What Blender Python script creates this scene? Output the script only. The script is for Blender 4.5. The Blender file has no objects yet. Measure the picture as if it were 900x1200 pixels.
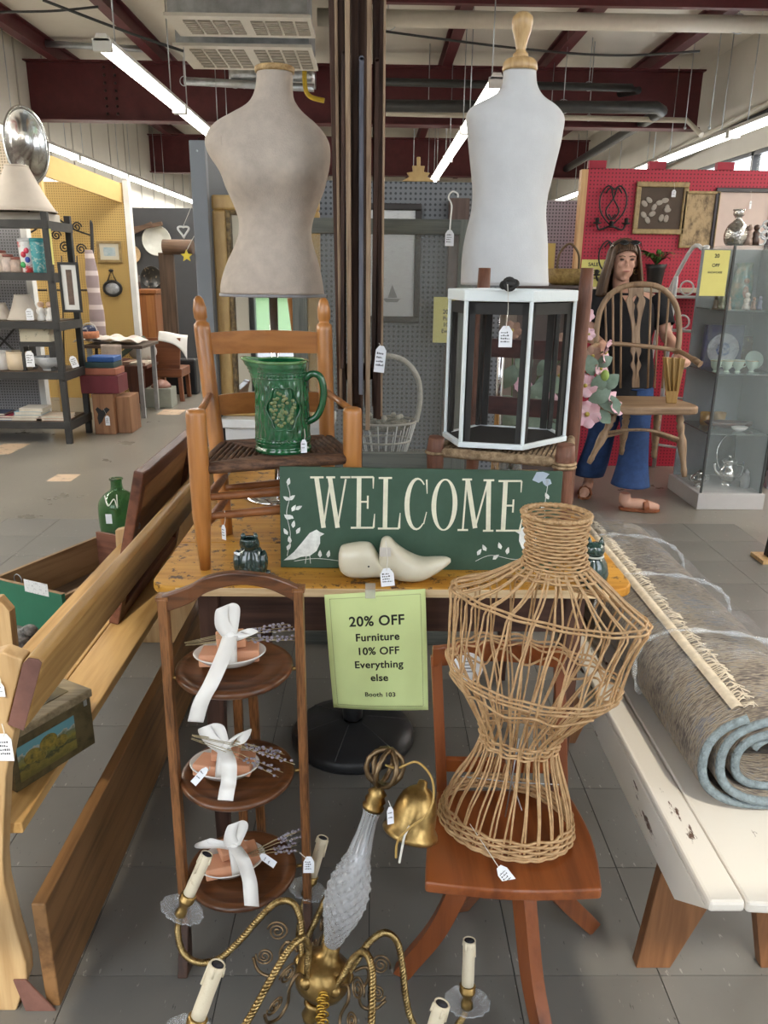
import bpy, math, random
from mathutils import Vector, Matrix
random.seed(7)
SC = bpy.context.scene
COL = SC.collection
R = math.radians
PI = math.pi
# ------------------------------------------------------------------ camera
CAM_H = 1.45
CAM_F = 900.0            # focal length in pixels of the 900x1200 frame
cd = bpy.data.cameras.new('camera')
cd.sensor_fit = 'VERTICAL'; cd.sensor_height = 36.0; cd.lens = 27.0
cd.clip_start = 0.05; cd.clip_end = 200
cam = bpy.data.objects.new('camera', cd); COL.objects.link(cam)
CAM_R = Matrix.Rotation(R(-.82), 3, 'Z') @ Matrix.Rotation(R(90 - 17.4), 3, 'X') @ Matrix.Rotation(R(.7), 3, 'Z')
cam.location = (0, 0, CAM_H); cam.rotation_euler = CAM_R.to_euler()
SC.camera = cam
# ------------------------------------------------------------------ world, sun, exposure
wd = bpy.data.worlds.new('sky'); SC.world = wd; wd.use_nodes = True
wn = wd.node_tree.nodes; wl = wd.node_tree.links
bg = wn['Background']
sky = wn.new('ShaderNodeTexSky'); sky.sky_type = 'HOSEK_WILKIE'
sky.sun_direction = Vector((.03, -.70, .71)).normalized(); sky.turbidity = 3.0
hz = wn.new('ShaderNodeMix'); hz.data_type = 'RGBA'; hz.inputs['Factor'].default_value = .72
hz.inputs['B'].default_value = (.90, .95, 1.0, 1)
wl.new(sky.outputs[0], hz.inputs['A']); wl.new(hz.outputs['Result'], bg.inputs[0])
bg.inputs[1].default_value = 8.6
sd = bpy.data.lights.new('sun', 'SUN'); sd.energy = 2.7; sd.angle = R(.9); sd.color = (1, .90, .73)
so = bpy.data.objects.new('sun', sd); COL.objects.link(so)
so.rotation_euler = Vector((-.03, .70, -.71)).to_track_quat('-Z', 'Y').to_euler()
so.location = (3, -6, 12)
def portal(x, y, z, sx, sz, rz):
    l = bpy.data.lights.new('window_portal', 'AREA'); l.shape = 'RECTANGLE'; l.size = sx; l.size_y = sz
    l.cycles.is_portal = True
    o = bpy.data.objects.new('window_portal', l); COL.objects.link(o); o.location = (x, y, z)
    o.rotation_euler = (R(90), 0, rz)
WIN_Y = -1.1
WINS = [(-4.6, -1.85), (-1.15, -.46), (.52, 1.06), (1.9, 4.6)]; WZ0, WZ1 = .2, 4.2  # gaps spaced so sun reaches bench and pew but not the middle
for a_, b_ in WINS: portal((a_ + b_) / 2, WIN_Y - .05, (WZ0 + WZ1) / 2, b_ - a_, WZ1 - WZ0, R(180))
SC.view_settings.view_transform = 'Standard'; SC.view_settings.look = 'None'
SC.view_settings.gamma = 1.0; SC.view_settings.use_curve_mapping = False
SC.view_settings.exposure = 0.0
SC.cycles.use_denoising = True
SC.cycles.max_bounces = 10; SC.cycles.diffuse_bounces = 5; SC.cycles.glossy_bounces = 4
SC.cycles.transmission_bounces = 8; SC.cycles.transparent_max_bounces = 16
SC.cycles.caustics_reflective = False; SC.cycles.caustics_refractive = False
SC.cycles.sample_clamp_indirect = 6.0
# ------------------------------------------------------------------ helpers
def V(*a): return Vector(a)
def P(x, y, X=None, Y=None, Z=None):
    """world point seen at photo pixel (x, y) on the plane X=, Y= or Z="""
    d = CAM_R @ Vector(((x - 450) / CAM_F, (600 - y) / CAM_F, -1))
    t = X / d.x if X is not None else Y / d.y if Y is not None else (Z - CAM_H) / d.z
    return Vector((0, 0, CAM_H)) + d * t
def fm(o, x, y):
    x = Vector(x).normalized(); y = Vector(y); z = x.cross(y).normalized(); y = z.cross(x)
    m = Matrix((x, y, z)).transposed().to_4x4(); m.translation = Vector(o); return m
def cat(pts, n=8, closed=False):
    """Catmull-Rom through pts (tuples of any length)"""
    pts = [tuple(p) for p in pts]; out = []; N = len(pts)
    rng = range(N if closed else N - 1)
    for i in rng:
        if closed: a, b, c, d = (pts[(i + k) % N] for k in (-1, 0, 1, 2))
        else: a, b, c, d = pts[max(i - 1, 0)], pts[i], pts[i + 1], pts[min(i + 2, N - 1)]
        for k in range(n):
            t = k / n
            out.append(tuple(.5 * (2 * q + (r - p) * t + (2 * p - 5 * q + 4 * r - s) * t * t + (3 * q - p - 3 * r + s) * t ** 3) for p, q, r, s in zip(a, b, c, d)))
    if not closed: out.append(pts[-1])
    return out
class MB:
    def __init__(s, M=None): s.v = []; s.f = []; s.s = []; s.M = M
    def add(s, vs, fs, sm=False):
        n = len(s.v)
        s.v += [(s.M @ Vector(p)) if s.M else Vector(p) for p in vs]
        s.f += [tuple(i + n for i in q) for q in fs]; s.s += [sm] * len(fs)
        return s
    def box(s, x0, x1, y0, y1, z0, z1):
        return s.add([(x, y, z) for z in (z0, z1) for y in (y0, y1) for x in (x0, x1)],
                     [(0, 2, 3, 1), (4, 5, 7, 6), (0, 1, 5, 4), (2, 6, 7, 3), (0, 4, 6, 2), (1, 3, 7, 5)])
    def bar(s, a, b, w, t, up=(0, 0, 1), w2=None, t2=None):
        a = Vector(a); b = Vector(b); d = (b - a).normalized(); up = Vector(up)
        x = d.cross(up)
        if x.length < 1e-4: x = d.cross(Vector((0, 1, 0)))
        x.normalize(); y = x.cross(d)
        vs = []
        for p, ww, tt in ((a, w, t), (b, w2 or w, t2 or t)):
            for i, j in ((-1, -1), (1, -1), (1, 1), (-1, 1)): vs.append(p + x * i * ww / 2 + y * j * tt / 2)
        return s.add(vs, [(0, 1, 2, 3), (7, 6, 5, 4), (0, 4, 5, 1), (1, 5, 6, 2), (2, 6, 7, 3), (3, 7, 4, 0)])
    def tube(s, pts, r, n=8, closed=False, caps=True, flat=1.0, twist=0):
        pts = [Vector(p) for p in pts]; N = len(pts)
        rs = [r(i / max(N - 1, 1)) for i in range(N)] if callable(r) else (list(r) if hasattr(r, '__len__') else [r] * N)
        vs = []; nrm = None
        for i, p in enumerate(pts):
            if closed: t = pts[(i + 1) % N] - pts[i - 1]
            else: t = pts[min(i + 1, N - 1)] - pts[max(i - 1, 0)]
            if t.length < 1e-9: t = Vector((0, 0, 1))
            t.normalize()
            if nrm is None:
                nrm = t.cross(Vector((0, 0, 1)))
                if nrm.length < 1e-3: nrm = Vector((1, 0, 0))
            nrm = (nrm - t * nrm.dot(t)).normalized(); bn = t.cross(nrm)
            for k in range(n):
                a = 2 * PI * k / n + twist * i
                vs.append(p + (nrm * math.cos(a) + bn * math.sin(a) * flat) * rs[i])
        fs = []
        for i in range(N if closed else N - 1):
            j = (i + 1) % N
            for k in range(n):
                l = (k + 1) % n
                fs.append((i * n + k, i * n + l, j * n + l, j * n + k))
        s.add(vs, fs, True)
        if caps and not closed:
            m = len(s.v) - len(vs)
            s.f.append(tuple(m + k for k in reversed(range(n)))); s.s.append(False)
            s.f.append(tuple(m + (N - 1) * n + k for k in range(n))); s.s.append(False)
        return s
    def rope(s, pts, off, r, turns, strands=3, n=5):
        pts = [Vector(p) for p in pts]; N_ = len(pts); nrm = None; fr = []
        for i in range(N_):
            t = (pts[min(i + 1, N_ - 1)] - pts[max(i - 1, 0)]).normalized()
            if nrm is None: nrm = t.orthogonal()
            nrm = (nrm - t * nrm.dot(t)).normalized(); fr.append((nrm.copy(), t.cross(nrm)))
        for k in range(strands):
            s.tube([p + (a * math.cos(2 * PI * (turns * i / N_ + k / strands)) + b * math.sin(2 * PI * (turns * i / N_ + k / strands))) * off for i, (p, (a, b)) in enumerate(zip(pts, fr))], r, n)
        return s
    def lathe(s, prof, n=24, o=(0, 0, 0), sx=1, sy=1, M=None, smooth=True):
        o = Vector(o); vs = []
        for r, z in prof:
            for k in range(n):
                a = 2 * PI * k / n; q = Vector((r * math.cos(a) * sx, r * math.sin(a) * sy, z))
                vs.append(((M @ q) if M else q) + o)
        fs = []
        for i in range(len(prof) - 1):
            for k in range(n):
                l = (k + 1) % n; fs.append((i * n + k, i * n + l, (i + 1) * n + l, (i + 1) * n + k))
        s.add(vs, fs, smooth); m = len(s.v) - len(vs)
        if prof[0][0] > 1e-5: s.f.append(tuple(m + k for k in reversed(range(n)))); s.s.append(False)
        if prof[-1][0] > 1e-5: s.f.append(tuple(m + (len(prof) - 1) * n + k for k in range(n))); s.s.append(False)
        return s
    def ell(s, c, r, nu=14, nv=8, M=None):
        if not hasattr(r, '__len__'): r = (r, r, r)
        c = Vector(c); vs = []; fs = []
        vs.append(Vector((0, 0, -r[2])))
        for i in range(1, nv):
            b = -PI / 2 + PI * i / nv
            for k in range(nu):
                a = 2 * PI * k / nu
                vs.append(Vector((r[0] * math.cos(b) * math.cos(a), r[1] * math.cos(b) * math.sin(a), r[2] * math.sin(b))))
        vs.append(Vector((0, 0, r[2])))
        for k in range(nu):
            l = (k + 1) % nu; fs.append((0, 1 + l, 1 + k)); fs.append((len(vs) - 1, 1 + (nv - 2) * nu + k, 1 + (nv - 2) * nu + l))
        for i in range(nv - 2):
            for k in range(nu):
                l = (k + 1) % nu; a = 1 + i * nu; fs.append((a + k, a + l, a + nu + l, a + nu + k))
        return s.add([((M @ q) if M else q) + c for q in vs], fs, True)
    def prism(s, poly, t0, t1, M=None):
        n = len(poly); vs = [Vector((x, y, t0)) for x, y in poly] + [Vector((x, y, t1)) for x, y in poly]
        if M: vs = [M @ q for q in vs]
        fs = [tuple(reversed(range(n))), tuple(range(n, 2 * n))] + [(i, (i + 1) % n, n + (i + 1) % n, n + i) for i in range(n)]
        return s.add(vs, fs)
    def xz(s, poly, y0, y1):      # outline in X,Z given counter-clockwise seen from -Y, extruded along Y
        n = len(poly); vs = [(x, y0, z) for x, z in poly] + [(x, y1, z) for x, z in poly]
        return s.add(vs, [tuple(range(n)), tuple(reversed(range(n, 2 * n)))] + [(i, n + i, n + (i + 1) % n, (i + 1) % n) for i in range(n)])
    def grid(s, fn, nu, nv, cu=False, cv=False, smooth=True):
        vs = [fn(i / (nu if cu else nu - 1), j / (nv if cv else nv - 1)) for j in range(nv) for i in range(nu)]; fs = []
        for j in range(nv if cv else nv - 1):
            for i in range(nu if cu else nu - 1):
                a = j * nu; b = ((j + 1) % nv) * nu; k = (i + 1) % nu; fs.append((a + i, a + k, b + k, b + i))
        return s.add(vs, fs, smooth)
    def rings(s, rings, smooth=True, caps=True):   # loft of equal-length closed rings
        n = len(rings[0]); m = len(s.v)
        s.add([p for r in rings for p in r], [(i * n + k, i * n + (k + 1) % n, (i + 1) * n + (k + 1) % n, (i + 1) * n + k) for i in range(len(rings) - 1) for k in range(n)], smooth)
        if caps:
            s.f.append(tuple(m + k for k in reversed(range(n)))); s.s.append(False)
            L = m + (len(rings) - 1) * n; s.f.append(tuple(L + k for k in range(n))); s.s.append(False)
        return s
    def torus(s, c, R_, r, M=None, n=32, m=8, sx=1, sy=1):
        c = Vector(c); pts = []
        for k in range(n):
            a = 2 * PI * k / n; q = Vector((R_ * math.cos(a) * sx, R_ * math.sin(a) * sy, 0)); pts.append(((M @ q) if M else q) + c)
        return s.tube(pts, r, m, closed=True)
    def mesh(s, name, off=(0, 0, 0)):
        off = Vector(off); me = bpy.data.meshes.new(name)
        me.from_pydata([p - off for p in s.v], [], s.f)
        me.polygons.foreach_set('use_smooth', s.s); me.update(); return me
LOC = {}
def link(name, me, mat, parent=None, bevel=0, sub=0, solid=0, seg=2):
    o = bpy.data.objects.new(name, me); COL.objects.link(o)
    if mat and not me.materials: me.materials.append(mat)
    if parent: o.parent = parent
    LOC[o] = LOC.get(parent, Vector((0, 0, 0)))
    if solid:
        m = o.modifiers.new('thick', 'SOLIDIFY'); m.thickness = solid; m.offset = 0
    if bevel:
        m = o.modifiers.new('bevel', 'BEVEL'); m.width = bevel; m.segments = seg; m.limit_method = 'ANGLE'; m.angle_limit = R(40)
    if sub:
        m = o.modifiers.new('sub', 'SUBSURF'); m.levels = sub; m.render_levels = sub
    return o
def part(parent, name, mb, mat, **k):
    return link(name, mb.mesh(name, LOC.get(parent, (0, 0, 0))), mat, parent, **k)
def tagp(o, label, cat_, group=None):
    o['label'] = label; o['category'] = cat_
    if group: o['group'] = group
    return o
def thing(name, label, cat_, loc, group=None):
    o = bpy.data.objects.new(name, None); COL.objects.link(o); o.location = loc; o.empty_display_size = .05
    LOC[o] = Vector(loc); return tagp(o, label, cat_, group)
def solo(name, label, cat_, mb, mat, loc, group=None, **k):     # a thing that is one mesh
    o = link(name, mb.mesh(name, loc), mat, None, **k); o.location = loc; LOC[o] = Vector(loc); return tagp(o, label, cat_, group)
def struct(name, mb, mat, parent=None, **k):
    o = link(name, mb.mesh(name), mat, parent, **k)
    if not parent: o['kind'] = 'structure'
    return o
def copy_tree(o, parent=None):
    c = o.copy(); COL.objects.link(c); c.parent = parent
    for ch in list(o.children): copy_tree(ch, c)
    return c
# ------------------------------------------------------------------ materials
MATS = {}
def base(name):
    m = bpy.data.materials.new(name); m.use_nodes = True; nt = m.node_tree
    MATS[name] = m
    return m, nt, nt.nodes['Principled BSDF']
def rgb(c):
    if isinstance(c, str):
        c = [int(c[i:i + 2], 16) / 255 for i in (0, 2, 4)]
        c = [x / 12.92 if x <= .04045 else ((x + .055) / 1.055) ** 2.4 for x in c]
    return (*c[:3], 1)
def N(nt, t, **k):
    n = nt.nodes.new('ShaderNode' + t)
    for a, b in k.items():
        if a.startswith('i_'): n.inputs[a[2:].replace('_', ' ')].default_value = b
        else: setattr(n, a, b)
    return n
def ramp(nt, fac, stops):
    r = N(nt, 'ValToRGB'); e = r.color_ramp.elements
    while len(e) < len(stops): e.new(.5)
    for el, (p, c) in zip(e, stops): el.position = p; el.color = rgb(c) if not hasattr(c, '__len__') or len(c) != 4 else c
    nt.links.new(fac, r.inputs[0]); return r.outputs[0]
def coords(nt, scale=(1, 1, 1), rot=(0, 0, 0)):
    tc = N(nt, 'TexCoord'); mp = N(nt, 'Mapping'); mp.inputs['Scale'].default_value = scale; mp.inputs['Rotation'].default_value = rot
    nt.links.new(tc.outputs['Object'], mp.inputs[0]); return mp.outputs[0]
def bump(nt, b, h, strength=.3, dist=.01):
    n = N(nt, 'Bump'); n.inputs['Strength'].default_value = strength; n.inputs['Distance'].default_value = dist
    nt.links.new(h, n.inputs['Height']); nt.links.new(n.outputs[0], b.inputs['Normal'])
def lum(c, k): return (min(c[0] * k, 1), min(c[1] * k, 1), min(c[2] * k, 1), 1)
def mat(name, c, rough=.5, metal=0, var=.18, scale=9, bmp=0, bscale=80, spec=.5, coat=0, trans=0, ior=1.45, emit=0, sheen=0, stretch=(1, 1, 1), alpha=1):
    if name in MATS: return MATS[name]
    m, nt, b = base(name); c = rgb(c)
    b.inputs['Roughness'].default_value = rough; b.inputs['Metallic'].default_value = metal
    b.inputs['Specular IOR Level'].default_value = spec; b.inputs['Coat Weight'].default_value = coat
    b.inputs['Coat Roughness'].default_value = .08
    b.inputs['Transmission Weight'].default_value = trans; b.inputs['IOR'].default_value = ior
    b.inputs['Sheen Weight'].default_value = sheen; b.inputs['Alpha'].default_value = alpha
    co = coords(nt, stretch)
    n = N(nt, 'TexNoise', i_Scale=scale, i_Detail=5.0, i_Roughness=.6); nt.links.new(co, n.inputs['Vector'])
    nt.links.new(ramp(nt, n.outputs['Fac'], [(.3, lum(c, 1 - var)), (.7, lum(c, 1 + var))]), b.inputs['Base Color'])
    if emit:
        b.inputs['Emission Color'].default_value = c; b.inputs['Emission Strength'].default_value = emit
    if bmp:
        n2 = N(nt, 'TexNoise', i_Scale=bscale, i_Detail=3.0); nt.links.new(co, n2.inputs['Vector']); bump(nt, b, n2.outputs['Fac'], bmp)
    return m
def wood(name, dark, light, axis='X', scale=16, rough=.45, spec=.4, bmp=.12, wear=None, coat=0):
    if name in MATS: return MATS[name]
    m, nt, b = base(name); k = .07
    st = {'X': (k, 1, 1), 'Y': (1, k, 1), 'Z': (1, 1, k)}[axis]
    co = coords(nt, st)
    n = N(nt, 'TexNoise', i_Scale=scale, i_Detail=8.0, i_Roughness=.65, i_Distortion=.6); nt.links.new(co, n.inputs['Vector'])
    n2 = N(nt, 'TexNoise', i_Scale=scale * 5, i_Detail=4.0); nt.links.new(co, n2.inputs['Vector'])
    mx = N(nt, 'Math', operation='MULTIPLY_ADD'); mx.inputs[1].default_value = .45; nt.links.new(n2.outputs['Fac'], mx.inputs[0])
    sc = N(nt, 'Math', operation='MULTIPLY'); sc.inputs[1].default_value = .65; nt.links.new(n.outputs['Fac'], sc.inputs[0]); nt.links.new(sc.outputs[0], mx.inputs[2])
    colr = ramp(nt, mx.outputs[0], [(.40, dark), (.60, light)])
    if wear:   # (colour, amount, scale): worn patches with a shape of their own
        w = N(nt, 'TexNoise', i_Scale=wear[2], i_Detail=9.0, i_Roughness=.75); nt.links.new(coords(nt), w.inputs['Vector'])
        f = ramp(nt, w.outputs['Fac'], [(1 - wear[1], (0, 0, 0, 1)), (1 - wear[1] + .03, (1, 1, 1, 1))])
        mi = N(nt, 'Mix', data_type='RGBA'); nt.links.new(f, mi.inputs['Factor']); nt.links.new(colr, mi.inputs['A']); mi.inputs['B'].default_value = rgb(wear[0]); colr = mi.outputs['Result']
    nt.links.new(colr, b.inputs['Base Color'])
    b.inputs['Roughness'].default_value = rough; b.inputs['Specular IOR Level'].default_value = spec
    b.inputs['Coat Weight'].default_value = coat; b.inputs['Coat Roughness'].default_value = .15
    if bmp: bump(nt, b, mx.outputs[0], bmp, .004)
    return m
def pegboard(name, c, plane='XZ', hole=.28, step=.0254):
    if name in MATS: return MATS[name]
    m, nt, b = base(name); c = rgb(c)
    tc = N(nt, 'TexCoord'); sp = N(nt, 'SeparateXYZ'); nt.links.new(tc.outputs['Object'], sp.inputs[0])
    cb = N(nt, 'CombineXYZ'); nt.links.new(sp.outputs[plane[0]], cb.inputs[0]); nt.links.new(sp.outputs[plane[1]], cb.inputs[1])
    vo = N(nt, 'TexVoronoi', voronoi_dimensions='2D'); vo.inputs['Scale'].default_value = 1 / step; vo.inputs['Randomness'].default_value = 0
    nt.links.new(cb.outputs[0], vo.inputs['Vector'])
    nt.links.new(ramp(nt, vo.outputs['Distance'], [(hole - .06, lum(c, .25)), (hole, c)]), b.inputs['Base Color'])
    b.inputs['Roughness'].default_value = .6
    return m
def mixmat(name, c1, c2, scale, thr=.5, w=.03, rough=.5, detail=6, bmp=0, stretch=(1, 1, 1), metal=0, coat=0):
    if name in MATS: return MATS[name]
    m, nt, b = base(name); co = coords(nt, stretch)
    n = N(nt, 'TexNoise', i_Scale=scale, i_Detail=float(detail), i_Roughness=.65); nt.links.new(co, n.inputs['Vector'])
    nt.links.new(ramp(nt, n.outputs['Fac'], [(thr - w, rgb(c1)), (thr + w, rgb(c2))]), b.inputs['Base Color'])
    b.inputs['Roughness'].default_value = rough; b.inputs['Metallic'].default_value = metal; b.inputs['Coat Weight'].default_value = coat
    if bmp: bump(nt, b, n.outputs['Fac'], bmp)
    return m
def see(name, c, alpha, rough=.1, spec=.5):       # thin see-through sheet: screen, film, pane
    if name in MATS: return MATS[name]
    m, nt, b = base(name)
    b.inputs['Base Color'].default_value = rgb(c); b.inputs['Roughness'].default_value = rough; b.inputs['Alpha'].default_value = alpha
    b.inputs['Specular IOR Level'].default_value = spec
    return m
def text_mb(s, size, align='CENTER', bold=0.0, space=1.0):
    cu = bpy.data.curves.new('t', 'FONT'); cu.body = s; cu.size = size; cu.align_x = align; cu.offset = bold; cu.space_character = space
    o = bpy.data.objects.new('t', cu); COL.objects.link(o)
    me = bpy.data.meshes.new_from_object(o); vs = [v.co.copy() for v in me.vertices]; fs = [tuple(p.vertices) for p in me.polygons]
    bpy.data.objects.remove(o); bpy.data.curves.remove(cu); bpy.data.meshes.remove(me)
    return vs, fs
WHITE = mat('white_paint', (.78, .78, .76), .5, var=.05)
BLACKM = mat('black_metal', (.015, .014, .013), .45, var=.3, metal=.4)
BRASS = mat('aged_brass', (.34, .225, .085), .34, metal=1, var=.45, scale=30)
CARD = mat('tag_card', (.82, .84, .88), .7, var=.04)
INK = mat('ink', (.03, .03, .04), .8, var=.1)
STRING = mat('string', (.72, .70, .64), .9, var=.1)
CHROME = mat('chrome', (.75, .75, .76), .12, metal=1, var=.1)
GLASS = mat('clear_glass', (.95, .97, .97), .02, trans=1, ior=1.45, var=0, spec=.5)
PANE = see('pane', (.75, .82, .80), .10, .03)
def tag(pos, tie, label, w=.024, h=.034, face=(0, -1, .3), roll=0, cat_='price tag', group=None, lines=4):
    """price tag: card hanging with its top hole at pos, string to tie"""
    pos = Vector(pos); tie = Vector(tie); n = Vector(face).normalized()
    x = Vector((0, 0, 1)).cross(n)
    x = x.normalized() if x.length > .01 else Vector((1, 0, 0))
    x = Matrix.Rotation(roll, 3, n) @ x
    Mx = fm(pos, x, n.cross(x))
    t = thing('price_tag', label, cat_, pos, group)
    c = w * .28
    poly = [(-w / 2, -h), (w / 2, -h), (w / 2, -c), (w / 2 - c, .004), (-w / 2 + c, .004), (-w / 2, -c)]
    part(t, 'card', MB(Mx).prism(poly, 0, .0008), CARD)
    sc = MB(Mx); rr = random.Random(int(pos.x * 9999) + int(pos.z * 777))
    for i in range(lines):
        y = -h * (.28 + .62 * i / max(lines, 1)); a = -w * .36; b = w * (.1 + .25 * rr.random()); k = a
        while k < b:
            l = w * (.05 + .09 * rr.random()); sc.box(k, min(k + l, b), y, y + h * .035 + h * .05 * rr.random(), .0009, .0012); k += l + w * .05
    part(t, 'handwriting', sc, INK)
    mid = (pos + tie) / 2 + Vector((.003, -.002, -.004))
    part(t, 'string', MB().tube(cat([tie, mid, pos + n * .0012 - Vector((0, 0, .002))], 5), .0008, 5), STRING)
    return t
# ================================================================== SETTING
XL, XR, YB, ZC = -5.0, 4.9, 26.0, 4.45
def floor_mat(name, c, c2, rough, fleck):
    m, nt, b = base(name); co = coords(nt)
    n = N(nt, 'TexNoise', i_Scale=2.2, i_Detail=6.0, i_Roughness=.6); nt.links.new(co, n.inputs['Vector'])
    colr = ramp(nt, n.outputs['Fac'], [(.3, c), (.7, c2)])
    s = N(nt, 'TexNoise', i_Scale=55.0, i_Detail=3.0, i_Roughness=.7); nt.links.new(coords(nt, (1, .35, 1), (0, 0, .6)), s.inputs['Vector'])
    f1 = ramp(nt, s.outputs['Fac'], [(.66, (0, 0, 0, 1)), (.70, (1, 1, 1, 1))]); f2 = ramp(nt, s.outputs['Fac'], [(.30, (1, 1, 1, 1)), (.34, (0, 0, 0, 1))])
    a = N(nt, 'Mix', data_type='RGBA'); nt.links.new(f1, a.inputs['Factor']); nt.links.new(colr, a.inputs['A']); a.inputs['B'].default_value = lum(rgb(c2), fleck)
    d = N(nt, 'Mix', data_type='RGBA'); nt.links.new(f2, d.inputs['Factor']); nt.links.new(a.outputs['Result'], d.inputs['A']); d.inputs['B'].default_value = lum(rgb(c), .5)
    nt.links.new(d.outputs['Result'], b.inputs['Base Color'])
    r = N(nt, 'MapRange'); r.inputs['To Min'].default_value = rough * .7; r.inputs['To Max'].default_value = rough * 1.3; nt.links.new(n.outputs['Fac'], r.inputs['Value']); nt.links.new(r.outputs[0], b.inputs['Roughness'])
    b.inputs['Specular IOR Level'].default_value = .45
    return m
F_FAR = floor_mat('waxed_floor', (.178, .165, .140), (.232, .214, .182), .30, 1.4)
F_TILE = floor_mat('shaded_vinyl_tile', (.140, .134, .121), (.178, .170, .153), .45, 1.7)  # same floor made darker: shade around the display put into the colour
F_JOINT = mat('tile_joint', (.05, .05, .048), .8)
TS = .3155; TX0 = -.318 - 6 * TS; TY0 = 1.282 - 2 * TS; NX, NY = 14, 12
TX1, TY1 = TX0 + NX * TS, TY0 + NY * TS
fb = MB()
fb.box(XL, TX0, -1.4, YB, -.1, 0); fb.box(TX1, XR, -1.4, YB, -.1, 0); fb.box(TX0, TX1, TY1, YB, -.1, 0); fb.box(TX0, TX1, -1.4, TY0, -.1, 0)
floor = struct('floor', fb, F_FAR)
part(floor, 'tile_bed', MB().box(TX0, TX1, TY0, TY1, -.1, -.003), F_JOINT)
tm = MB().box(-TS / 2 + .0012, TS / 2 - .0012, -TS / 2 + .0012, TS / 2 - .0012, -.003, 0).mesh('floor_tile')
tm.materials.append(F_TILE)
for i in range(NX):
    for j in range(NY):
        o = bpy.data.objects.new('floor_tile', tm); COL.objects.link(o); o.parent = floor
        o.location = (TX0 + (i + .5) * TS, TY0 + (j + .5) * TS, random.uniform(-.0004, .0002))
W_CREAM = mat('cream_wall', (.60, .57, .51), .7, var=.04, scale=2)
W_CEIL = mat('ceiling_insulation', (.62, .59, .53), .75, var=.07, scale=1.2, bmp=.1, bscale=3)
MAROON = mat('maroon_steel', (.085, .016, .020), .5, var=.15)
GREYM = mat('galvanised', (.42, .45, .48), .38, metal=.75, var=.25, scale=6)
wl_ = struct('wall_left', MB().box(XL - .15, XL, -1.4, YB, 0, ZC), W_CREAM)
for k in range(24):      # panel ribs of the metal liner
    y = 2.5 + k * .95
    part(wl_, 'panel_rib', MB().box(XL, XL + .012, y, y + .03, 0, ZC), mat('rib_cream_dark', (.40, .38, .34), .7, var=.04))  # ribs coloured darker than the wall
wr = MB(); wz0, wz1, wy0, wy1 = 2.35, 3.0, 5.5, 13.6
wr.box(XR, XR + .15, -1.4, wy0, 0, ZC).box(XR, XR + .15, wy1, YB, 0, ZC).box(XR, XR + .15, wy0, wy1, 0, wz0).box(XR, XR + .15, wy0, wy1, wz1, ZC)
struct('wall_right', wr, W_CREAM)
w1 = struct('window_1', MB().box(XR + .08, XR + .09, wy0, wy1, wz0, wz1), PANE)
fr_ = MB()
for y in (wy0, wy0 + 2.7, wy0 + 5.4, wy1 - .06): fr_.box(XR + .02, XR + .12, y, y + .06, wz0, wz1)
fr_.box(XR + .02, XR + .12, wy0, wy1, wz0, wz0 + .05).box(XR + .02, XR + .12, wy0, wy1, wz1 - .05, wz1)
part(w1, 'window_frame', fr_, mat('dark_frame', (.03, .03, .032), .4))
struct('wall_back', MB().box(XL - .15, XR + .15, YB, YB + .15, 0, ZC), W_CREAM)
# shopfront behind the photographer: low sill, tall glazing, header
sfm = MB().box(XL - .15, XR + .15, WIN_Y - .15, WIN_Y, 0, WZ0).box(XL - .15, XR + .15, WIN_Y - .15, WIN_Y, WZ1, ZC)
ed_ = [XL - .15] + [v for w in WINS for v in w] + [XR + .15]
for k in range(0, len(ed_), 2): sfm.box(ed_[k], ed_[k + 1], WIN_Y - .15, WIN_Y, WZ0, WZ1)  # unseen piers, sized to keep the sun off the middle
struct('wall_front', sfm, W_CREAM)
for k, (x0, x1) in enumerate(WINS):
    w2 = struct('window_%d' % (k + 2), MB().box(x0, x1, WIN_Y - .08, WIN_Y - .074, WZ0, WZ1), see('shop_glass', (.8, .86, .84), .06, .02))
    for z in (WZ0, 2.6, WZ1 - .05): part(w2, 'transom', MB().box(x0, x1, WIN_Y - .11, WIN_Y - .03, z, z + .05), mat('dark_frame', (.03, .03, .032), .4))
    for x in [x0, x1 - .05] + ([(x0 + x1) / 2] if x1 - x0 > 2 else []): part(w2, 'mullion', MB().box(x, x + .05, WIN_Y - .12, WIN_Y - .02, WZ0, WZ1), mat('dark_frame', (.03, .03, .032), .4))
# outside the shopfront, seen in the mirror
struct('ground', MB().box(-60, 60, -12, WIN_Y - .15, -.15, -.05), mat('asphalt', (.10, .10, .11), .8, var=.15))
struct('lawn', MB().box(-60, 60, -70, -12, -.15, -.04), mat('lawn_green', (.045, .10, .025), .9, var=.25, scale=3))
struct('mirror_glare_block', MB().box(-60, 60, -48, -40, -.1, 6), mat('glare_block_brown', (.16, .10, .085), .8, var=.2, scale=1))  # made-up dark block that cuts outdoor glare in the mirror
ceil = struct('ceiling', MB().box(XL - .15, XR + .15, -1.4, YB, ZC, ZC + .1), W_CEIL)
for x in (-4.55, -3.08, -1.55, -.45, .99, 2.46, 3.93):
    b_ = MB().box(x - .07, x + .07, -2, YB, ZC - .02, ZC).box(x - .012, x + .012, -2, YB, ZC - .2, ZC - .02).box(x - .07, x + .07, -2, YB, ZC - .215, ZC - .2)
    part(ceil, 'purlin', b_, MAROON)
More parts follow.
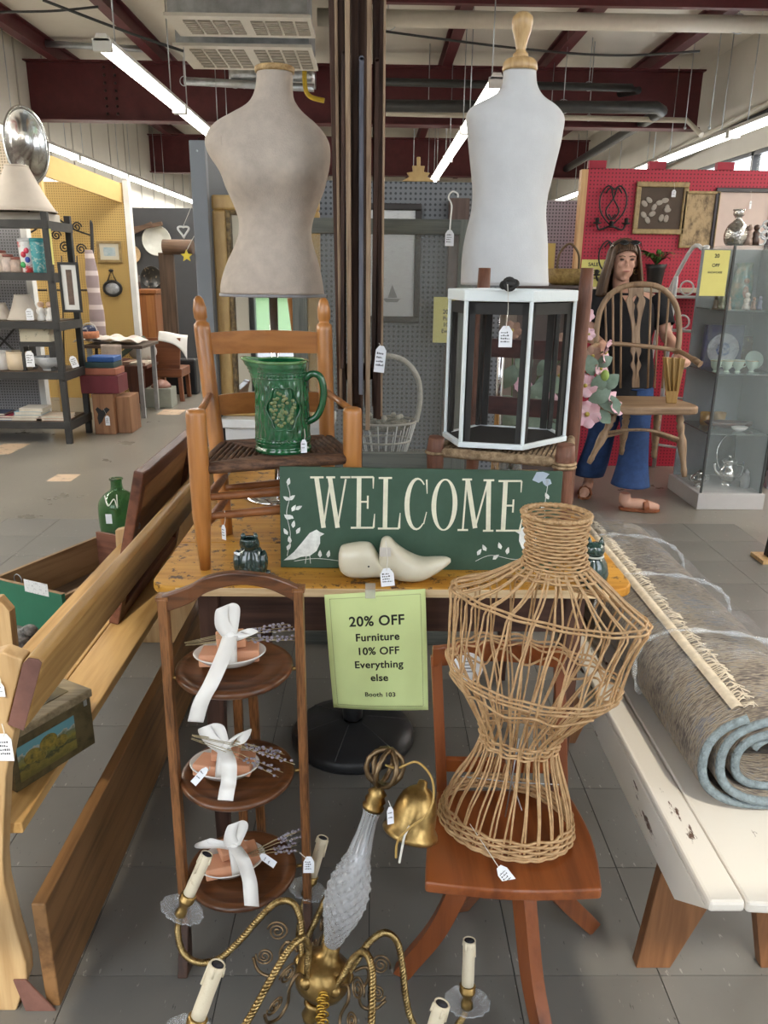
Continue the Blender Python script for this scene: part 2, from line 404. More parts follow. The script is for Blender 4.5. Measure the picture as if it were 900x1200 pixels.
for y, z0 in ((12.4, 3.50), (18.6, 3.50)):
    g = part(ceil, 'girder', MB().box(XL, XR - .2, y, y + .02, z0, ZC - .2).box(XL, XR - .2, y - .12, y + .14, z0 - .02, z0).box(XL, XR - .2, y - .12, y + .14, ZC - .22, ZC - .2), MAROON)
    bo = MB()
    for x in (XL + 1.1, XL + 1.25):
        for k in range(7):
            bo.ell((x, y - .015, z0 + .08 + k * .1), .022, 6, 4)
    part(g, 'bolt_row', bo, mat('dark_bolt', (.03, .012, .012), .4))['kind'] = 'stuff'
part(ceil, 'tie_beam', MB().box(-.3, XR, 9.2, 9.28, 4.12, 4.3), MAROON)
# ------------------------------------------------------------------ hanging services
def pipe(name, label, cat_, pts, r, m, hang=(), n=10):
    pts = [Vector(p) for p in pts]
    t = thing(name, label, cat_, pts[0])
    part(t, 'pipe_run', MB().tube(pts, r, n), m)
    for q in hang:
        q = Vector(q); part(t, 'hanger', MB().tube([q, (q.x, q.y, ZC)], .006, 5).torus(q, r * 1.15, .006, Matrix.Rotation(R(90), 3, 'X'), 14, 5), GREYM)
    return t
PCREAM = mat('cream_pipe', (.58, .54, .46), .5, var=.05)
PBLACK = mat('black_pipe', (.03, .032, .033), .45, var=.2)
def q(x, y, Y): return P(x, y, Y=Y)
pipe('water_main', 'thick cream pipe crossing under the ceiling above the mannequins', 'pipe', [q(372, 20, 9.6), q(960, 30, 9.6)], .085, PCREAM, [q(455, 24, 9.6), q(865, 28, 9.6)])
pipe('drain_pipe', 'black pipe with elbow, upper of the two dark pipes near the right wall', 'pipe', [q(452, 96, 11.6), q(740, 103, 11.6), q(748, 106, 11.9), q(640, 125, 15)], .05, PBLACK, [q(690, 101, 11.6)])
pipe('drain_pipe', 'thicker black pipe with elbow, lower of the two dark pipes near the right wall', 'pipe', [q(452, 124, 11.2), q(770, 126, 11.2), q(776, 130, 11.4), q(660, 200, 19)], .075, PBLACK, [q(660, 125, 11.2)])
pipe('gas_pipe', 'slim cream pipe running back from the right wall below the black pipes', 'pipe', [q(452, 133, 11.8), q(805, 141, 11.8), q(822, 158, 11.4)], .035, PCREAM, [q(690, 138, 11.8)])
pipe('conduit', 'long dark conduit sloping along the right wall above the tube lights', 'pipe', [P(903, 132, X=4.7), P(742, 208, X=4.7)], .06, PBLACK)
pipe('conduit', 'cream conduit along the right wall just under the dark conduit', 'pipe', [P(903, 120, X=4.8), P(738, 202, X=4.8)], .035, PCREAM)
pipe('cable', 'sagging black cable strung across the ceiling at right', 'cable', [tuple(p) for p in cat([q(452, 37, 9.4), q(600, 56, 9.4), q(720, 65, 9.4), q(820, 60, 9.4)], 6)], .012, PBLACK)
pipe('cable', 'black cable strung across the ceiling at left', 'cable', [tuple(p) for p in cat([q(0, 14, 9.2), q(60, 13, 9.2), q(115, 8, 9.2)], 6)], .012, PBLACK)
pipe('cable', 'long black cable running down past the grey air duct', 'cable', [tuple(p) for p in cat([q(50, 0, 8.8), q(150, 38, 9), q(215, 60, 9.2)], 6)], .014, PBLACK)
pipe('sprinkler_line', 'thin grey pipe at the far left end of the maroon girder', 'pipe', [q(30, 50, 12), q(175, 58, 12)], .04, GREYM)
pipe('rail_pipe', 'thin grey pipe below the vent grilles, behind the linen torso', 'pipe', [q(216, 95, 11.4), q(368, 103, 11.4)], .05, GREYM, [q(216, 95, 11.4)])
pipe('yellow_hose', 'yellow gas hose hanging beside the wooden pole bundle', 'hose', [tuple(p) for p in cat([q(358, 60, 11), q(357, 95, 11), q(362, 112, 11), q(380, 118, 11)], 6)], .03, mat('yellow_hose', (.55, .38, .03), .5))
# thin drop wires that hold the lights
for i, (x, y0, y1, Y) in enumerate([(488, 30, 208, 14), (652, 40, 160, 12), (845, 40, 150, 10), (812, 70, 150, 11), (505, 10, 120, 12), (770, 75, 200, 15)]):
    a, b = q(x, y0, Y), q(x, y1, Y)
    lab = ['thin hanger wire left of the child torso', 'thin hanger wire right of the child torso neck', 'thin hanger wire at the right wall above the tube light', 'thin hanger wire second from the right wall', 'thin hanger wire beside the wooden pole bundle', 'thin hanger wire above the red pegboard'][i]
    solo('hanger_wire', lab, 'wire', MB().tube([(a.x, a.y, ZC - .005), (a.x, a.y, b.z)], .006, 5).ell((a.x, a.y, b.z), .02, 6, 4), GREYM, a)
# air diffusers
def diffuser(pL, pR, ztop, depth, label):
    x0, x1, y, z = pL.x, pR.x, pL.y, pL.z
    t = thing('air_diffuser', label, 'air vent', ((x0 + x1) / 2, y, z))
    part(t, 'plenum', MB().box(x0, x1, y, y + depth, z + .03, z + ztop), GREYM)
    sk = MB().box(x0 - .03, x1 + .03, y - .02, y + depth + .03, z, z + .03)
    part(t, 'skirt', sk, mat('cream_metal', (.62, .60, .55), .5, var=.05))
    n = 8; w = (x1 - x0) / (n + 1.2)
    for k in range(n):
        a = x0 + .12 + k * w + (w * .5 if k >= 4 else 0)
        gb = MB().box(a, a + w * .82, y + .1, y + depth - .1, z - .006, z)
        g = part(t, 'grille', gb, mat('grille', (.22, .20, .17), .6))
        sl = MB()
        for j in range(7):
            yy = y + .12 + (depth - .24) * j / 6; sl.box(a, a + w * .82, yy, yy + .025, z - .014, z - .006)
        part(g, 'louvre', sl, mat('louvre', (.40, .37, .32), .5))['kind'] = 'stuff'
    return t
diffuser(P(196, 19, Y=8.35), P(360, 24, Y=8.35), .42, .62, 'nearer galvanised air diffuser with cream grilles at the top edge')
diffuser(P(206, 54, Y=9.35), P(362, 57, Y=9.35), .40, .95, 'farther galvanised air diffuser with cream grilles above the linen torso')
a = P(220, 12, Y=8.2)
solo('duct', 'shiny galvanised duct box above the nearer air diffuser', 'duct', MB().box(a.x, a.x + 1.1, 8.6, 9.2, a.z + .45, ZC - .23), GREYM, a)
d0 = P(270, 88, Y=11.6)
solo('flexible_duct', 'crumpled silver foil duct just behind the neck of the linen torso', 'duct', MB().tube([(d0.x + k * .06, 11.6, d0.z) for k in range(20)], [.15 + .012 * (k % 2) for k in range(20)], 12), mat('foil', (.6, .62, .64), .3, metal=1, var=.3, bmp=.6, bscale=20), d0)
# fluorescent strips
TUBE = mat('lit_tube', (1, .98, .93), .4, emit=9.0, var=0)
HOUS = mat('light_housing', (.75, .75, .73), .4, var=.03)
def strip(x, z, y0, y1, label, seg=2.44):
    t = thing('strip_light', label, 'ceiling light', (x, y0, z))
    y = y0
    while y < y1 - .1:
        e = min(y + seg, y1)
        h = part(t, 'housing', MB().xz([(x - .06, z + .035), (x + .06, z + .035), (x + .035, z + .085), (x - .035, z + .085)], y + .01, e - .01), HOUS)
        for dx in (-.035, .035): part(h, 'tube', MB().tube([(x + dx, y + .05, z), (x + dx, e - .05, z)], .022, 8), TUBE)
        for yy in (y + .01, e - .05): part(h, 'socket', MB().box(x - .07, x + .07, yy, yy + .04, z - .035, z + .05), HOUS)
        for yy in (y + .35, e - .35):
            part(t, 'hanger', MB().tube([(x, yy, z + .08), (x, yy, ZC - .2)], .006, 5), GREYM)
        y = e
    l = bpy.data.lights.new('strip_glow', 'AREA'); l.shape = 'RECTANGLE'; l.size = .14; l.size_y = y1 - y0; l.energy = (17 if y0 > 6 else 30) * (y1 - y0); l.color = (1, .95, .86)
    o = bpy.data.objects.new('strip_glow', l); COL.objects.link(o); o.parent = t; o.location = (0, (y1 - y0) / 2, -.05)
strip(-2.08, 3.05, 6.6, 16.4, 'long lit strip light hanging left of the linen torso')
strip(-4.6, 3.05, 8.0, 25.0, 'lit strip light along the left wall')
strip(1.06, 3.05, 7.6, 17.4, 'lit strip light behind the child torso')
strip(4.25, 3.05, .4, 7.2, 'added unseen strip light overhead at the right wall, brightening the red pegboard')  # out-of-view strip added to brighten the right side
strip(-4.6, 3.05, .4, 7.6, 'added unseen strip light overhead at the left wall, brightening the middle distance')  # out-of-view strip added for more light in the middle distance
strip(4.25, 3.05, 7.6, 22.2, 'lit strip light along the right wall above the red pegboard')
# ================================================================== FOREGROUND FURNITURE
TZ = .78
# ---- painted farm table
T_TOP = wood('worn_yellow_paint', (.36, .15, .016), (.56, .29, .05), 'X', 9, .5, .25, .1, wear=((.09, .045, .02), .445, 30))
T_EDGE = wood('bare_edge', (.42, .26, .12), (.66, .50, .30), 'X', 14, .6)
T_DARK = wood('dark_brown_wood', (.030, .014, .010), (.085, .040, .028), 'X', 12, .5)
tl, tr, tf, tb = -.497, .588, 1.575, 2.66
t = thing('farm_table', 'old farm table with worn yellow painted top in the middle of the display', 'table', ((tl + tr) / 2, (tf + tb) / 2, 0))
rows = [tf, tf + .29, tf + .55, tf + .83, tb]
for k in range(4):
    y0, y1 = rows[k] + (.0008 if k else 0), rows[k + 1]
    if k == 0:
        c = .05; poly = [(tl + c * (1 - math.sin(a)), y0 + c * (1 - math.cos(a))) for a in [R(90 - 15 * i) for i in range(7)]] + [(tr - c * (1 - math.sin(a)), y0 + c * (1 - math.cos(a))) for a in [R(15 * i) for i in range(7)]] + [(tr, y1), (tl, y1)]
    else: poly = [(tl, y0), (tr, y0), (tr, y1), (tl, y1)]
    part(t, 'plank', MB().prism(poly, TZ - .022, TZ - (.0006 if k % 2 else 0)), T_TOP, bevel=.004)
part(t, 'edge_moulding', MB().box(tl + .06, tr - .06, tf - .0015, tf + .004, TZ - .0225, TZ - .003), T_EDGE, bevel=.001)
for x0, x1, y0, y1 in ((tl + .10, tr - .10, tf + .10, tf + .122), (tl + .10, tr - .10, tb - .122, tb - .10)):
    part(t, 'apron', MB().box(x0, x1, y0, y1, TZ - .155, TZ - .023), T_DARK, bevel=.002)
for x in (tl + .09, tr - .112):
    part(t, 'apron', MB().box(x, x + .022, tf + .13, tb - .13, TZ - .155, TZ - .023), T_DARK, bevel=.002)
for x in (tl + .085, tr - .135):
    for y in (tf + .085, tb - .135):
        part(t, 'leg', MB().bar((x + .025, y + .025, TZ - .023), (x + .025, y + .025, 0), .05, .05, (0, 1, 0), .034, .034), wood('table_leg', (.03, .014, .010), (.085, .040, .028), 'Z', 12, .5), bevel=.004)

# ---- child's ladder-back armchair on the table
HONEY = wood('honey_maple', (.27, .098, .020), (.44, .18, .045), 'Z', 12, .32, .5, .06, coat=.35)
HONEYX = wood('honey_maple_slat', (.24, .085, .020), (.39, .155, .042), 'X', 12, .32, .5, .06, coat=.35)
RUSH = mixmat('brown_rush', (.05, .022, .012), (.17, .085, .045), 90, .5, .12, .7, bmp=.5, stretch=(.25, 1, 1))
RUSHY = mixmat('brown_rush_side', (.05, .022, .012), (.17, .085, .045), 90, .5, .12, .7, bmp=.5, stretch=(1, .25, 1))
FL = Vector((-.393, 1.682, TZ)); FRR = Vector((P(413, 478, Y=1.80).x, 1.80, TZ))
BLt = P(232, 347, Y=2.0); BRt = P(379, 349, Y=2.05)
BLb = Vector((-.385, 1.93, TZ)); BRb = Vector((-.122, 2.02, TZ))
c1 = thing('ladder_back_chair', 'small honey coloured ladder-back armchair standing on the yellow table', 'chair', (FL + BRb) / 2)
def post_front(b, top):
    z0, z1 = TZ, top
    part(c1, 'front_post', MB().lathe([(.012, z0), (.0165, z0 + .07), (.0195, z0 + .115), (.0215, z0 + .13), (.0225, z0 + .2), (.0225, z1 - .012), (.020, z1 - .003), (.012, z1)], 20, (b.x, b.y, 0)), HONEY)
post_front(FL, 1.157); post_front(FRR, P(413, 477, Y=1.80).z)
def post_back(b, top):
    d = top - b; L = d.length; z = d.normalized(); xx = (Vector((1, 0, 0)) - z * z.x).normalized(); Mx = fm(b, xx, z.cross(xx)).to_3x3()
    pr = [(.013, 0), (.017, .08), (.019, .15), (.0205, .25), (.0205, L - .082), (.0195, L - .068), (.013, L - .062), (.013, L - .058), (.0165, L - .052), (.0170, L - .03), (.012, L - .008), (.006, L)]
    part(c1, 'back_post', MB().lathe(pr, 18, b, M=Mx), HONEY)
post_back(BLb, BLt); post_back(BRb, BRt)
def lerp(a, b, t): return a + (b - a) * t
def on(b, tp, z): return lerp(b, tp, (z - b.z) / (tp.z - b.z))
for zc, hh in ((P(300, 403, Y=2.0).z, .052), (P(300, 475, Y=1.98).z, .050)):
    A, B = on(BLb, BLt, zc), on(BRb, BRt, zc)
    mid = (A + B) / 2 + Vector((0, .022, 0))
    pts = cat([A, mid, B], 8)
    def sl(u, v, pts=pts, hh=hh):
        i = min(int(round(u * (len(pts) - 1))), len(pts) - 1); p_ = Vector(pts[i]); arch = .006 * math.sin(PI * u)
        q_ = [(-.005, -hh / 2), (-.005, hh / 2 + arch), (.005, hh / 2 + arch), (.005, -hh / 2)][int(round(v * 4)) % 4]
        return p_ + Vector((0, q_[0], q_[1]))
    part(c1, 'back_slat', MB().grid(sl, 17, 4, cv=True, smooth=False), HONEYX)
SZ = 1.028
for A, B, z in ((FL, FRR, SZ - .075), (FL, FRR, SZ - .12), (FL, BLb, SZ - .09), (FRR, BRb, SZ - .09), (FL, BLb, SZ - .15), (FRR, BRb, SZ - .15), (BLb, BRb, SZ - .12)):
    a, b = Vector((A.x, A.y, z)), Vector((B.x, B.y, z)); m_ = (a + b) / 2
    part(c1, 'rung', MB().tube([a, lerp(a, b, .12), m_, lerp(a, b, .88), b], [.007, .009, .0115, .009, .007], 10), wood('rung_wood', (.16, .055, .018), (.30, .115, .04), 'X', 14, .4))
for f, b, tp in ((FL, BLb, BLt), (FRR, BRb, BRt)):
    z = 1.135; e = on(b, tp, z + .01)
    part(c1, 'arm_rod', MB().tube([(f.x, f.y, z), e], .0085, 10), HONEYX)
# woven rush seat: four fields of cords meeting at the middle
S4 = [Vector((FL.x, FL.y, SZ)), Vector((FRR.x, FRR.y, SZ)), Vector((BRb.x, BRb.y + .005, SZ)), Vector((BLb.x, BLb.y + .005, SZ))]
C4 = sum(S4, Vector()) / 4
for k in range(4):
    a, b = S4[k], S4[(k + 1) % 4]; mb = MB(); n = 13
    for i in range(n):
        f = (i + .4) / n; p0, p1 = lerp(a, C4, f), lerp(b, C4, f); dz = Vector((0, 0, -.012 * math.sin(f * PI / 2)))
        mb.tube([p0 + dz, lerp(p0, p1, .5) + dz + Vector((0, 0, .0015 * (i % 2))), p1 + dz], (a - C4).length / n * .40, 6)
    part(c1, 'woven_cords', mb, RUSH if k % 2 == 0 else RUSHY)
    part(c1, 'seat_rail', MB().tube([lerp(a, b, .05) - Vector((0, 0, .008)), lerp(a, b, .95) - Vector((0, 0, .008))], .0125, 10), RUSH if k % 2 == 0 else RUSHY)

# ---- twig chair on the table
LOG = mixmat('red_brown_bark', (.045, .015, .008), (.20, .080, .045), 26, .48, .2, .55, bmp=.5, stretch=(1, 1, .18))
TWINE = mixmat('tan_seat_cord', (.16, .10, .05), (.42, .30, .18), 60, .5, .15, .85, bmp=.6)
SLATR = wood('red_brown_slat', (.045, .013, .012), (.11, .035, .030), 'X', 14, .5)
f_l = P(511, 512, Y=1.87); f_r = P(663, 521, Y=1.765); b_l = P(568, 314, Y=2.17); b_r = P(688, 314, Y=2.06)
Fl, Fr = Vector((f_l.x, f_l.y, TZ)), Vector((f_r.x, f_r.y, TZ)); Bl, Br = Vector((b_l.x - .012, b_l.y - .01, TZ)), Vector((b_r.x - .005, b_r.y - .01, TZ))
c2 = thing('twig_chair', 'small twig chair of red-brown logs on the table behind the welcome sign', 'chair', (Fl + Br) / 2)
def log(a, b, r, nm='post', m=LOG, seed=0):
    rr = random.Random(seed); pts = [lerp(Vector(a), Vector(b), i / 9) + Vector((rr.uniform(-.0015, .0015), rr.uniform(-.0015, .0015), 0)) for i in range(10)]
    return part(c2, nm, MB().tube(pts, [r * (1 + rr.uniform(-.06, .06)) * (.9 if i in (0, 9) else 1) for i in range(10)], 14), m)
log(Fl, f_l, .0215, 'front_post', seed=1); log(Fr, f_r, .0245, 'front_post', seed=2)
log(Bl, b_l, .0175, 'back_post', seed=3); log(Br, b_r, .0185, 'back_post', seed=4)
S2 = 1.022
def at(b, z): return Vector((b.x, b.y, z))
for a, b in ((Fl, Fr), (Fr, Br), (Br, Bl), (Bl, Fl)):
    log(lerp(at(a, S2), at(b, S2), .02), lerp(at(a, S2), at(b, S2), .98), .0125, 'seat_rail', TWINE, seed=5)
    if a is not Br: log(at(a, .86), at(b, .86), .009, 'stretcher', LOG, seed=6)
sm = MB()
for i in range(26):
    u = (i + .5) / 26; a, b = lerp(at(Fl, S2 + .004), at(Fr, S2 + .004), u), lerp(at(Bl, S2 + .004), at(Br, S2 + .004), u)
    sm.tube([a, lerp(a, b, .5) - Vector((0, 0, .004)), b], .0052, 6)
part(c2, 'woven_seat', sm, TWINE)
for z in (P(620, 410, Y=2.1).z, P(620, 478, Y=2.1).z):
    A, B = lerp(Bl, b_l, (z - TZ) / (b_l.z - TZ)), lerp(Br, b_r, (z - TZ) / (b_r.z - TZ))
    part(c2, 'back_slat', MB().bar(A, B, .010, .050), SLATR, bevel=.002)
part(c2, 'knot_binding', MB().torus(at(Fr, S2), .0262, .004, n=20, m=6).torus(at(Fr, S2 - .008), .0262, .004, n=20, m=6).torus(at(Fl, S2), .0232, .004, n=20, m=6), TWINE)

# ---- white framed screen box on the twig chair
BZ0, BZ1 = 1.041, 1.412
hexa = [(.212, 1.845), (.358, 1.815), (.485, 1.925), (.470, 2.02), (.285, 2.075), (.185, 1.965)]
bx = thing('screen_box', 'six-sided display box with chipped white frame and dark screens on the twig chair', 'display box', (.33, 1.95, BZ0))
CHIPW = mixmat('chipped_white', (.76, .82, .83), (.10, .11, .11), 34, .71, .015, .5, bmp=.15)
DKW = mat('black_stained_wood', (.018, .017, .016), .6, var=.3)
cx_, cy_ = .335, 1.945
def sc6(s, z): return [(cx_ + (x - cx_) * s, cy_ + (y - cy_) * s, z) for x, y in hexa]
for i in range(6):
    x, y = hexa[i]; x2, y2 = hexa[(i + 1) % 6]
    k = .985
    part(bx, 'corner_post', MB().bar((x, y, BZ0 + .012), (x, y, BZ1 - .024), .0085, .0085, (x - cx_, y - cy_, 0)), CHIPW if i in (0, 1, 2, 5) else DKW, bevel=.002)
    a, b = Vector((x, y, 0)), Vector((x2, y2, 0)); inn = (Vector((cx_, cy_, 0)) - (a + b) / 2).normalized() * .007
    for f0, f1 in ((.05, .13), (.87, .95)):
        p0 = lerp(a, b, (f0 + f1) / 2) + inn
        part(bx, 'inner_stile', MB().bar(p0 + Vector((0, 0, BZ0 + .014)), p0 + Vector((0, 0, BZ1 - .03)), .008, (b - a).length * .09, (b - a).normalized()), DKW)
    part(bx, 'inner_rail', MB().bar(lerp(a, b, .05) + inn + Vector((0, 0, BZ1 - .042)), lerp(a, b, .95) + inn + Vector((0, 0, BZ1 - .042)), .008, .026), DKW)
    part(bx, 'screen', MB().add([lerp(a, b, .04) + inn * 1.3 + Vector((0, 0, BZ0 + .014)), lerp(a, b, .96) + inn * 1.3 + Vector((0, 0, BZ0 + .014)), lerp(a, b, .96) + inn * 1.3 + Vector((0, 0, BZ1 - .03)), lerp(a, b, .04) + inn * 1.3 + Vector((0, 0, BZ1 - .03))], [(0, 1, 2, 3)]), see('screen_mesh', (.03, .03, .03), .10, .5))
def hexring(z0, z1, s0, s1):
    mb = MB(); n = 6; o_, i_ = s0, s1; vs = sc6(o_, z0) + sc6(o_, z1) + sc6(i_, z1) + sc6(i_, z0); fs = []
    for k in range(6):
        l = (k + 1) % 6
        for r in range(4): fs.append((r * 6 + k, r * 6 + l, ((r + 1) % 4) * 6 + l, ((r + 1) % 4) * 6 + k))
    return mb.add(vs, fs)
part(bx, 'top_frame', hexring(BZ1 - .026, BZ1, 1.045, .86), CHIPW, bevel=.003)
part(bx, 'lid', MB().prism([(x, y) for x, y, z in sc6(.87, 0)], BZ1 - .016, BZ1 - .008), DKW)
part(bx, 'bottom_frame', hexring(BZ0, BZ0 + .013, 1.05, .96), CHIPW, bevel=.002)
part(bx, 'floor_panel', MB().prism([(x, y) for x, y, z in sc6(.955, 0)], BZ0 + .002, BZ0 + .01), DKW)
kn = P(597, 333, Y=1.80)
part(bx, 'black_knot', MB().torus(kn, .012, .005, Matrix.Rotation(R(75), 3, 'X'), 16, 6).ell(kn, (.014, .008, .009)).torus(kn + Vector((.012, 0, .002)), .007, .004, Matrix.Rotation(R(60), 3, 'X'), 14, 6).torus(kn + Vector((-.012, 0, -.002)), .007, .004, Matrix.Rotation(R(110), 3, 'X'), 14, 6), DKW)
tag(P(593, 384, Y=1.805), kn + Vector((-.006, -.012, 0)), 'white price tag hanging in front of the screen box', .031, .044, (0, -1, .05))

# ---- green pitcher
px, py, pz = -.222, 1.845, SZ + .004
pt = thing('pitcher', 'glossy green stoneware pitcher with raised medallion on the honey armchair', 'pitcher', (px, py, pz))
GREEN = mixmat('green_glaze', (.003, .040, .014), (.014, .135, .045), 30, .48, .28, .12, bmp=.12, coat=.8)
def pit(u, v):
    a = 2 * PI * u; z = v * .213
    r = .0655 - .0075 * v + .002 * math.sin(v * PI) + (.0035 if v < .04 else 0)
    if v > .93: r += .003
    sp = max(0, math.cos(a - PI)) ** 14
    r += sp * .032 * max(0, (v - .62) / .38) ** 1.5
    rel = .0017 * math.sin(a * 32 + 1.2 * math.sin(v * 30 + 3 * math.sin(a * 7))) if .14 < v < .78 else .0016 * math.sin(v * 170) * (1 if .8 < v < .9 or .06 < v < .13 else 0)
    r += rel
    return Vector((px + r * math.cos(a), py + r * math.sin(a), pz + z + sp * .006 * max(0, (v - .7) / .3)))
part(pt, 'body', MB().grid(pit, 120, 60, cu=True).grid(lambda u, v: Vector((px, py, 0)) + Vector(((pit(u, 1 - .9 * v) - Vector((px, py, 0))).x * .92, (pit(u, 1 - .9 * v) - Vector((px, py, 0))).y * .92, pit(u, 1 - .9 * v).z)), 60, 14, cu=True).lathe([(.0, pz + .001), (.066, pz + .001)], 40, (px, py, 0)), GREEN)
part(pt, 'rim', MB().tube([Vector((px, py, 0)) + (pit(k / 60, 1) - Vector((px, py, 0))) * 1 for k in range(60)], .0036, 8, closed=True), mixmat('green_rim', (.05, .16, .05), (.12, .27, .09), 30, .5, .2, .12, coat=.8))
hb = [(px + .056, py - .01, pz + .172), (px + .075, py - .012, pz + .185), (px + .093, py - .014, pz + .178), (px + .101, py - .015, pz + .150), (px + .098, py - .015, pz + .115), (px + .085, py - .014, pz + .085), (px + .066, py - .012, pz + .072), (px + .058, py - .01, pz + .070)]
part(pt, 'handle', MB().tube(cat(hb, 5), .0085, 10), GREEN)
md = MB(); rr = random.Random(3)
mo = Vector((px + .010, py - .0610, pz + .108)); Mm = fm(mo, (1, .16, 0), (0, 0, 1))
loop = [(.037 * math.cos(a) * (1 + .08 * math.cos(6 * a)), .052 * math.sin(a) * (1 + .08 * math.cos(6 * a))) for a in [2 * PI * k / 40 for k in range(40)]]
def bulge(x, y): return Mm @ Vector((x, y, -abs(x) ** 2 / .125 + .0038))
md.tube([bulge(x, y) for x, y in loop], .0024, 6, closed=True)
part(pt, 'medallion_border', md, GREEN)
fl = MB()
for k in range(60):
    a, d = rr.uniform(0, 2 * PI), math.sqrt(rr.random()); x, y = .029 * d * math.cos(a), .042 * d * math.sin(a)
    fl.ell(bulge(x, y), (.0048, .0022, .0042), 8, 5)
part(pt, 'medallion_flowers', fl, mixmat('olive_glaze', (.03, .11, .03), (.24, .25, .09), 90, .5, .2, .15, coat=.7))['kind'] = 'stuff'
bd = MB()
for z in (.022, .034, .176, .190):
    bd.tube([(px + (.0672 - .0075 * z / .213) * math.cos(a), py + (.0672 - .0075 * z / .213) * math.sin(a), pz + z) for a in [2 * PI * k / 60 for k in range(60)]], .0014, 6, closed=True)
for k in range(40):
    a = 2 * PI * k / 40
    for z in (.028, .183): bd.ell((px + (.0665 - .0075 * z / .213) * math.cos(a), py + (.0665 - .0075 * z / .213) * math.sin(a), pz + z), (.0028, .0028, .0042), 6, 4)
part(pt, 'relief_band', bd, GREEN)['kind'] = 'stuff'
tag(P(356, 517, Y=1.785), P(356, 500, Y=1.815), 'small white tag hanging from the green pitcher handle', .0145, .028, (.3, -1, 0), lines=2)
tag(P(262, 617, Y=1.69), P(263, 598, Y=1.695), 'small white tag hanging under the honey armchair seat', .013, .032, (-.7, -1, 0), lines=3)

# ---- WELCOME sign
SB = V(*(P(329.5, 669, Z=TZ)[:2]), TZ); SB.y = 1.695; SB.x = P(329.5, 668, Y=1.695).x
sx_ = Vector((P(648, 670, Y=1.695).x - SB.x, -.006, -.004)).normalized(); SW = P(648, 670, Y=1.695).x - SB.x + .004
sy_ = Vector((0, .018, .24)).normalized(); SH = .240
Ms = fm(SB + Vector((0, -.006, .002)), sx_, sy_)
sg = thing('welcome_sign', 'dark green painted board reading WELCOME with white birds and vines', 'sign', SB + sx_ * SW / 2)
part(sg, 'board', MB(Ms).box(0, SW, 0, SH, -.012, 0), mixmat('sign_green', (.030, .072, .044), (.042, .092, .058), 14, .5, .2, .55, bmp=.08), bevel=.0015)
CREAM = mat('cream_lettering', (.74, .72, .56), .6, var=.1, scale=40)
def S(px_, py_):     # sign pixels of the frontal crop -> board units
    return ((px_ - 329.5) / (648 - 329.5) * SW, (668.5 - (py_ - (px_ - 329) * .0205)) / (668.5 - 552) * SH)
def stroke(mb, pts, w, z=.0006):
    pts = [Vector((*S(*p), z)) for p in pts]; L = []; Rr = []
    for i, p in enumerate(pts):
        d = (pts[min(i + 1, len(pts) - 1)] - pts[max(i - 1, 0)]).normalized(); n = Vector((-d.y, d.x, 0)); ww = w[i] if hasattr(w, '__len__') else w
        L.append(p + n * ww / 2); Rr.append(p - n * ww / 2)
    vs = L + Rr; k = len(pts)
    mb.add(vs, [(i, k + i, k + i + 1, i + 1) for i in range(k - 1)]); return mb
W1, W2 = .0105, .0042
def letter(name, strokes):
    mb = MB(Ms)
    for k, (p, w) in enumerate(strokes): stroke(mb, p, w, .0006 + k * .00008)
    o = part(sg, 'letter_' + name, mb, CREAM); return o
t0, b0 = 563, 622
def cap(x0, x1, y): return ([(x0, y), (x1, y)], .0045)
letter('w', [([(371, 564), (379, 622)], W1), ([(379, 620), (387, 566)], W2), ([(386, 564), (395, 622)], W1), ([(395, 620), (404, 566)], W2), cap(364, 379, 564), cap(382, 392, 564), cap(398, 409, 564)])
letter('e', [([(419, 564), (419, 621)], W1), cap(410, 435, 564), cap(410, 436, 622), ([(435, 564), (435, 577)], [.004, .002]), ([(436, 622), (437, 606)], [.005, .002]), ([(419, 592), (429, 592)], W2), ([(429, 585), (429, 600)], .004)])
letter('l', [([(449, 565), (449, 622)], W1), cap(441, 456, 565), cap(441, 465, 623), ([(465, 623), (466, 605)], [.006, .002])])
def arc(cx, cy, rx, ry, a0, a1, n=20): return [(cx + rx * math.cos(R(a0 + (a1 - a0) * i / n)), cy - ry * math.sin(R(a0 + (a1 - a0) * i / n))) for i in range(n + 1)]
letter('c', [(arc(485, 595, 11.5, 29, 50, 310), [.003 + .0085 * max(0, math.sin(PI * i / 20)) ** 2 for i in range(21)]), ([(495, 567), (496, 583)], [.004, .002]), ([(493, 618), (496, 604)], [.003, .002])])
letter('o', [(arc(516, 596, 12, 29, 90, 450, 36), [.0035 + .0075 * abs(math.sin(2 * PI * i / 36)) ** 1.5 for i in range(37)])])
letter('m', [([(540, 568), (538, 624)], W2), ([(541, 567), (552, 623)], W1), ([(552, 622), (564, 569)], W2), ([(565, 568), (567, 625)], W1), cap(535, 546, 567), cap(559, 571, 568), cap(532, 544, 625), cap(561, 573, 626)])
letter('e', [([(584, 569), (584, 625)], W1), cap(576, 602, 569), cap(576, 603, 626), ([(602, 569), (602, 582)], [.004, .002]), ([(603, 627), (605, 611)], [.005, .002]), ([(584, 597), (594, 597)], W2), ([(594, 590), (594, 605)], .004)])
WP = mat('white_sign_paint', (.72, .74, .70), .6, var=.2, scale=60)
def leafshape(mb, x, y, ang, l, w, z=.0006):
    c, s = math.cos(R(ang)), math.sin(R(ang))
    pts = [(0, 0), (l * .35, w), (l * .7, w * .7), (l, 0), (l * .65, -w * .6), (l * .3, -w * .8)]
    mb.add([Vector((*S(x + a * c - b * s, y - a * s - b * c), z)) for a, b in pts], [tuple(range(6))])
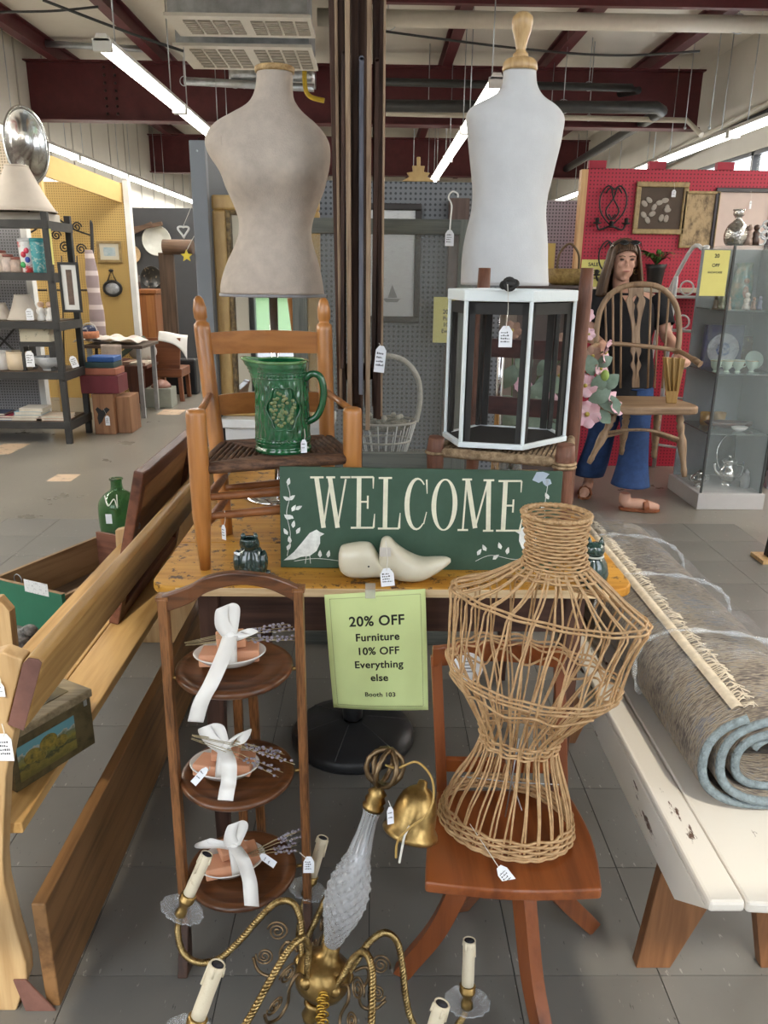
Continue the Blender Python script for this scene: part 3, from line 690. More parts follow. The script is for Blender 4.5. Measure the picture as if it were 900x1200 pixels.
def bird(x0, y0, f=1):
    out = [(-36, 16), (-24, 6), (-14, -6), (-6, -16), (2, -20), (6, -17), (11, -15), (6, -12), (6, -4), (2, 5), (-6, 11), (-16, 12), (-24, 15)]
    mb = MB(Ms); mb.add([Vector((*S(x0 + f * a, y0 + b), .0006)) for a, b in out], [tuple(range(len(out))) if f < 0 else tuple(reversed(range(len(out))))])
    stroke(mb, [(x0 - f * 10, y0 + 11), (x0 - f * 11, y0 + 20)], .0012); stroke(mb, [(x0 - f * 6, y0 + 10), (x0 - f * 5, y0 + 20)], .0012)
    part(sg, 'painted_bird', mb, WP)
bird(369, 644); bird(609, 642, -1)
vn = MB(Ms)
for x, y, a in [(339, 573, 80), (340, 590, 40), (341, 590, 150), (343, 603, 60), (347, 601, 30), (341, 612, 140), (345, 611, 150), (344, 622, 80), (348, 629, 60), (338, 630, 120), (337, 648, 60), (341, 640, 100), (375, 657, 90), (384, 657, 80), (630, 575, 80), (634, 590, 120), (626, 602, 60), (556, 655, 60), (566, 650, 120), (574, 660, 40), (590, 654, 80), (583, 648, 110)]:
    leafshape(vn, x, y, a, 9, 2.6)
for pts in ([(337, 655), (341, 630), (337, 605), (341, 585), (338, 572)], [(345, 661), (370, 658), (398, 661)], [(554, 662), (572, 655), (600, 660), (625, 655)], [(632, 570), (630, 600), (634, 630)]): stroke(vn, [tuple(p) for p in cat(pts, 6)], .0012)
part(sg, 'painted_vine', vn, WP)
sb_ = MB(Ms); leafshape(sb_, 614, 568, 20, 20, 7); leafshape(sb_, 636, 572, 160, 12, 5)
part(sg, 'pale_bow', sb_, mat('pale_blue_paint', (.42, .50, .58), .6))

# ---- shoe last
sl0 = P(397, 672, Z=TZ); sl0.y = 1.618
LASTM = mixmat('cream_lacquer', (.62, .57, .42), (.72, .68, .55), 9, .5, .3, .28, coat=.4)
ls = thing('shoe_last', 'cream painted wooden shoe last lying in front of the welcome sign', 'shoe last', (P(460, 680, Y=1.62).x, 1.62, TZ))
k_ = .00193
def lx(x): return P(397, 672, Y=1.62).x + (x - 397) * k_
def last_part(secs):    # (x, top, bottom, halfwidth) in photo pixels
    rings = []
    for x, zt, zb, w in secs:
        zc, hz_ = (zt + zb) / 2, (zb - zt) / 2; ring = []
        for j in range(20):
            a = 2 * PI * j / 20; ca, sa = math.cos(a), math.sin(a)
            ring.append(Vector((lx(x), 1.625 - w * math.copysign(abs(ca) ** .75, ca), TZ + .002 + (681 - zc + hz_ * math.copysign(abs(sa) ** .75, sa)) * .00196)))
        rings.append(ring)
    return MB().rings(rings)
part(ls, 'heel_block', last_part(cat([(397, 650, 664, .012), (400, 642, 672, .026), (410, 639, 678, .032), (425, 637, 679, .033), (436, 640, 678, .031), (446, 658, 677, .029), (450, 663, 676, .028)], 4)), LASTM)
part(ls, 'toe_block', last_part(cat([(444, 650, 674, .022), (447, 633, 675, .025), (456, 630, 677, .028), (466, 640, 681, .034), (480, 650, 682, .040), (495, 656, 680, .038), (510, 655, 673, .028), (522, 654, 665, .016), (528, 656, 660, .006)], 4)), LASTM)
part(ls, 'paper_label', MB().bar(P(445, 647, Y=1.588), P(458, 647, Y=1.588), .001, .020, (0, .2, 1)), mat('old_label', (.62, .58, .52), .8))
part(ls, 'pin_hole', MB().ell(P(432, 664, Y=1.5915), (.0022, .001, .0022), 8, 5).ell(P(458, 668, Y=1.5875), (.0022, .001, .0022), 8, 5), INK)
tag(P(453, 668, Y=1.575), P(452, 634, Y=1.595), 'white price tag lying at the front of the shoe last', .030, .036, (-.1, -1, .6), .15)

# ---- glazed animal figurines
TEAL = mixmat('dark_teal_glaze', (.006, .016, .014), (.02, .055, .05), 24, .5, .25, .08, coat=1, bmp=.15)
def figurine(x, y, label, cat_face):
    t = thing('animal_figurine', label, 'figurine', (x, y, TZ))
    def B(c, r, M=None): return ((x + c[0], y + c[1], TZ + c[2]), r)
    bo = MB().lathe([(.0, .0), (.030, .001), (.036, .012), (.037, .030), (.031, .054), (.022, .068), (.012, .076), (0, .078)], 24, (x, y, TZ), 1, .85)
    part(t, 'body', bo, TEAL)
    if cat_face:
        part(t, 'head', MB().ell(*B((0, -.006, .086), (.0225, .020, .018))), TEAL)
        for s in (-1, 1):
            part(t, 'ear', MB().lathe([(.008, 0), (.0055, .010), (.001, .019)], 10, (x + s * .0135, y - .004, TZ + .096)), TEAL)
            part(t, 'paw', MB().ell(*B((s * .014, -.031, .010), (.009, .010, .010))), TEAL)
        part(t, 'collar', MB().torus((x, y - .004, TZ + .071), .0195, .0028, n=24, m=6), mat('worn_white_glaze', (.35, .38, .37), .3))
    else:
        part(t, 'hollow_head', MB().grid(lambda u, v: Vector((x + (.017 + .004 * math.sin(PI * v)) * math.cos(2 * PI * u), y - .006 + (.015 + .004 * math.sin(PI * v)) * math.sin(2 * PI * u) - .010 * v, TZ + .066 + .030 * v)), 24, 8, cu=True), TEAL, solid=.004)
        for s in (-1, 1):
            part(t, 'ear', MB().ell(*B((s * .014, -.010, .098), (.006, .006, .008))), TEAL)
            part(t, 'wing', MB().ell(*B((s * .030, -.006, .036), (.010, .020, .028))), TEAL)
        part(t, 'tail', MB().ell(*B((.030, .004, .006), (.014, .010, .006))), TEAL)
    return t
f1 = P(295, 674, Z=TZ); figurine(f1.x, f1.y + .0, 'dark green glazed figurine with an open hollow head, left of the welcome sign', False)
f2 = P(693, 686, Z=TZ); figurine(f2.x, f2.y + .006, 'dark green glazed cat figurine at the right end of the table', True)
tag(P(276, 648, Y=f1.y - .03), P(289, 640, Y=f1.y - .02), 'tiny folded tag on a string at the open-headed green figurine', .006, .010, (0, -1, 0), 1.2, lines=1)

# ---- sale notice taped to the table edge
nt_ = thing('sale_notice', 'light green paper notice reading 20% OFF Furniture taped to the table edge', 'notice', P(440, 832, Y=1.55))
c00, c10, c01, c11 = P(380, 697, Y=1.566), P(498.5, 690, Y=1.566), P(391, 829, Y=1.585), P(502, 832, Y=1.548)
def sheet(u, v):      # v down
    p = lerp(lerp(c00, c10, u), lerp(c01, c11, u), v)
    return p + Vector((0, -.012 * math.sin(PI * v) * (1 - .4 * u) - .006 * math.sin(PI * u) * v, 0))
PAPER = mat('pale_green_paper', (.68, .80, .36), .75, var=.03)
part(nt_, 'paper', MB().grid(sheet, 16, 20), PAPER, solid=.0006)
PW, PH = .216, .279
def onsheet(vs, ox, oy):
    out = []
    for v_ in vs:
        u, w = (ox + v_.x) / PW, (oy - v_.y) / PH; p = sheet(u, w); e = .01
        n = (sheet(u + e, w) - sheet(u - e, w)).cross(sheet(u, w + e) - sheet(u, w - e)).normalized()
        if n.y > 0: n = -n
        out.append(p + n * .0012)
    return out
pm = MB()
for s, size, y in (('20% OFF', .029, .073), ('Furniture', .0225, .107), ('10% OFF', .0225, .139), ('Everything', .0225, .171), ('else', .0225, .203), ('Booth 103', .0145, .243)):
    vs, fs = text_mb(s, size * 1.06, bold=.00052 * size / .0225, space=1.06)
    part(nt_, 'text_line', MB().add(onsheet(vs, PW * .505, y), fs), mat('print_ink', (.02, .025, .015), .8))
db = MB()
def dash(x0, y0, x1, y1, n):
    for k in range(n):
        a, b = k / n, (k + .5) / n; xa, ya, xb, yb = x0 + (x1 - x0) * a, y0 + (y1 - y0) * a, x0 + (x1 - x0) * b, y0 + (y1 - y0) * b
        dx, dy = (.0005, 0) if x0 == x1 else (0, .0005)
        db.add(onsheet([Vector((xa - dx, -ya + dy, 0)), Vector((xb - dx * (1 if x0 != x1 else 1), -yb + dy, 0)), Vector((xb + dx, -yb - dy, 0)), Vector((xa + dx, -ya - dy, 0))], 0, 0), [(0, 1, 2, 3)])
dash(.011, .010, .205, .010, 52); dash(.011, .268, .205, .268, 52); dash(.011, .010, .011, .268, 66); dash(.205, .010, .205, .268, 66)
part(nt_, 'dashed_border', db, mat('print_ink', (.02, .025, .015), .8))['kind'] = 'stuff'
part(nt_, 'clear_tape', MB().box(P(428, 690, Y=1.57).x, P(440, 690, Y=1.57).x, 1.562, 1.600, TZ + .0002, TZ + .0008).box(P(428, 690, Y=1.57).x, P(440, 690, Y=1.57).x, 1.5618, 1.5626, TZ - .02, TZ + .0008), see('tape', (.8, .8, .75), .35, .2))
# ================================================================== FOREGROUND, LOWER HALF
OAK = wood('dark_quartered_oak', (.045, .016, .005), (.25, .105, .036), 'Z', 70, .42, .5, .2)
OAKX = wood('dark_oak_board', (.035, .012, .005), (.15, .056, .020), 'X', 16, .35, .5, .1, coat=.2)
# ---- three-tier folding cake stand
sX0, sX1, sY = -.400, -.140, 1.355
ts = thing('cake_stand', 'dark oak three-tier folding cake stand in front of the table', 'cake stand', ((sX0 + sX1) / 2, sY, 0))
pL0, pR0 = P(191, 700, Y=sY), P(350, 690, Y=sY + .035)
fL, fR = Vector((P(214, 1100, Y=1.30).x + .004, 1.315, 0)), Vector((P(361, 1100, Y=1.36).x, 1.375, 0))
def post(a, b):
    part(ts, 'side_post', MB().bar(a, b + (a - b) * .12, .018, .026, (0, 1, 0)), OAK, bevel=.002)
    part(ts, 'foot', MB().bar(b + (a - b) * .13, b + Vector((0, -.03, 0)) + Vector((0, 0, .006)), .020, .026, (0, 1, 0), .022, .05), wood('near_black_oak', (.02, .009, .006), (.06, .026, .014), 'Z', 20, .45), bevel=.003)
post(pL0, fL); post(pR0, fR)
hp = [pL0 + Vector((.0, 0, -.012)), P(222, 696, Y=sY), P(243, 684, Y=sY + .01), P(275, 677, Y=sY + .015), P(310, 680, Y=sY + .02), P(333, 688, Y=sY + .03), P(343, 693, Y=sY + .034), pR0 + Vector((0, 0, -.012))]
hpts = cat(hp, 5)
def hand(u, v):
    i = min(int(round(u * (len(hpts) - 1))), len(hpts) - 1); p = Vector(hpts[i]); w = .012 + .006 * abs(math.cos(PI * u))
    q_ = [(-.009, -w), (-.009, w), (.009, w), (.009, -w)][int(round(v * 4)) % 4]
    return p + Vector((0, q_[0], q_[1]))
part(ts, 'handle', MB().grid(hand, len(hpts), 4, cv=True, smooth=False), OAKX, bevel=.003)
part(ts, 'post_cap', MB().box(pL0.x - .012, pL0.x + .012, pL0.y - .012, pL0.y + .016, pL0.z - .004, pL0.z + .004), OAK); part(ts, 'post_cap', MB().box(pR0.x - .012, pR0.x + .012, pR0.y - .012, pR0.y + .016, pR0.z - .004, pR0.z + .004), OAK)
SHZ = []
for i, (cx, cy, z) in enumerate([(275, 781, .685), (279, 905, .447), (284, 1018, .205)]):
    c = P(cx, cy, Z=z); SHZ.append(c)
    part(ts, 'shelf', MB().lathe([(0, -.010), (.112, -.010), (.117, -.004), (.117, .002), (.113, .005), (.104, .006), (.098, .0045), (.094, .002), (.070, .001), (.066, .002), (.062, .001), (0, .001)], 56, c), OAKX)
    for p0, p1 in ((pL0, fL), (pR0, fR)):
        q0 = lerp(p0, p1, (p0.z - z) / p0.z); part(ts, 'pivot_pin', MB().tube([q0, (c.x + (q0.x - c.x) * .8, q0.y, z - .004)], .004, 6), BRASS)
rl = SHZ[0].y + .105
for dx in (-.018, .014):
    part(ts, 'rear_leg', MB().bar((SHZ[0].x + dx, rl, .675), (SHZ[0].x + dx * 1.4, rl + .03, .0), .020, .016, (0, 1, 0)), OAK, bevel=.002)
part(ts, 'turned_knob', MB().lathe([(.012, -.03), (.020, -.02), (.022, 0), (.020, .02), (.012, .03)], 16, (SHZ[2].x + .0, rl, .30)), OAKX)
tag(P(362, 1006, Y=1.345), P(351, 999, Y=1.35), 'white price tag tied to the right post of the cake stand', .0225, .0285, (0, -1, .6))
# ---- gift soaps on little dishes
PORC = mat('porcelain', (.80, .79, .76), .18, var=.04, coat=.5)
SOAP = mat('peach_soap', (.68, .34, .20), .55, var=.08)
RIBB = mat('satin_ribbon', (.80, .78, .74), .33, var=.05, sheen=.5)
LAV = mixmat('lavender_bud', (.17, .15, .19), (.36, .33, .38), 200, .5, .2, .9)
STRAW = mat('dry_stalk', (.36, .30, .17), .8)
def ribbon(path, w, wdir):
    pts = [Vector(p) for p in cat(path, 6)]; wd_ = [Vector(x) for x in wdir] if isinstance(wdir, list) else [Vector(wdir)] * 2
    n = len(pts)
    return MB().grid(lambda u, v: pts[int(round(v * (n - 1)))] + lerp(wd_[0], wd_[-1], v).normalized() * w * (u - .5), 3, n)
def soap_set(c, label, ang, tail, sprig, bow):
    c = Vector(c); t = thing('gift_soap_dish', label, 'gift soap', c, 'ribboned soap dishes on the cake stand')
    Rz = Matrix.Rotation(R(ang), 3, 'Z')
    K = 1.3
    def L(x, y, z): return c + Rz @ Vector((x, y, z)) * K
    part(t, 'dish', MB().lathe([(0, .002), (.030, .001), (.042, .006), (.054, .017), (.056, .019), (.054, .020), (.042, .010), (.030, .005), (0, .005)], 36, c, 1.0, .74, M=Rz @ Matrix.Scale(K, 3)), PORC)
    for k, (x, y, z) in enumerate(((-.020, -.004, .012), (.021, .004, .014), (.002, .006, .030))):
        m = fm(L(x, y, z), Rz @ Vector((1, .12 * (k - 1), 0)), Rz @ Vector((0, 1, .1 * (k - 1))))
        part(t, 'soap_bar', MB(m).box(-.024 * K, .024 * K, -.021 * K, .021 * K, -.008 * K, .012 * K) if k < 2 else MB(m).box(-.022 * K, .022 * K, -.018 * K, .018 * K, 0, .014 * K), SOAP, bevel=.003)
    part(t, 'ribbon_wrap', MB().tube([L(.003 + .0, -.033, .012), L(.003, -.024, .032), L(.003, -.012, .047), L(.003, .014, .047), L(.003, .03, .022)], .012, 6, flat=.2), RIBB)
    k0 = L(.003, -.012, .052)
    part(t, 'ribbon_knot', MB().ell(k0, (.009, .007, .007)), RIBB)
    for lp in bow:
        part(t, 'bow_loop', ribbon([k0] + [k0 + Vector(p) * K for p in lp] + [k0], .030, [(.9, .1, .5), (.9, -.1, .3)]), RIBB, solid=.0006)
    part(t, 'ribbon_tail', ribbon([k0] + [Vector(p) for p in tail], .031, [(1, 0, .05), (.95, -.1, .0)]), RIBB, solid=.0006)
    rr = random.Random(ang + 5)
    for i in range(6):
        b = [Vector(p) for p in sprig]; j = Vector((rr.uniform(-.006, .006), rr.uniform(-.008, .008), rr.uniform(-.004, .012)))
        e = b[1] + j * 3.0; s0 = b[0] + j * .5
        sp_ = part(t, 'lavender_sprig', MB().tube([s0, lerp(s0, e, .5) + Vector((0, 0, .006)), e], .0007, 5), STRAW)
        bd_ = MB()
        for m in range(9):
            p = lerp(s0, e, .60 + .4 * m / 9) + Vector((rr.uniform(-.003, .003), rr.uniform(-.003, .003), .003 + rr.uniform(-.002, .003))); bd_.ell(p, (.0038, .0028, .0028), 6, 4)
        part(sp_, 'flower_buds', bd_, LAV)
    return t
d1, d2, d3 = [P(x, y, Z=s.z + .006) for (x, y), s in zip([(270, 776), (264, 905), (272, 1017)], SHZ)]
soap_set(d1, 'gift soap dish with long hanging ribbon on the top tier of the cake stand', 8, [P(262, 768, Y=d1.y - .07), P(248, 800, Y=d1.y - .115), P(236, 822, Y=d1.y - .128), P(229, 846, Y=d1.y - .125)], [P(218, 756, Y=d1.y - .01), P(348, 748, Y=d1.y + .01)], [[(-.012, 0, .02), (-.01, .005, .045), (.005, .004, .04)], [(.02, -.004, -.002), (.032, 0, .002), (.018, .004, .006)]])
soap_set(d2, 'gift soap dish with looped bow on the middle tier of the cake stand', -6, [P(268, 893, Y=d2.y - .065), P(268, 915, Y=d2.y - .075), P(266, 926, Y=d2.y - .09), P(264, 938, Y=d2.y - .10)], [P(226, 864, Y=d2.y - .02), P(338, 900, Y=d2.y - .02)], [[(-.018, 0, .016), (-.028, .005, .036), (-.008, .004, .034)], [(.016, 0, .018), (.034, .005, .028), (.024, .004, .006)]])
soap_set(d3, 'gift soap dish with one upright bow loop on the bottom tier of the cake stand', 22, [P(284, 1006, Y=d3.y - .06), P(292, 1030, Y=d3.y - .07), P(294, 1048, Y=d3.y - .09), P(295, 1062, Y=d3.y - .105)], [P(290, 1004, Y=d3.y), P(350, 992, Y=d3.y + .01)], [[(-.006, 0, .018), (.002, .005, .042), (.014, .004, .034)], [(-.03, 0, .006), (-.05, .004, .008), (-.05, .0, .0)]])
tag(P(241, 902, Y=d2.y - .075), P(246, 898, Y=d2.y - .06), 'slim white tag on the middle soap dish', .014, .034, (.1, -1, .9), -.75, lines=2)
tag(P(307, 1003, Y=d3.y - .03), P(303, 1000, Y=d3.y - .02), 'slim white tag on the bottom soap dish', .014, .034, (.1, -1, .9), .95, lines=2)

# ---- folded wooden umbrella standing through the table, with its base
UB = P(413, 862, Z=.04); ux, uy = UB.x, 2.16
BASEM = mat('black_resin', (.020, .021, .023), .38, var=.15, bmp=.05)
ub = thing('umbrella_base', 'round black umbrella base on the floor under the table', 'umbrella base', (ux, uy, 0))
part(ub, 'disc', MB().lathe([(0, 0), (.188, 0), (.196, .012), (.196, .030), (.188, .042), (.150, .054), (.08, .072), (.040, .080), (.030, .080), (.028, .004), (0, .004)], 64, (ux, uy, 0)), BASEM)
for k in range(6):
    a = R(15 + 60 * k); part(ub, 'seam', MB().tube([(ux + .045 * math.cos(a), uy + .045 * math.sin(a), .0795), (ux + .15 * math.cos(a), uy + .15 * math.sin(a), .0545), (ux + .187 * math.cos(a), uy + .187 * math.sin(a), .0425)], .0016, 5), mat('seam_grey', (.06, .06, .062), .5))
part(ub, 'collar', MB().lathe([(.026, .08), (.032, .085), (.033, .14), (.028, .15), (.0225, .15), (.0225, .08)], 24, (ux, uy, 0)), BASEM)
POLE = wood('weathered_brown', (.022, .012, .009), (.080, .044, .032), 'Z', 20, .75, .3, .5)
POLET = wood('weathered_tan', (.16, .10, .062), (.34, .24, .16), 'Z', 26, .8, .3, .5)
POLEG = wood('weathered_grey_blue', (.075, .078, .10), (.17, .17, .20), 'Z', 20, .8, .3, .4)
um = thing('folded_umbrella', 'bundle of weathered wooden ribs of a folded umbrella rising through the table', 'umbrella', (ux, uy, .005))
pX = P(421, 250, Y=uy - .02).x
part(um, 'pole', MB().tube([(ux, uy, .006), (lerp(ux, pX, .6), uy, 1.1), (pX, uy, 2.62)], .019, 14), POLE)
spec = [(390, 400, .020, .030, 1.085, 2.55, POLE), (399, 402, .018, .028, 1.10, 2.5, POLE), (407, 410, .012, .03, 1.06, 2.55, POLET), (416, 417, .016, .03, 1.10, 2.5, POLE), (424, 423, .012, .03, 1.13, 1.94, POLEG), (433, 431, .012, .03, 1.035, 2.55, POLET), (441, 441, .018, .03, 1.06, 2.5, POLE), (448, 444, .014, .035, 1.06, 2.55, POLE), (403, 401, .010, .022, 1.2, 1.95, POLE), (443, 437, .012, .022, 1.2, 1.94, POLE), (394, 400, .008, .05, 1.10, 2.55, POLET), (451, 447, .006, .04, 1.07, 2.5, POLET)]
for k, (xt, xb, w, dp, z0, z1, m) in enumerate(spec):
    yy = uy - .035 - .022 * ((k * 7) % 3) / 2 - (.02 if k in (2, 5, 8, 9, 4) else 0)
    a, b = P(xt, 0, Y=yy), P(xb, 470, Y=yy); d = (a - b); f = lambda z: b + d * ((z - b.z) / d.z)
    mb = MB().bar(f(z0), f(z1), w, dp, (0, 1, 0))
    if z1 < 2: mb.tube([f(z1) + Vector((0, -dp / 2, -.004)), f(z1) + Vector((0, dp / 2, -.004))], w * .55, 10)
    part(um, 'rib' if z1 > 2 else 'strut', mb, m, bevel=.002)
for k in range(5):
    x = pX - .045 + .022 * k; part(um, 'rib', MB().bar((x, uy + .045, 1.08), (x, uy + .04, 2.5), .015, .02, (0, 1, 0)), POLE)
part(um, 'runner_hub', MB().lathe([(.022, 1.16), (.05, 1.165), (.05, 1.20), (.022, 1.205)], 16, (lerp(ux, pX, .65), uy, 0)), POLE)
part(um, 'top_hub', MB().lathe([(.02, 2.48), (.055, 2.49), (.055, 2.53), (.02, 2.55), (.0, 2.64)], 16, (pX, uy, 0)), POLE)
tag(P(447, 407, Y=2.07), P(444, 402, Y=2.09), 'white price tag hung on the folded wooden umbrella', .028, .066, (.0, -1, .0), -.1)

# ---- torso forms
def torso(t, name, cont, Yc, m, dep, bust=None, top=None):
    rings = []
    cs = cat([(y, l, r, d) for (y, l, r), d in zip(cont, dep)], 4)
    for y, l, r, d in cs:
        a, b = P(l, y, Y=Yc), P(r, y, Y=Yc); c = (a + b) / 2; w = (b - a).length / 2; ring = []
        for k in range(40):
            an = 2 * PI * k / 40; ca, sa = math.cos(an), math.sin(an)
            p = Vector((c.x + w * math.copysign(abs(ca) ** .9, ca), Yc + d * math.copysign(abs(sa) ** .9, sa), c.z))
            if bust and sa < 0:
                for bx_, by_, br, amp in bust:
                    q_ = P(bx_, by_, Y=Yc); dd = ((p.x - q_.x) ** 2 + (p.z - q_.z) ** 2) / br ** 2; p.y -= amp * math.exp(-dd)
            ring.append(p)
        rings.append(ring)
    return part(t, name, MB().rings(rings), m)
LINEN = mat('aged_linen', (.50, .43, .365), .85, var=.10, scale=30, bmp=.2, bscale=260)
WCLOTH = mat('white_cloth', (.66, .67, .68), .85, var=.04, scale=18, bmp=.12, bscale=300)
m1 = thing('dress_form', 'aged linen torso dress form on a chrome pole behind the honey armchair', 'dress form', (P(320, 345, Y=2.3).x, 2.3, TZ))
C1 = [(86, 301, 343), (100, 300, 343), (114, 296, 344), (124, 288, 349), (134, 271, 358), (144, 254, 370), (154, 245, 379), (165, 241, 385), (175, 242, 387), (186, 247, 387), (196, 254, 386), (206, 260, 384), (222, 266, 380), (240, 274, 373), (258, 280, 367), (274, 280, 365), (290, 275, 368), (310, 266, 374), (330, 260, 378), (344, 259, 380)]
D1 = [.045, .045, .048, .052, .060, .072, .082, .092, .098, .102, .105, .104, .096, .085, .078, .077, .084, .096, .104, .105]
torso(m1, 'torso', C1, 2.3, LINEN, D1, bust=[(293, 212, .055, .030), (350, 205, .05, .034)])
def arm_plate(x, y, s):
    c = P(x, y, Y=2.275); part(m1, 'arm_plate', MB().lathe([(0, .012), (.030, .010), (.042, .003), (.045, 0)], 20, c, 1, 1.3, M=Matrix.Rotation(R(90 * s), 3, 'Y') @ Matrix.Rotation(R(20), 3, 'X')), LINEN)
arm_plate(256, 172, -1)
nk = P(322, 86, Y=2.3)
part(m1, 'neck_cap', MB().lathe([(.048, 0), (.050, .004), (.050, .013), (.046, .016), (0, .017)], 30, nk, 1.06, .95), mixmat('striped_rope_trim', (.30, .18, .07), (.60, .42, .20), 40, .5, .1, .6, stretch=(1, .2, 1.2)))
bc = P(320, 345, Y=2.3)
part(m1, 'bottom_plate', MB().lathe([(0, -.006), (.13, -.006), (.13, .002), (0, .002)], 36, (bc.x, 2.3, bc.z), 1.18, .80), mat('grey_edge', (.3, .3, .32), .5))
part(m1, 'pole', MB().tube([(bc.x, 2.3, TZ + .02), (bc.x, 2.3, bc.z)], .0125, 14), CHROME)
part(m1, 'base', MB().lathe([(0, 0), (.11, 0), (.11, .006), (.09, .014), (.02, .022), (.014, .05), (0, .05)], 32, (bc.x, 2.3, TZ)), CHROME)
m2 = thing('child_dress_form', 'white cloth child torso form with turned wooden finial behind the screen box', 'dress form', (P(592, 330, Y=2.36).x, 2.36, TZ))
C2 = [(84, 590, 628), (98, 589, 629), (108, 584, 633), (115, 574, 639), (121, 562, 648), (128, 551, 656), (138, 546, 661), (150, 547, 660), (170, 549, 656), (190, 551, 651), (210, 553, 646), (230, 554, 641), (250, 552, 639), (270, 547, 640), (290, 543, 641), (310, 541, 641), (334, 540, 642)]
D2 = [.04, .04, .044, .05, .056, .062, .072, .08, .09, .094, .096, .096, .098, .102, .106, .108, .106]
torso(m2, 'torso', C2, 2.36, WCLOTH, D2)
PINE = wood('turned_pine', (.42, .24, .09), (.62, .42, .20), 'Z', 18, .4, .5, .05, coat=.3)
n2 = P(609, 84, Y=2.36)
part(m2, 'neck_cap', MB().lathe([(.046, 0), (.048, .006), (.046, .020), (.040, .028), (.034, .030), (0, .030)], 30, n2), PINE)
part(m2, 'finial', MB().lathe([(.022, .030), (.021, .042), (.014, .048), (.013, .054), (.018, .075), (.026, .10), (.029, .118), (.027, .130), (.016, .140), (0, .143)], 24, n2), PINE)
b2 = P(592, 334, Y=2.36)
part(m2, 'pole', MB().tube([(b2.x, 2.36, TZ + .02), (b2.x, 2.36, b2.z)], .012, 12), CHROME)
part(m2, 'base', MB().lathe([(0, 0), (.10, 0), (.10, .006), (.02, .022), (.013, .05), (0, .05)], 32, (b2.x, 2.36, TZ)), CHROME)

# ---- small swivel chair
CHERRY = wood('cherry_red_wood', (.13, .029, .006), (.255, .070, .017), 'Y', 10, .30, .5, .05, coat=.35)
CHERZ = wood('cherry_red_post', (.13, .030, .007), (.24, .068, .019), 'Z', 10, .35, .5, .05, coat=.25)
sz = .42; hubc = Vector((.262, 1.235, 0))
sw = thing('swivel_chair', 'small reddish wooden swivel chair in front of the table, right of the chandelier', 'chair', hubc)
A, B_, C_, D_ = P(498, 1034, Z=sz), P(706, 1042, Z=sz), P(664, 925, Z=sz), P(512, 925, Z=sz)
def edge(a, b, bul, n=8):
    nrm = Vector((b.y - a.y, a.x - b.x)).normalized() * bul
    return [((lerp(a, b, i / n)).x + nrm.x * math.sin(PI * i / n), (lerp(a, b, i / n)).y + nrm.y * math.sin(PI * i / n)) for i in range(n)]
part(sw, 'seat', MB().prism(edge(A, B_, .012) + edge(B_, C_, .016) + edge(C_, D_, .0) + edge(D_, A, .006), sz - .024, sz), CHERRY, bevel=.006, seg=3)
part(sw, 'screw', MB().lathe([(.010, .30), (.010, .40)] if False else [(.009 + .0015 * (k % 2), .30 + .003 * k) for k in range(32)], 14, hubc), mat('black_screw', (.012, .012, .012), .35, metal=.6))
part(sw, 'leg_block', MB().lathe([(.020, .335), (.045, .34), (.05, .36), (.045, .392), (.02, .396)], 20, hubc), CHERZ)
for fx, fy in ((P(470, 1142, Z=0)[:2]), (P(694, 1088, Z=0)[:2]), (.345, 1.075), (.215, 1.47)):
    f = Vector((fx, fy, 0)); d = (f - hubc).normalized()
    pts = cat([hubc + d * .03 + Vector((0, 0, .365)), hubc + d * .06 + Vector((0, 0, .335)), lerp(hubc, f, .6) + Vector((0, 0, .158)), lerp(hubc, f, .88) + Vector((0, 0, .050)), f + Vector((0, 0, .004))], 5)
    side = d.cross(Vector((0, 0, 1)))
    def lg(u, v, pts=pts, side=side):
        i = int(round(u * (len(pts) - 1))); p = Vector(pts[i]); tan = (Vector(pts[min(i + 1, len(pts) - 1)]) - Vector(pts[max(i - 1, 0)])).normalized(); nn = side.cross(tan)
        w, h = .015 - .002 * u, .021 - .004 * u; a, b = [(-1, -1), (1, -1), (1, 1), (-1, 1)][int(round(v * 4)) % 4]
        q_ = p + side * w * a + nn * h * b
        if q_.z < .003: q_.z = .003
        return q_
    part(sw, 'leg', MB().rings([[lg(i / (len(pts) - 1), j / 4) for j in range(4)] for i in range(len(pts))], smooth=False), CHERZ, bevel=.002)
sl_b, sl_t = P(514, 922, Z=sz), P(511, 768, Y=1.40); sr_b, sr_t = P(655, 925, Z=sz), P(655, 770, Y=1.41)
for b, tt in ((sl_b, sl_t), (sr_b, sr_t)):
    part(sw, 'back_post', MB().bar(b + Vector((.008, -.01, -.03)), tt, .022, .016, (0, 1, 0)), CHERZ, bevel=.002)
pr = cat([sl_t + Vector((-.008, -.006, 0)), (sl_t + sr_t) / 2 + Vector((0, .022, 0)), sr_t + Vector((.010, -.006, 0))], 8)
part(sw, 'back_rail', MB().rings([[Vector(p) + Vector((0, dy, dz)) for dy, dz in ((-.008, -.020), (.008, -.020), (.008, .022), (-.008, .022))] for p in pr], smooth=False), CHERRY, bevel=.002)
part(sw, 'lower_rail', MB().bar(lerp(sl_b, sl_t, .18), lerp(sr_b, sr_t, .18), .014, .03), CHERRY, bevel=.002)
rt = P(548, 782, Y=1.375)
rtag = thing('round_tag', 'round white paper tag hanging on the back rail of the swivel chair', 'price tag', rt)
part(rtag, 'card', MB().lathe([(0, 0), (.031, 0), (.031, .001), (0, .001)], 32, rt, M=Matrix.Rotation(R(80), 3, 'X')), CARD)
hw = MB()
for k in range(5): hw.box(rt.x - .018 + .003 * k, rt.x + .014, rt.y - .0035 - .001 * k, rt.y - .003 - .001 * k, rt.z - .016 + k * .008, rt.z - .0145 + k * .008)
part(rtag, 'handwriting', hw, INK)
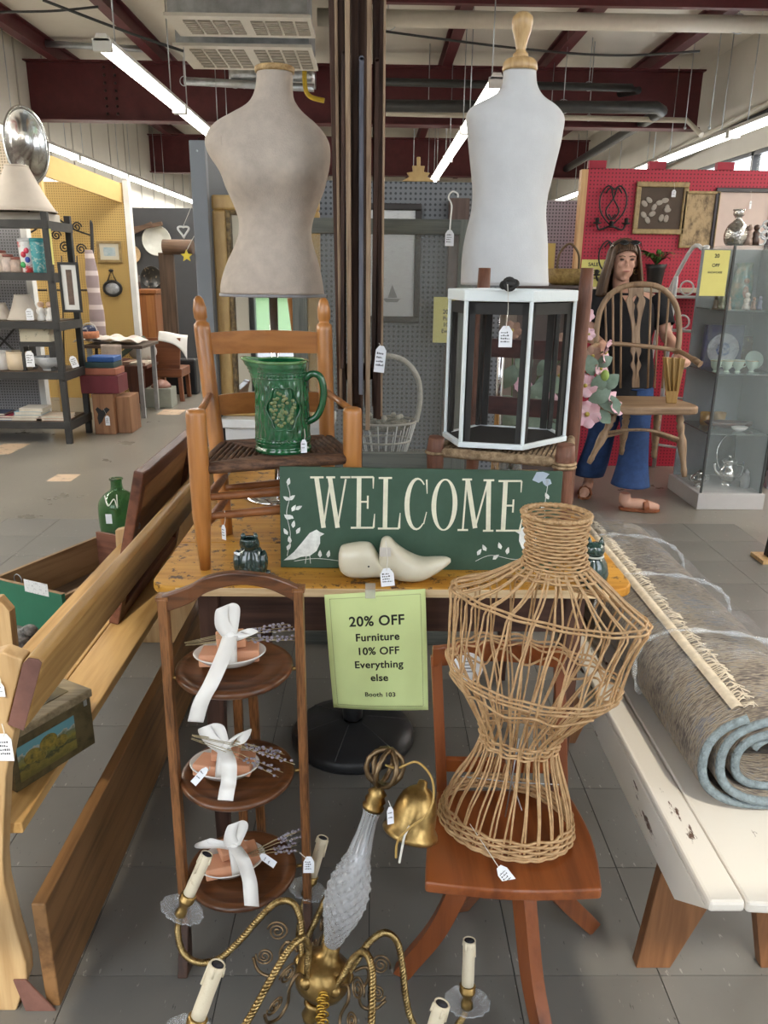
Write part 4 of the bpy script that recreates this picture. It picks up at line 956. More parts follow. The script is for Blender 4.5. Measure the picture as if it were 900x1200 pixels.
part(rtag, 'string', MB().tube([rt + Vector((0, .003, .028)), P(545, 763, Y=1.385)], .0009, 5), STRING)

# ---- wicker torso form
CANE = mixmat('willow_cane', (.38, .22, .095), (.60, .40, .21), 60, .5, .2, .5, bmp=.15)
wb = P(591, 968, Z=sz + .012); wb.z = sz
wk = thing('wicker_torso', 'open wicker cane torso form standing on the swivel chair seat', 'dress form', wb)
yaw = R(-26)
# (cx px, cy px, z offset, half width, half depth)
SECS = [(591, 968, .012, .128, .100, 0), (596, 940, .065, .118, .094, 0), (603, 905, .125, .092, .074, 0), (607, 876, .180, .073, .060, 0), (609, 862, .205, .074, .062, 0), (616, 830, .262, .112, .090, -.006), (622, 794, .325, .158, .118, -.02), (630, 752, .395, .168, .112, -.016), (640, 716, .460, .180, .092, -.02), (648, 690, .500, .110, .066, -.006), (650, 668, .535, .056, .048, 0), (651, 640, .575, .049, .045, 0), (652, 603, .630, .057, .051, 0)]
zs = [s[2] for s in SECS]
def wc(z):   # centre, half width, half depth, side droop
    z = max(zs[0], min(zs[-1], z))
    for i in range(len(SECS) - 1):
        if zs[i] <= z <= zs[i + 1]:
            f = (z - zs[i]) / (zs[i + 1] - zs[i]); f = f * f * (3 - 2 * f) * .5 + f * .5; a, b = SECS[i], SECS[i + 1]
            ca, cb = P(a[0], a[1], Z=sz + a[2]), P(b[0], b[1], Z=sz + b[2])
            yy = 1.245 + .05 * z
            xa, xb = P(a[0], a[1], Y=1.245 + .05 * a[2]).x, P(b[0], b[1], Y=1.245 + .05 * b[2]).x
            return Vector((lerp(xa, xb, f), yy, sz + z)), lerp(a[3], b[3], f), lerp(a[4], b[4], f), lerp(a[5], b[5], f)
def wp(th, z, off=0):
    c, a, b, dr = wc(z); x, y = (a + off) * math.cos(th), (b + off) * math.sin(th)
    v = Vector((x * math.cos(yaw) - y * math.sin(yaw), x * math.sin(yaw) + y * math.cos(yaw), dr * math.cos(th) * .5))
    if sz + z < sz + .02: v.z = 0
    return c + v
NC = 26
for k in range(NC):
    th = 2 * PI * (k + .5) / NC
    for s in (-1, 1):
        rr = random.Random(k * 2 + s)
        e = s * .028 + rr.uniform(-.012, .012)
        zz = [.015, .04, .08, .125, .165, .19, .22, .262, .295, .325, .36, .395, .43, .46, .485, .51, .54]
        part(wk, 'cane', MB().tube(cat([wp(th + e * (1 + .6 * math.sin(i * .9 + k)), z) for i, z in enumerate(zz)], 3), .00205, 5), CANE)
def band(z, amp, nper, r, off=.002, tilt=0, ph=0, n=120, name='woven_band', rise=0):
    return part(wk, name, MB().tube([wp(2 * PI * i / n, z + rise * math.sin(2 * PI * i / n * nper + ph) + tilt * math.cos(2 * PI * i / n), off + amp * math.sin(2 * PI * i / n * nper + ph)) for i in range(n)], r, 5, closed=True), CANE)
for j in range(18):
    band(.522 + j * .0062, (.0019), NC // 2 + .0, .0027, .002, ph=PI * (j % 2), n=104, name='neck_weave')
band(.630, .003, 20, .0036, .001, n=140, name='neck_rim', rise=.002); band(.632, .003, 20, .0036, .001, n=140, name='neck_rim', ph=PI, rise=.002)
for z, tl_ in ((.460, .0), (.466, .0)): band(z, .002, 13, .0026, .001, tilt=tl_, ph=z * 900, name='shoulder_band')
for z in (.318, .326, .334): band(z, .0035, 13, .0024, .001, ph=z * 700, name='bust_band', rise=.003)
band(.296, .003, 9, .0024, .004, ph=1.0, name='bust_band', rise=.010)
for z in (.186, .193, .203, .209): band(z, .003, 13, .0024, .001, ph=z * 700, name='waist_band')
for j in range(8): band(.006 + j * .0052, .0032, NC // 2, .0029, .002 - .0002 * j, ph=PI * (j % 2), n=104, name='base_weave')
wv = MB()
for a in (.4, .4 + PI / 2): wv.tube([wp(a, .10), wc(.10)[0] + Vector((0, 0, -.004)), wp(a + PI, .10)], .0012, 5)
wv.tube([wc(.02)[0], wc(.19)[0]], .0015, 5)
part(wk, 'wire_brace', wv, GREYM)
tag(P(586, 1018, Y=1.118), wp(-PI / 2 - .4, .05), 'white price tag tied to the base of the wicker torso', .0225, .031, (.15, -.65, .8), .5)
# ================================================================== CHANDELIER, BENCHES
CO = Vector((-.088, 1.115, .190)); CA = Vector((.29, .24, 1)).normalized()
CU = Vector((0, 1, 0)).cross(CA).normalized(); CW = CA.cross(CU)
CM = Matrix((CU, CW, CA)).transposed().to_4x4(); CM.translation = CO
CM3 = CM.to_3x3()
ROPE = mixmat('twisted_brass', (.16, .10, .035), (.52, .38, .17), 60, .5, .2, .3, metal=1)
CRYS = None
m_, nt, b_ = base('cut_crystal')
CRYS = m_
b_.inputs['Base Color'].default_value = (.93, .95, .98, 1); b_.inputs['Roughness'].default_value = .08; b_.inputs['Transmission Weight'].default_value = .72; b_.inputs['IOR'].default_value = 1.5
DISHG = see('dish_glass', (.86, .90, .94), .26, .06, .9)
CANDLE = mixmat('old_candle_sleeve', (.70, .62, .46), (.46, .35, .20), 40, .66, .05, .6, bmp=.3)
ch = thing('chandelier', 'brass and cut-glass chandelier with candle sleeves lying upright on the floor', 'chandelier', (CO.x, CO.y, 0))
part(ch, 'hub', MB(CM).lathe([(0, -.055), (.016, -.050), (.022, -.040), (.030, -.034), (.046, -.026), (.052, -.012), (.052, .012), (.045, .026), (.030, .034), (.022, .040), (.017, .052), (.017, .060), (.012, .064)], 32), BRASS)
part(ch, 'bottom_finial', MB(CM).lathe([(0, -.100), (.012, -.094), (.018, -.082), (.014, -.068), (.020, -.060), (.018, -.052)], 20), BRASS)
prof_ = cat([(.014, .060), (.018, .072), (.026, .095), (.036, .125), (.041, .155), (.039, .185), (.031, .215), (.022, .245), (.017, .275), (.0145, .305), (.015, .325), (.019, .333)], 6)
def gcol(u, v):
    r, z = prof_[int(round(v * (len(prof_) - 1)))]; tri = lambda x: abs((x % 1) * 2 - 1); a = 2 * PI * u
    if .08 < v < .66: r *= 1 + .15 * (tri(u * 12 + v * 16) * tri(u * 12 - v * 16) - .5)
    elif v >= .66: r *= 1 + .12 * (tri(u * 16) - .5)
    return Vector((r * math.cos(a), r * math.sin(a), z))
part(ch, 'glass_column', MB(CM).grid(gcol, 96, len(prof_), cu=True, smooth=False), CRYS)
part(ch, 'column_rod', MB(CM).tube([(0, 0, .05), (0, 0, .34)], .004, 8), mat('silver_rod', (.7, .7, .72), .2, metal=1))
part(ch, 'neck_cap', MB(CM).lathe([(.019, .333), (.021, .340), (.016, .346), (.020, .352), (.015, .360), (.018, .366), (.010, .374), (.006, .385)], 24), BRASS)
cr = MB(CM)
for k in range(3):
    a = PI * k / 3; pts = [(.034 * math.sin(t_) * math.cos(a), .034 * math.sin(t_) * math.sin(a), .415 - .034 * math.cos(t_)) for t_ in [2 * PI * i / 24 for i in range(24)]]
    o_ = part(ch, 'crown_loop', MB(CM).tube(pts, [.0042 + .0016 * (i % 2) for i in range(24)], 7, closed=True), mat('crown_bronze', (.20, .14, .08), .4, metal=1, var=.4, scale=60))
# canopy bell beside the crown, tied on by its cord
cb = P(487, 950, Y=1.165)
Mb = Matrix.Rotation(R(-16), 4, 'X') @ Matrix.Rotation(R(14), 4, 'Y'); Mb.translation = cb
part(ch, 'canopy_bell', MB(Mb).lathe([(.049, -.044), (.052, -.040), (.050, -.034), (.043, -.026), (.041, -.012), (.038, .010), (.031, .028), (.020, .040), (.010, .046), (.008, .056), (0, .058)], 36), BRASS)
CORD = mat('gold_cord', (.42, .27, .08), .5, var=.2)
top = CM @ Vector((0, 0, .42))
part(ch, 'cord', MB().tube(cat([top, P(466, 900, Y=1.19), P(488, 893, Y=1.18), P(505, 910, Y=1.15), P(508, 935, Y=1.12), P(500, 955, Y=1.10), P(480, 970, Y=1.10), P(466, 986, Y=1.10), P(464, 1005, Y=1.10)], 6), .0022, 6), CORD)
part(ch, 'cord', MB().tube(cat([P(480, 968, Y=1.105), P(474, 980, Y=1.1), P(470, 1000, Y=1.1), P(468, 1011, Y=1.1)], 6), .0022, 6), mat('white_wire', (.75, .73, .66), .5))
chn = MB()
for k in range(16):
    f = k / 15; p = lerp(CM @ Vector((.0, -.052, -.0)), P(376, 1215, Y=.99), f); p += Vector((.004 * math.sin(k * 2), 0, 0))
    part(ch, 'chain_link', MB().torus(p, .0062, .0018, Matrix.Rotation(R(60 + 70 * (k % 2)), 3, 'Y') @ Matrix.Rotation(R(90), 3, 'X'), 14, 5, 1, 1.3), mat('gilt_chain', (.62, .40, .08), .3, metal=1))
AP = [(.040, .0), (.052, .035), (.066, .082), (.090, .112), (.118, .104), (.142, .062), (.165, .010), (.192, -.032), (.228, -.050), (.262, -.038), (.283, .0), (.288, .034)]
def arm(deg, name_i, sc=1.0, dh=0, lean=0):
    a = R(deg); ca, sa = math.cos(a), math.sin(a)
    def L(r, h, s=0): return Vector((r * sc * ca - s * sa, r * sc * sa + s * ca, h + dh * max(0, (r - .05) / .24)))
    pts = [L(*p) for p in cat(AP, 9)]
    fine = cat(pts, 3)
    ar = part(ch, 'arm', MB(CM).rope(fine, .0034, .0037, 34), ROPE)
    part(ar, 'arm_collar', MB(CM).ell(L(.045, .004), (.013, .013, .013), 12, 8), BRASS)
    # scroll ornament of flat wire under the arch
    for (r0, h0, R0, d) in ((.100, .050, .020, 1), (.110, -.004, .017, -1)):
        sp = [L(r0 + R0 * (1 - i / 42) * math.cos(d * i * .42), h0 + R0 * (1 - i / 42) * math.sin(d * i * .42)) for i in range(36)]
        part(ar, 'scroll', MB(CM).tube(sp, .0019, 6), mat('crown_bronze', (.20, .14, .08), .4, metal=1, var=.4, scale=60))
    sp = [L(*p) for p in cat([(.055, .02), (.075, .035), (.085, .015), (.078, -.02), (.09, -.04), (.115, -.035), (.13, -.012)], 6)]
    part(ar, 'scroll', MB(CM).tube(sp, .0032, 6), mat('crown_bronze', (.20, .14, .08), .4, metal=1, var=.4, scale=60))
    e = L(.288, .036)
    Me = Matrix.Translation(CM @ e) @ Matrix.Rotation(R(lean), 4, 'Y') @ CM3.to_4x4()
    part(ar, 'glass_dish', MB(Me).grid(lambda u, v: Vector(((.010 + .034 * v) * (1 + .03 * v * math.cos(24 * PI * u)) * math.cos(2 * PI * u), (.010 + .034 * v) * (1 + .03 * v * math.cos(24 * PI * u)) * math.sin(2 * PI * u), .012 * v * v + .0012 * math.cos(32 * PI * u) * v)), 96, 6, cu=True), DISHG, solid=.003)
    part(ar, 'candle_cup', MB(Me).lathe([(.007, -.006), (.012, 0), (.011, .010), (.0085, .016), (.011, .024), (.015, .030), (.016, .036), (.014, .038), (.016, .044), (.013, .046)], 20), BRASS)
    part(ar, 'candle_sleeve', MB(Me).lathe([(.0120, .040), (.0122, .06), (.0118, .09), (.0122, .125), (.0125, .136), (.0105, .136), (.0100, .122), (0, .120)], 20), CANDLE)
    part(ar, 'sleeve_mouth', MB(Me).lathe([(0, .1345), (.0098, .1348), (0, .1352)], 16), INK)
    for k in range(4):
        b = 2 * PI * k / 4 + deg; part(ar, 'wax_drip', MB(Me).tube([(.0125 * math.cos(b), .0125 * math.sin(b), .134), (.0132 * math.cos(b), .0132 * math.sin(b), .120 - .012 * (k % 3))], [.0018, .0024], 6), CANDLE)
arm(4, 0, 1.02, -.050, -15); arm(97, 1, .97, -.055); arm(158, 2, 1.08, -.06, 8); arm(226, 3, 1.08, -.035, 4); arm(300, 4, 1.0, .0)
tag(P(457, 948, Y=1.14), P(455, 938, Y=1.15), 'narrow white tag tied behind the chandelier crown', .012, .028, (.3, -1, .2), lines=2)

# ---- white painted bench
BW = mixmat('chipped_white_sun_tint', (.75, .71, .64), (.10, .055, .035), 15, .615, .008, .5, detail=9, bmp=.1, stretch=(1, .25, 1))  # chips are wear; the cream warmth puts sunlight into the white
LEGB = wood('brown_plank', (.11, .045, .018), (.23, .105, .045), 'Z', 9, .5, .4, .12)
bz = .45; bxl, bxr, by0, by1 = .567, .965, 1.020, 2.46
wbch = thing('white_bench', 'long white painted bench with chipped edges and brown plank legs at right', 'bench', ((bxl + bxr) / 2, 2.0, 0))
part(wbch, 'seat_plank', MB().box(bxl, bxl + .062, by0 + .004, by1, bz - .022, bz), BW, bevel=.006)
part(wbch, 'seat_plank', MB().prism([(bxl + .0635, by1), (bxl + .0635, by0 + .003), (bxl + .10, by0), (bxr, by0), (bxr, by1)], bz - .022, bz), BW, bevel=.005)
pa_, pb_ = P(790, 1054, X=bxl), P(700, 895, X=bxl); aw = max(.29, min(.34, pa_.z))
ap_ = [(by0 + .012, bz - .0225), (pa_.y, aw), (by1 - .10, aw), (by1 - .012, bz - .0225)]
Myz = Matrix(((0, 0, 1, 0), (1, 0, 0, 0), (0, 1, 0, 0), (0, 0, 0, 1)))
for x in (bxl, bxr - .02):
    part(wbch, 'side_apron', MB(Myz).prism(ap_, x, x + .02), BW, bevel=.002)
for y in (1.30, 2.14):
    xl, xr = bxl + .021, bxr - .022
    part(wbch, 'plank_leg', MB().xz([(xl - .005, 0), (xl + .07, 0), (xl + .185, bz - .14), (xl + .245, 0) if False else (xl + .20, bz - .14), (xr - .085, 0), (xr - .005, 0), (xr - .012, bz - .023), (xl + .035, bz - .023)], y, y + .028), LEGB, bevel=.002)
# ---- rolled rug
rug = thing('rolled_rug', 'rolled grey-brown rug with cream fringe wrapped in clear plastic on the white bench', 'rug', (.775, 2.0, bz))
def rugmat():
    m, nt, b = base('rug_back'); 
    n = N(nt, 'TexNoise', i_Scale=7.0, i_Detail=6.0, i_Roughness=.7); nt.links.new(coords(nt), n.inputs['Vector'])
    w = N(nt, 'TexNoise', i_Scale=230.0, i_Detail=2.0); nt.links.new(coords(nt, (.25, 1, .25)), w.inputs['Vector'])
    a = N(nt, 'Math', operation='MULTIPLY_ADD'); a.inputs[1].default_value = .5; nt.links.new(w.outputs['Fac'], a.inputs[0])
    s = N(nt, 'Math', operation='MULTIPLY'); s.inputs[1].default_value = .5; nt.links.new(n.outputs['Fac'], s.inputs[0]); nt.links.new(s.outputs[0], a.inputs[2])
    nt.links.new(ramp(nt, a.outputs[0], [(.36, (.095, .080, .080)), (.45, (.20, .17, .145)), (.52, (.34, .29, .22)), (.60, (.20, .20, .215))]), b.inputs['Base Color'])
    b.inputs['Roughness'].default_value = .95; bump(nt, b, w.outputs['Fac'], .8, .006); return m
RUGM = rugmat(); RUGE = mat('rug_blue_edge', (.19, .235, .255), .95, var=.25, scale=70, bmp=.5, bscale=180)
RA, RB, rcx = .168, .118, .782; rcz = bz + RB + .001; ry0, ry1 = 1.235, 2.42
turns = 3.1; th0 = R(118)     # loose end at the top
def spiral(f, off):      # f in 0..1 from the outside in
    th = th0 + f * turns * 2 * PI; k = 1 - f * turns * .172
    ra, rb = RA * k - off, RB * k - off
    c_, s_ = math.cos(th), math.sin(th)
    return Vector((rcx + .012 * f + ra * math.copysign(abs(c_) ** .82, c_), 0, rcz - .006 * f + rb * math.copysign(abs(s_) ** .82, s_) - .0 * f))
NS = 150; tk = .0175
def yend(f): return ry0 + .012 * math.sin(f * 9) + .02 * f
outer = [spiral(i / NS, 0) for i in range(NS + 1)]; inner = [spiral(i / NS, tk) for i in range(NS + 1)]
side = MB()
for pts, fl_ in ((outer, False), (inner, True)):
    vs = [Vector((p.x, yend(i / NS), p.z)) for i, p in enumerate(pts)] + [Vector((p.x, ry1, p.z)) for p in pts]; n = NS + 1
    side.add(vs, [(i, i + 1, n + i + 1, n + i) if fl_ else (i + 1, i, n + i, n + i + 1) for i in range(NS)], True)
part(rug, 'carpet', side, RUGM)
ed = MB()
mid = [(o + i_) / 2 for o, i_ in zip(outer, inner)]
ed.tube([Vector((p.x, yend(i / NS) + .001, p.z)) for i, p in enumerate(mid)], tk * .52, 8)
part(rug, 'bound_edge', MB().tube([Vector((p.x, ry1, p.z)) for i, p in enumerate(mid)], tk * .5, 8), RUGE)
part(rug, 'bound_edge', ed, RUGE)
e0 = outer[0]
FR = mat('cream_fringe', (.62, .54, .42), .95, var=.2, scale=40)
part(rug, 'fringe_heading', MB().grid(lambda u, v: Vector((e0.x + .006 - .024 * u, lerp(ry0 + .02, ry1, v), e0.z + .003 + .006 * math.sin(u * PI) - .004 * u)), 5, 60), FR)
fm_ = MB(); rr = random.Random(5)
for i in range(200):
    y = lerp(ry0 + .02, ry1, i / 200) + rr.uniform(-.003, .003); x = e0.x + .004
    fm_.tube([(x, y, e0.z + .003), (x + .012 + rr.uniform(0, .01), y + rr.uniform(-.008, .008), e0.z + .006 + rr.uniform(0, .006)), (x + .028 + rr.uniform(-.01, .012), y + rr.uniform(-.014, .014), e0.z + .001 + rr.uniform(-.003, .004))], .0013, 4)
fo = part(rug, 'fringe', fm_, FR); fo['kind'] = 'stuff'
def film():
    m, nt, b = base('plastic_film'); n = N(nt, 'TexNoise', i_Scale=14.0, i_Detail=5.0, i_Roughness=.6, i_Distortion=1.5); nt.links.new(coords(nt, (1, .6, 1)), n.inputs['Vector'])
    b.inputs['Base Color'].default_value = (.62, .68, .74, 1); b.inputs['Roughness'].default_value = .18
    nt.links.new(ramp(nt, n.outputs['Fac'], [(.45, (.03, .03, .03, 1)), (.75, (.30, .30, .30, 1))]), b.inputs['Alpha']); bump(nt, b, n.outputs['Fac'], .7, .03); return m
FILM = film()
def wrapf(u, v):
    th = R(-30) + u * R(200); k = 1.012 + .012 * math.sin(v * 37 + u * 9); c_, s_ = math.cos(th), math.sin(th)
    return Vector((rcx + RA * k * math.copysign(abs(c_) ** .82, c_), lerp(1.42, ry1 + .03, v), rcz + RB * k * math.copysign(abs(s_) ** .82, s_) + .004))
part(rug, 'plastic_wrap', MB().grid(wrapf, 28, 70), FILM)
for yb in (1.58, 1.92, 2.24):
    pts = []
    for i in range(40):
        th = R(205 - i * 5.2); c_, s_ = math.cos(th), math.sin(th); pts.append(Vector((rcx + RA * 1.008 * math.copysign(abs(c_) ** .82, c_), yb + .03 * math.sin(i * .16) - .05 * (i / 40), max(rcz + RB * 1.012 * math.copysign(abs(s_) ** .82, s_) + .004, bz + .008))))
    part(rug, 'twisted_plastic_tie', MB().tube(pts, [.0048 + .0028 * math.sin(i * 1.7) for i in range(40)], 7), see('plastic_tie', (.75, .79, .82), .28, .15))

# ---- pine pew at left, seen from behind
PINEY = wood('golden_pine', (.30, .16, .045), (.50, .31, .12), 'Y', 9, .45, .4, .12)
PINEZ = wood('golden_pine_end', (.36, .215, .09), (.54, .37, .19), 'Z', 8, .5, .4, .1)
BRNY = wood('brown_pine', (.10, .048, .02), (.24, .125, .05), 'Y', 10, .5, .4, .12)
ENDP = mat('red_brown_paint', (.17, .080, .062), .6, var=.15, scale=30, bmp=.15)
pw = thing('pine_pew', 'long pine pew with sloping back rail running along the left side', 'pew', (-.75, 2.0, 0))
y0p, y1p = 1.2, 2.86
part(pw, 'back_rail', MB().xz([(-.648, .672), (-.620, .660), (-.572, .795), (-.577, .803), (-.595, .806), (-.606, .796)], y0p + .0005, y1p), PINEY, bevel=.004)
part(pw, 'rail_end', MB().xz([(-.647, .673), (-.621, .661), (-.573, .795), (-.578, .802), (-.595, .805), (-.605, .795)], y0p - .003, y0p), ENDP)
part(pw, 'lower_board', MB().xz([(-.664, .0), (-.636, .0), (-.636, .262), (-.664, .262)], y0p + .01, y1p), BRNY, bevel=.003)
part(pw, 'board_end', MB().xz([(-.700, .004), (-.640, .004), (-.690, .085), (-.715, .085)], y0p - .004, y0p - .0005), ENDP)
part(pw, 'seat_plank', MB().box(-.79, -.672, y0p + .037, y1p - .037, .405, .430), PINEY, bevel=.003)
part(pw, 'seat_plank', MB().box(-.985, -.793, y0p + .037, y1p - .037, .405, .430), PINEY, bevel=.003)
endpoly = [(-1.02, 0), (-.722, 0), (-.690, .085), (-.687, .122), (-.697, .22), (-.703, .32), (-.699, .375), (-.685, .46), (-.668, .56), (-.640, .655), (-.650, .675), (-.606, .80), (-.64, .815), (-.69, .80), (-.76, .62), (-.84, .52), (-1.0, .48)]
for y in (y0p, y1p - .034):
    part(pw, 'end_panel', MB().xz(endpoly, y, y + .034), PINEZ, bevel=.003)
tag(P(4, 862, Y=1.194), P(2, 848, Y=1.195), 'large white price tag on the near end panel of the pew', .026, .052, (0, -1, 0))
tag(P(-1, 802, Y=1.194), P(-1, 792, Y=1.195), 'white round-cornered tag on the pew end panel at the left photo edge', .016, .024, (0, -1, 0), lines=2)
# painted keepsake box on the pew seat
k1, k2 = P(20, 930, Z=.432), P(112, 871, Z=.432)
dx = (k2 - k1).normalized(); L_ = (k2 - k1).length; Mk = fm(k1, dx, Vector((-dx.y, dx.x, 0)))
kb = thing('keepsake_box', 'dark wooden box with a painted autumn landscape on the pew seat', 'box', k1)
KBW = wood('antique_green_brown', (.030, .022, .008), (.085, .065, .028), 'X', 12, .5)
part(kb, 'body', MB(Mk).box(0, L_, 0, .135, .001, .118), KBW, bevel=.002)
part(kb, 'lid', MB(Mk).box(-.004, L_ + .004, -.004, .139, .119, .138), wood('box_lid', (.10, .075, .04), (.24, .19, .115), 'X', 20, .5), bevel=.003)
part(kb, 'lid_panel', MB(Mk).box(.03, L_ - .03, .03, .105, .138, .1395), KBW)
def landscape():
    m, nt, b = base('landscape_paint'); tc = N(nt, 'TexCoord'); sp = N(nt, 'SeparateXYZ'); nt.links.new(tc.outputs['Generated'], sp.inputs[0])
    n = N(nt, 'TexNoise', i_Scale=7.0, i_Detail=5.0); nt.links.new(tc.outputs['Generated'], n.inputs['Vector'])
    a = N(nt, 'Math', operation='MULTIPLY_ADD'); a.inputs[1].default_value = .5; nt.links.new(n.outputs['Fac'], a.inputs[0]); nt.links.new(sp.outputs['Z'], a.inputs[2])
    nt.links.new(ramp(nt, a.outputs[0], [(.30, (.10, .085, .02)), (.48, (.17, .13, .03)), (.58, (.025, .035, .02)), (.72, (.20, .17, .03)), (.86, (.10, .12, .07)), (.98, (.34, .33, .28)), (1.0, (.10, .24, .27))]), b.inputs['Base Color']); b.inputs['Roughness'].default_value = .35; return m
part(kb, 'landscape_picture', MB(Mk).box(.012, L_ - .048, -.0008, 0, .018, .098), landscape())
tr_ = MB(Mk); TRM = mixmat('autumn_tree_paint', (.05, .05, .015), (.28, .20, .03), 90, .5, .2, .5)
for x, z, r in ((.045, .062, .020), (.085, .072, .022), (.115, .058, .016), (.064, .05, .014)):
    part(kb, 'painted_tree', MB(Mk).ell((x, -.0008, z), (r, .0006, r * .8), 16, 8), TRM)
part(kb, 'clasp', MB(Mk).box(L_ - .02, L_ - .012, -.0022, 0, .105, .120), GREYM)
# dark picture frame resting on the pew seat against the rail
n0, n1, n2_ = P(165, 553, X=-.655), P(140, 648, X=-.735), P(222, 511, X=-.662)
MAHO = wood('mahogany_frame', (.060, .022, .014), (.14, .055, .032), 'Y', 10, .4)
yA, yB = n0.y, 2.80
pf = thing('mahogany_picture_frame', 'empty brown wooden frame leaning on the pew rail beside the green bottle', 'frame', (-.75, (yA + yB) / 2, .432))
topz, botz = n0.z, .434; xt, xb = -.660, -.775
def fpt(f, g, o=0): return Vector((lerp(xb, xt, g) + o, lerp(yA, yB, f), lerp(botz, topz, g)))
nrm = Vector((topz - botz, 0, xb - xt)).normalized() if False else Vector(((topz - botz), 0, (xb - xt))).normalized()
def fbar(a, b, w):
    return MB().bar(a, b, w, .030, nrm)
part(pf, 'frame_rail', fbar(fpt(0, .94), fpt(1, .94), .05), MAHO, bevel=.004); part(pf, 'frame_rail', fbar(fpt(0, .05), fpt(1, .05), .05), MAHO, bevel=.004)
part(pf, 'frame_stile', fbar(fpt(.03, .0), fpt(.03, 1), .045), MAHO, bevel=.004); part(pf, 'frame_stile', fbar(fpt(.97, .0), fpt(.97, 1), .045), MAHO, bevel=.004)
part(pf, 'backing_panel', MB().add([fpt(.02, .05, -.006), fpt(.98, .05, -.006), fpt(.98, .95, -.006), fpt(.02, .95, -.006)], [(0, 1, 2, 3)]), wood('backing_board', (.16, .07, .028), (.30, .15, .06), 'Y', 9, .5), solid=.006)
part(pf, 'hanging_eye', MB().torus(P(163, 616, X=-.69), .008, .0018, Matrix.Rotation(R(90), 3, 'Y'), 14, 5), GREYM)
# things on the floor behind the pew
dr = P(72, 697, Z=.195); DX1, DY0 = dr.x, dr.y
dw = thing('open_drawer', 'long wooden drawer with a green painted front on the floor behind the pew', 'drawer', (DX1, DY0, 0))
GFR = mat('green_enamel', (.028, .15, .085), .45, var=.08)
DWD = wood('drawer_pine', (.20, .11, .05), (.36, .22, .11), 'Y', 9, .6)
DX0, DY1 = DX1 - .42, DY0 + .62
part(dw, 'front', MB().box(DX0, DX1, DY0, DY0 + .018, .002, .195), GFR, bevel=.002)
part(dw, 'front_edge', MB().box(DX0, DX1, DY0 + .001, DY0 + .017, .195, .1965), DWD)
part(dw, 'side', MB().box(DX1 - .016, DX1, DY0 + .0185, DY1, .01, .185), DWD); part(dw, 'side', MB().box(DX0, DX0 + .016, DY0 + .0185, DY1, .01, .185), DWD)
part(dw, 'back', MB().box(DX0 + .017, DX1 - .017, DY1 - .016, DY1, .01, .215), wood('drawer_back', (.12, .045, .028), (.22, .09, .055), 'X', 9, .6)); part(dw, 'bottom', MB().box(DX0 + .017, DX1 - .017, DY0 + .0185, DY1 - .017, .012, .022), wood('drawer_floor', (.08, .05, .03), (.15, .10, .06), 'Y', 9, .7))
a, b = P(11, 688, Y=DY0 - .001), P(52, 703, Y=DY0 - .001)
part(dw, 'paper_label', MB().box(a.x, b.x, DY0 - .0015, DY0 - .0003, b.z, a.z), mixmat('printed_label', (.72, .72, .70), (.35, .35, .36), 90, .6, .05, .7))
part(dw, 'pull', MB().torus((DX0 + .12, DY0 + .05, .19), .022, .002, Matrix.Rotation(R(90), 3, 'X'), 16, 5), GREYM)
dq = P(0, 680, Z=.195); dw.rotation_euler.z = math.atan2(dq.y - DY0, dq.x - DX1) - PI
bt = P(142, 626, Z=0)
bo = thing('glass_bottle', 'large green glass bottle on the floor beyond the open drawer', 'bottle', bt)
GRG = mat('green_glass', (.26, .52, .26), .04, trans=.95, ior=1.45, var=.1)
part(bo, 'body', MB().lathe(cat([(.085, .0), (.102, .012), (.109, .06), (.109, .16), (.099, .205), (.068, .240), (.038, .262), (.030, .285), (.029, .318), (.033, .326)], 4), 36, bt), GRG, solid=.004)
part(bo, 'lip', MB().torus(bt + Vector((0, 0, .326)), .034, .005, n=28, m=8), GRG)
part(bo, 'raffia_tie', MB().tube(cat([bt + Vector((-.05, -.06, .245)), bt + Vector((-.02, -.105, .20)), bt + Vector((.01, -.09, .235)), bt + Vector((.03, -.108, .19)), bt + Vector((.02, -.07, .255))], 6), .003, 5), STRING)
part(bo, 'sticker', MB().box(bt.x - .038, bt.x - .004, bt.y - .1125, bt.y - .1115, .10, .155), CARD)
pb = P(0, 703, Y=2.2)
solo('pine_board', 'upright pine board with a cut corner behind the pew end at the left photo edge', 'board', MB().xz([(pb.x - .16, 0), (P(11, 760, Y=2.2).x, 0), (P(11, 717, Y=2.2).x, P(11, 717, Y=2.2).z), (P(-2, 702, Y=2.2).x, P(-2, 702, Y=2.2).z), (pb.x - .16, P(0, 702, Y=2.2).z)], 2.2, 2.24), PINEZ, (pb.x, 2.2, 0), bevel=.002)
gc = P(26, 748, Y=2.45)
gp = thing('stone_cockerel', 'small grey and black mottled ornament on a brown block behind the pew', 'ornament', (gc.x, 2.45, 0))
part(gp, 'block', MB().box(gc.x - .10, gc.x + .06, 2.38, 2.54, .001, gc.z - .045), wood('brown_block', (.16, .06, .03), (.26, .11, .06), 'X', 9, .6), bevel=.003)
MOT = mixmat('grey_mottle', (.06, .06, .06), (.36, .37, .38), 40, .5, .15, .6, bmp=.4)
part(gp, 'body', MB().ell((gc.x, 2.45, gc.z), (.045, .04, .036)).ell((gc.x + .03, 2.45, gc.z + .03), (.028, .024, .022)).ell((gc.x - .04, 2.45, gc.z + .01), (.03, .03, .02)), MOT)
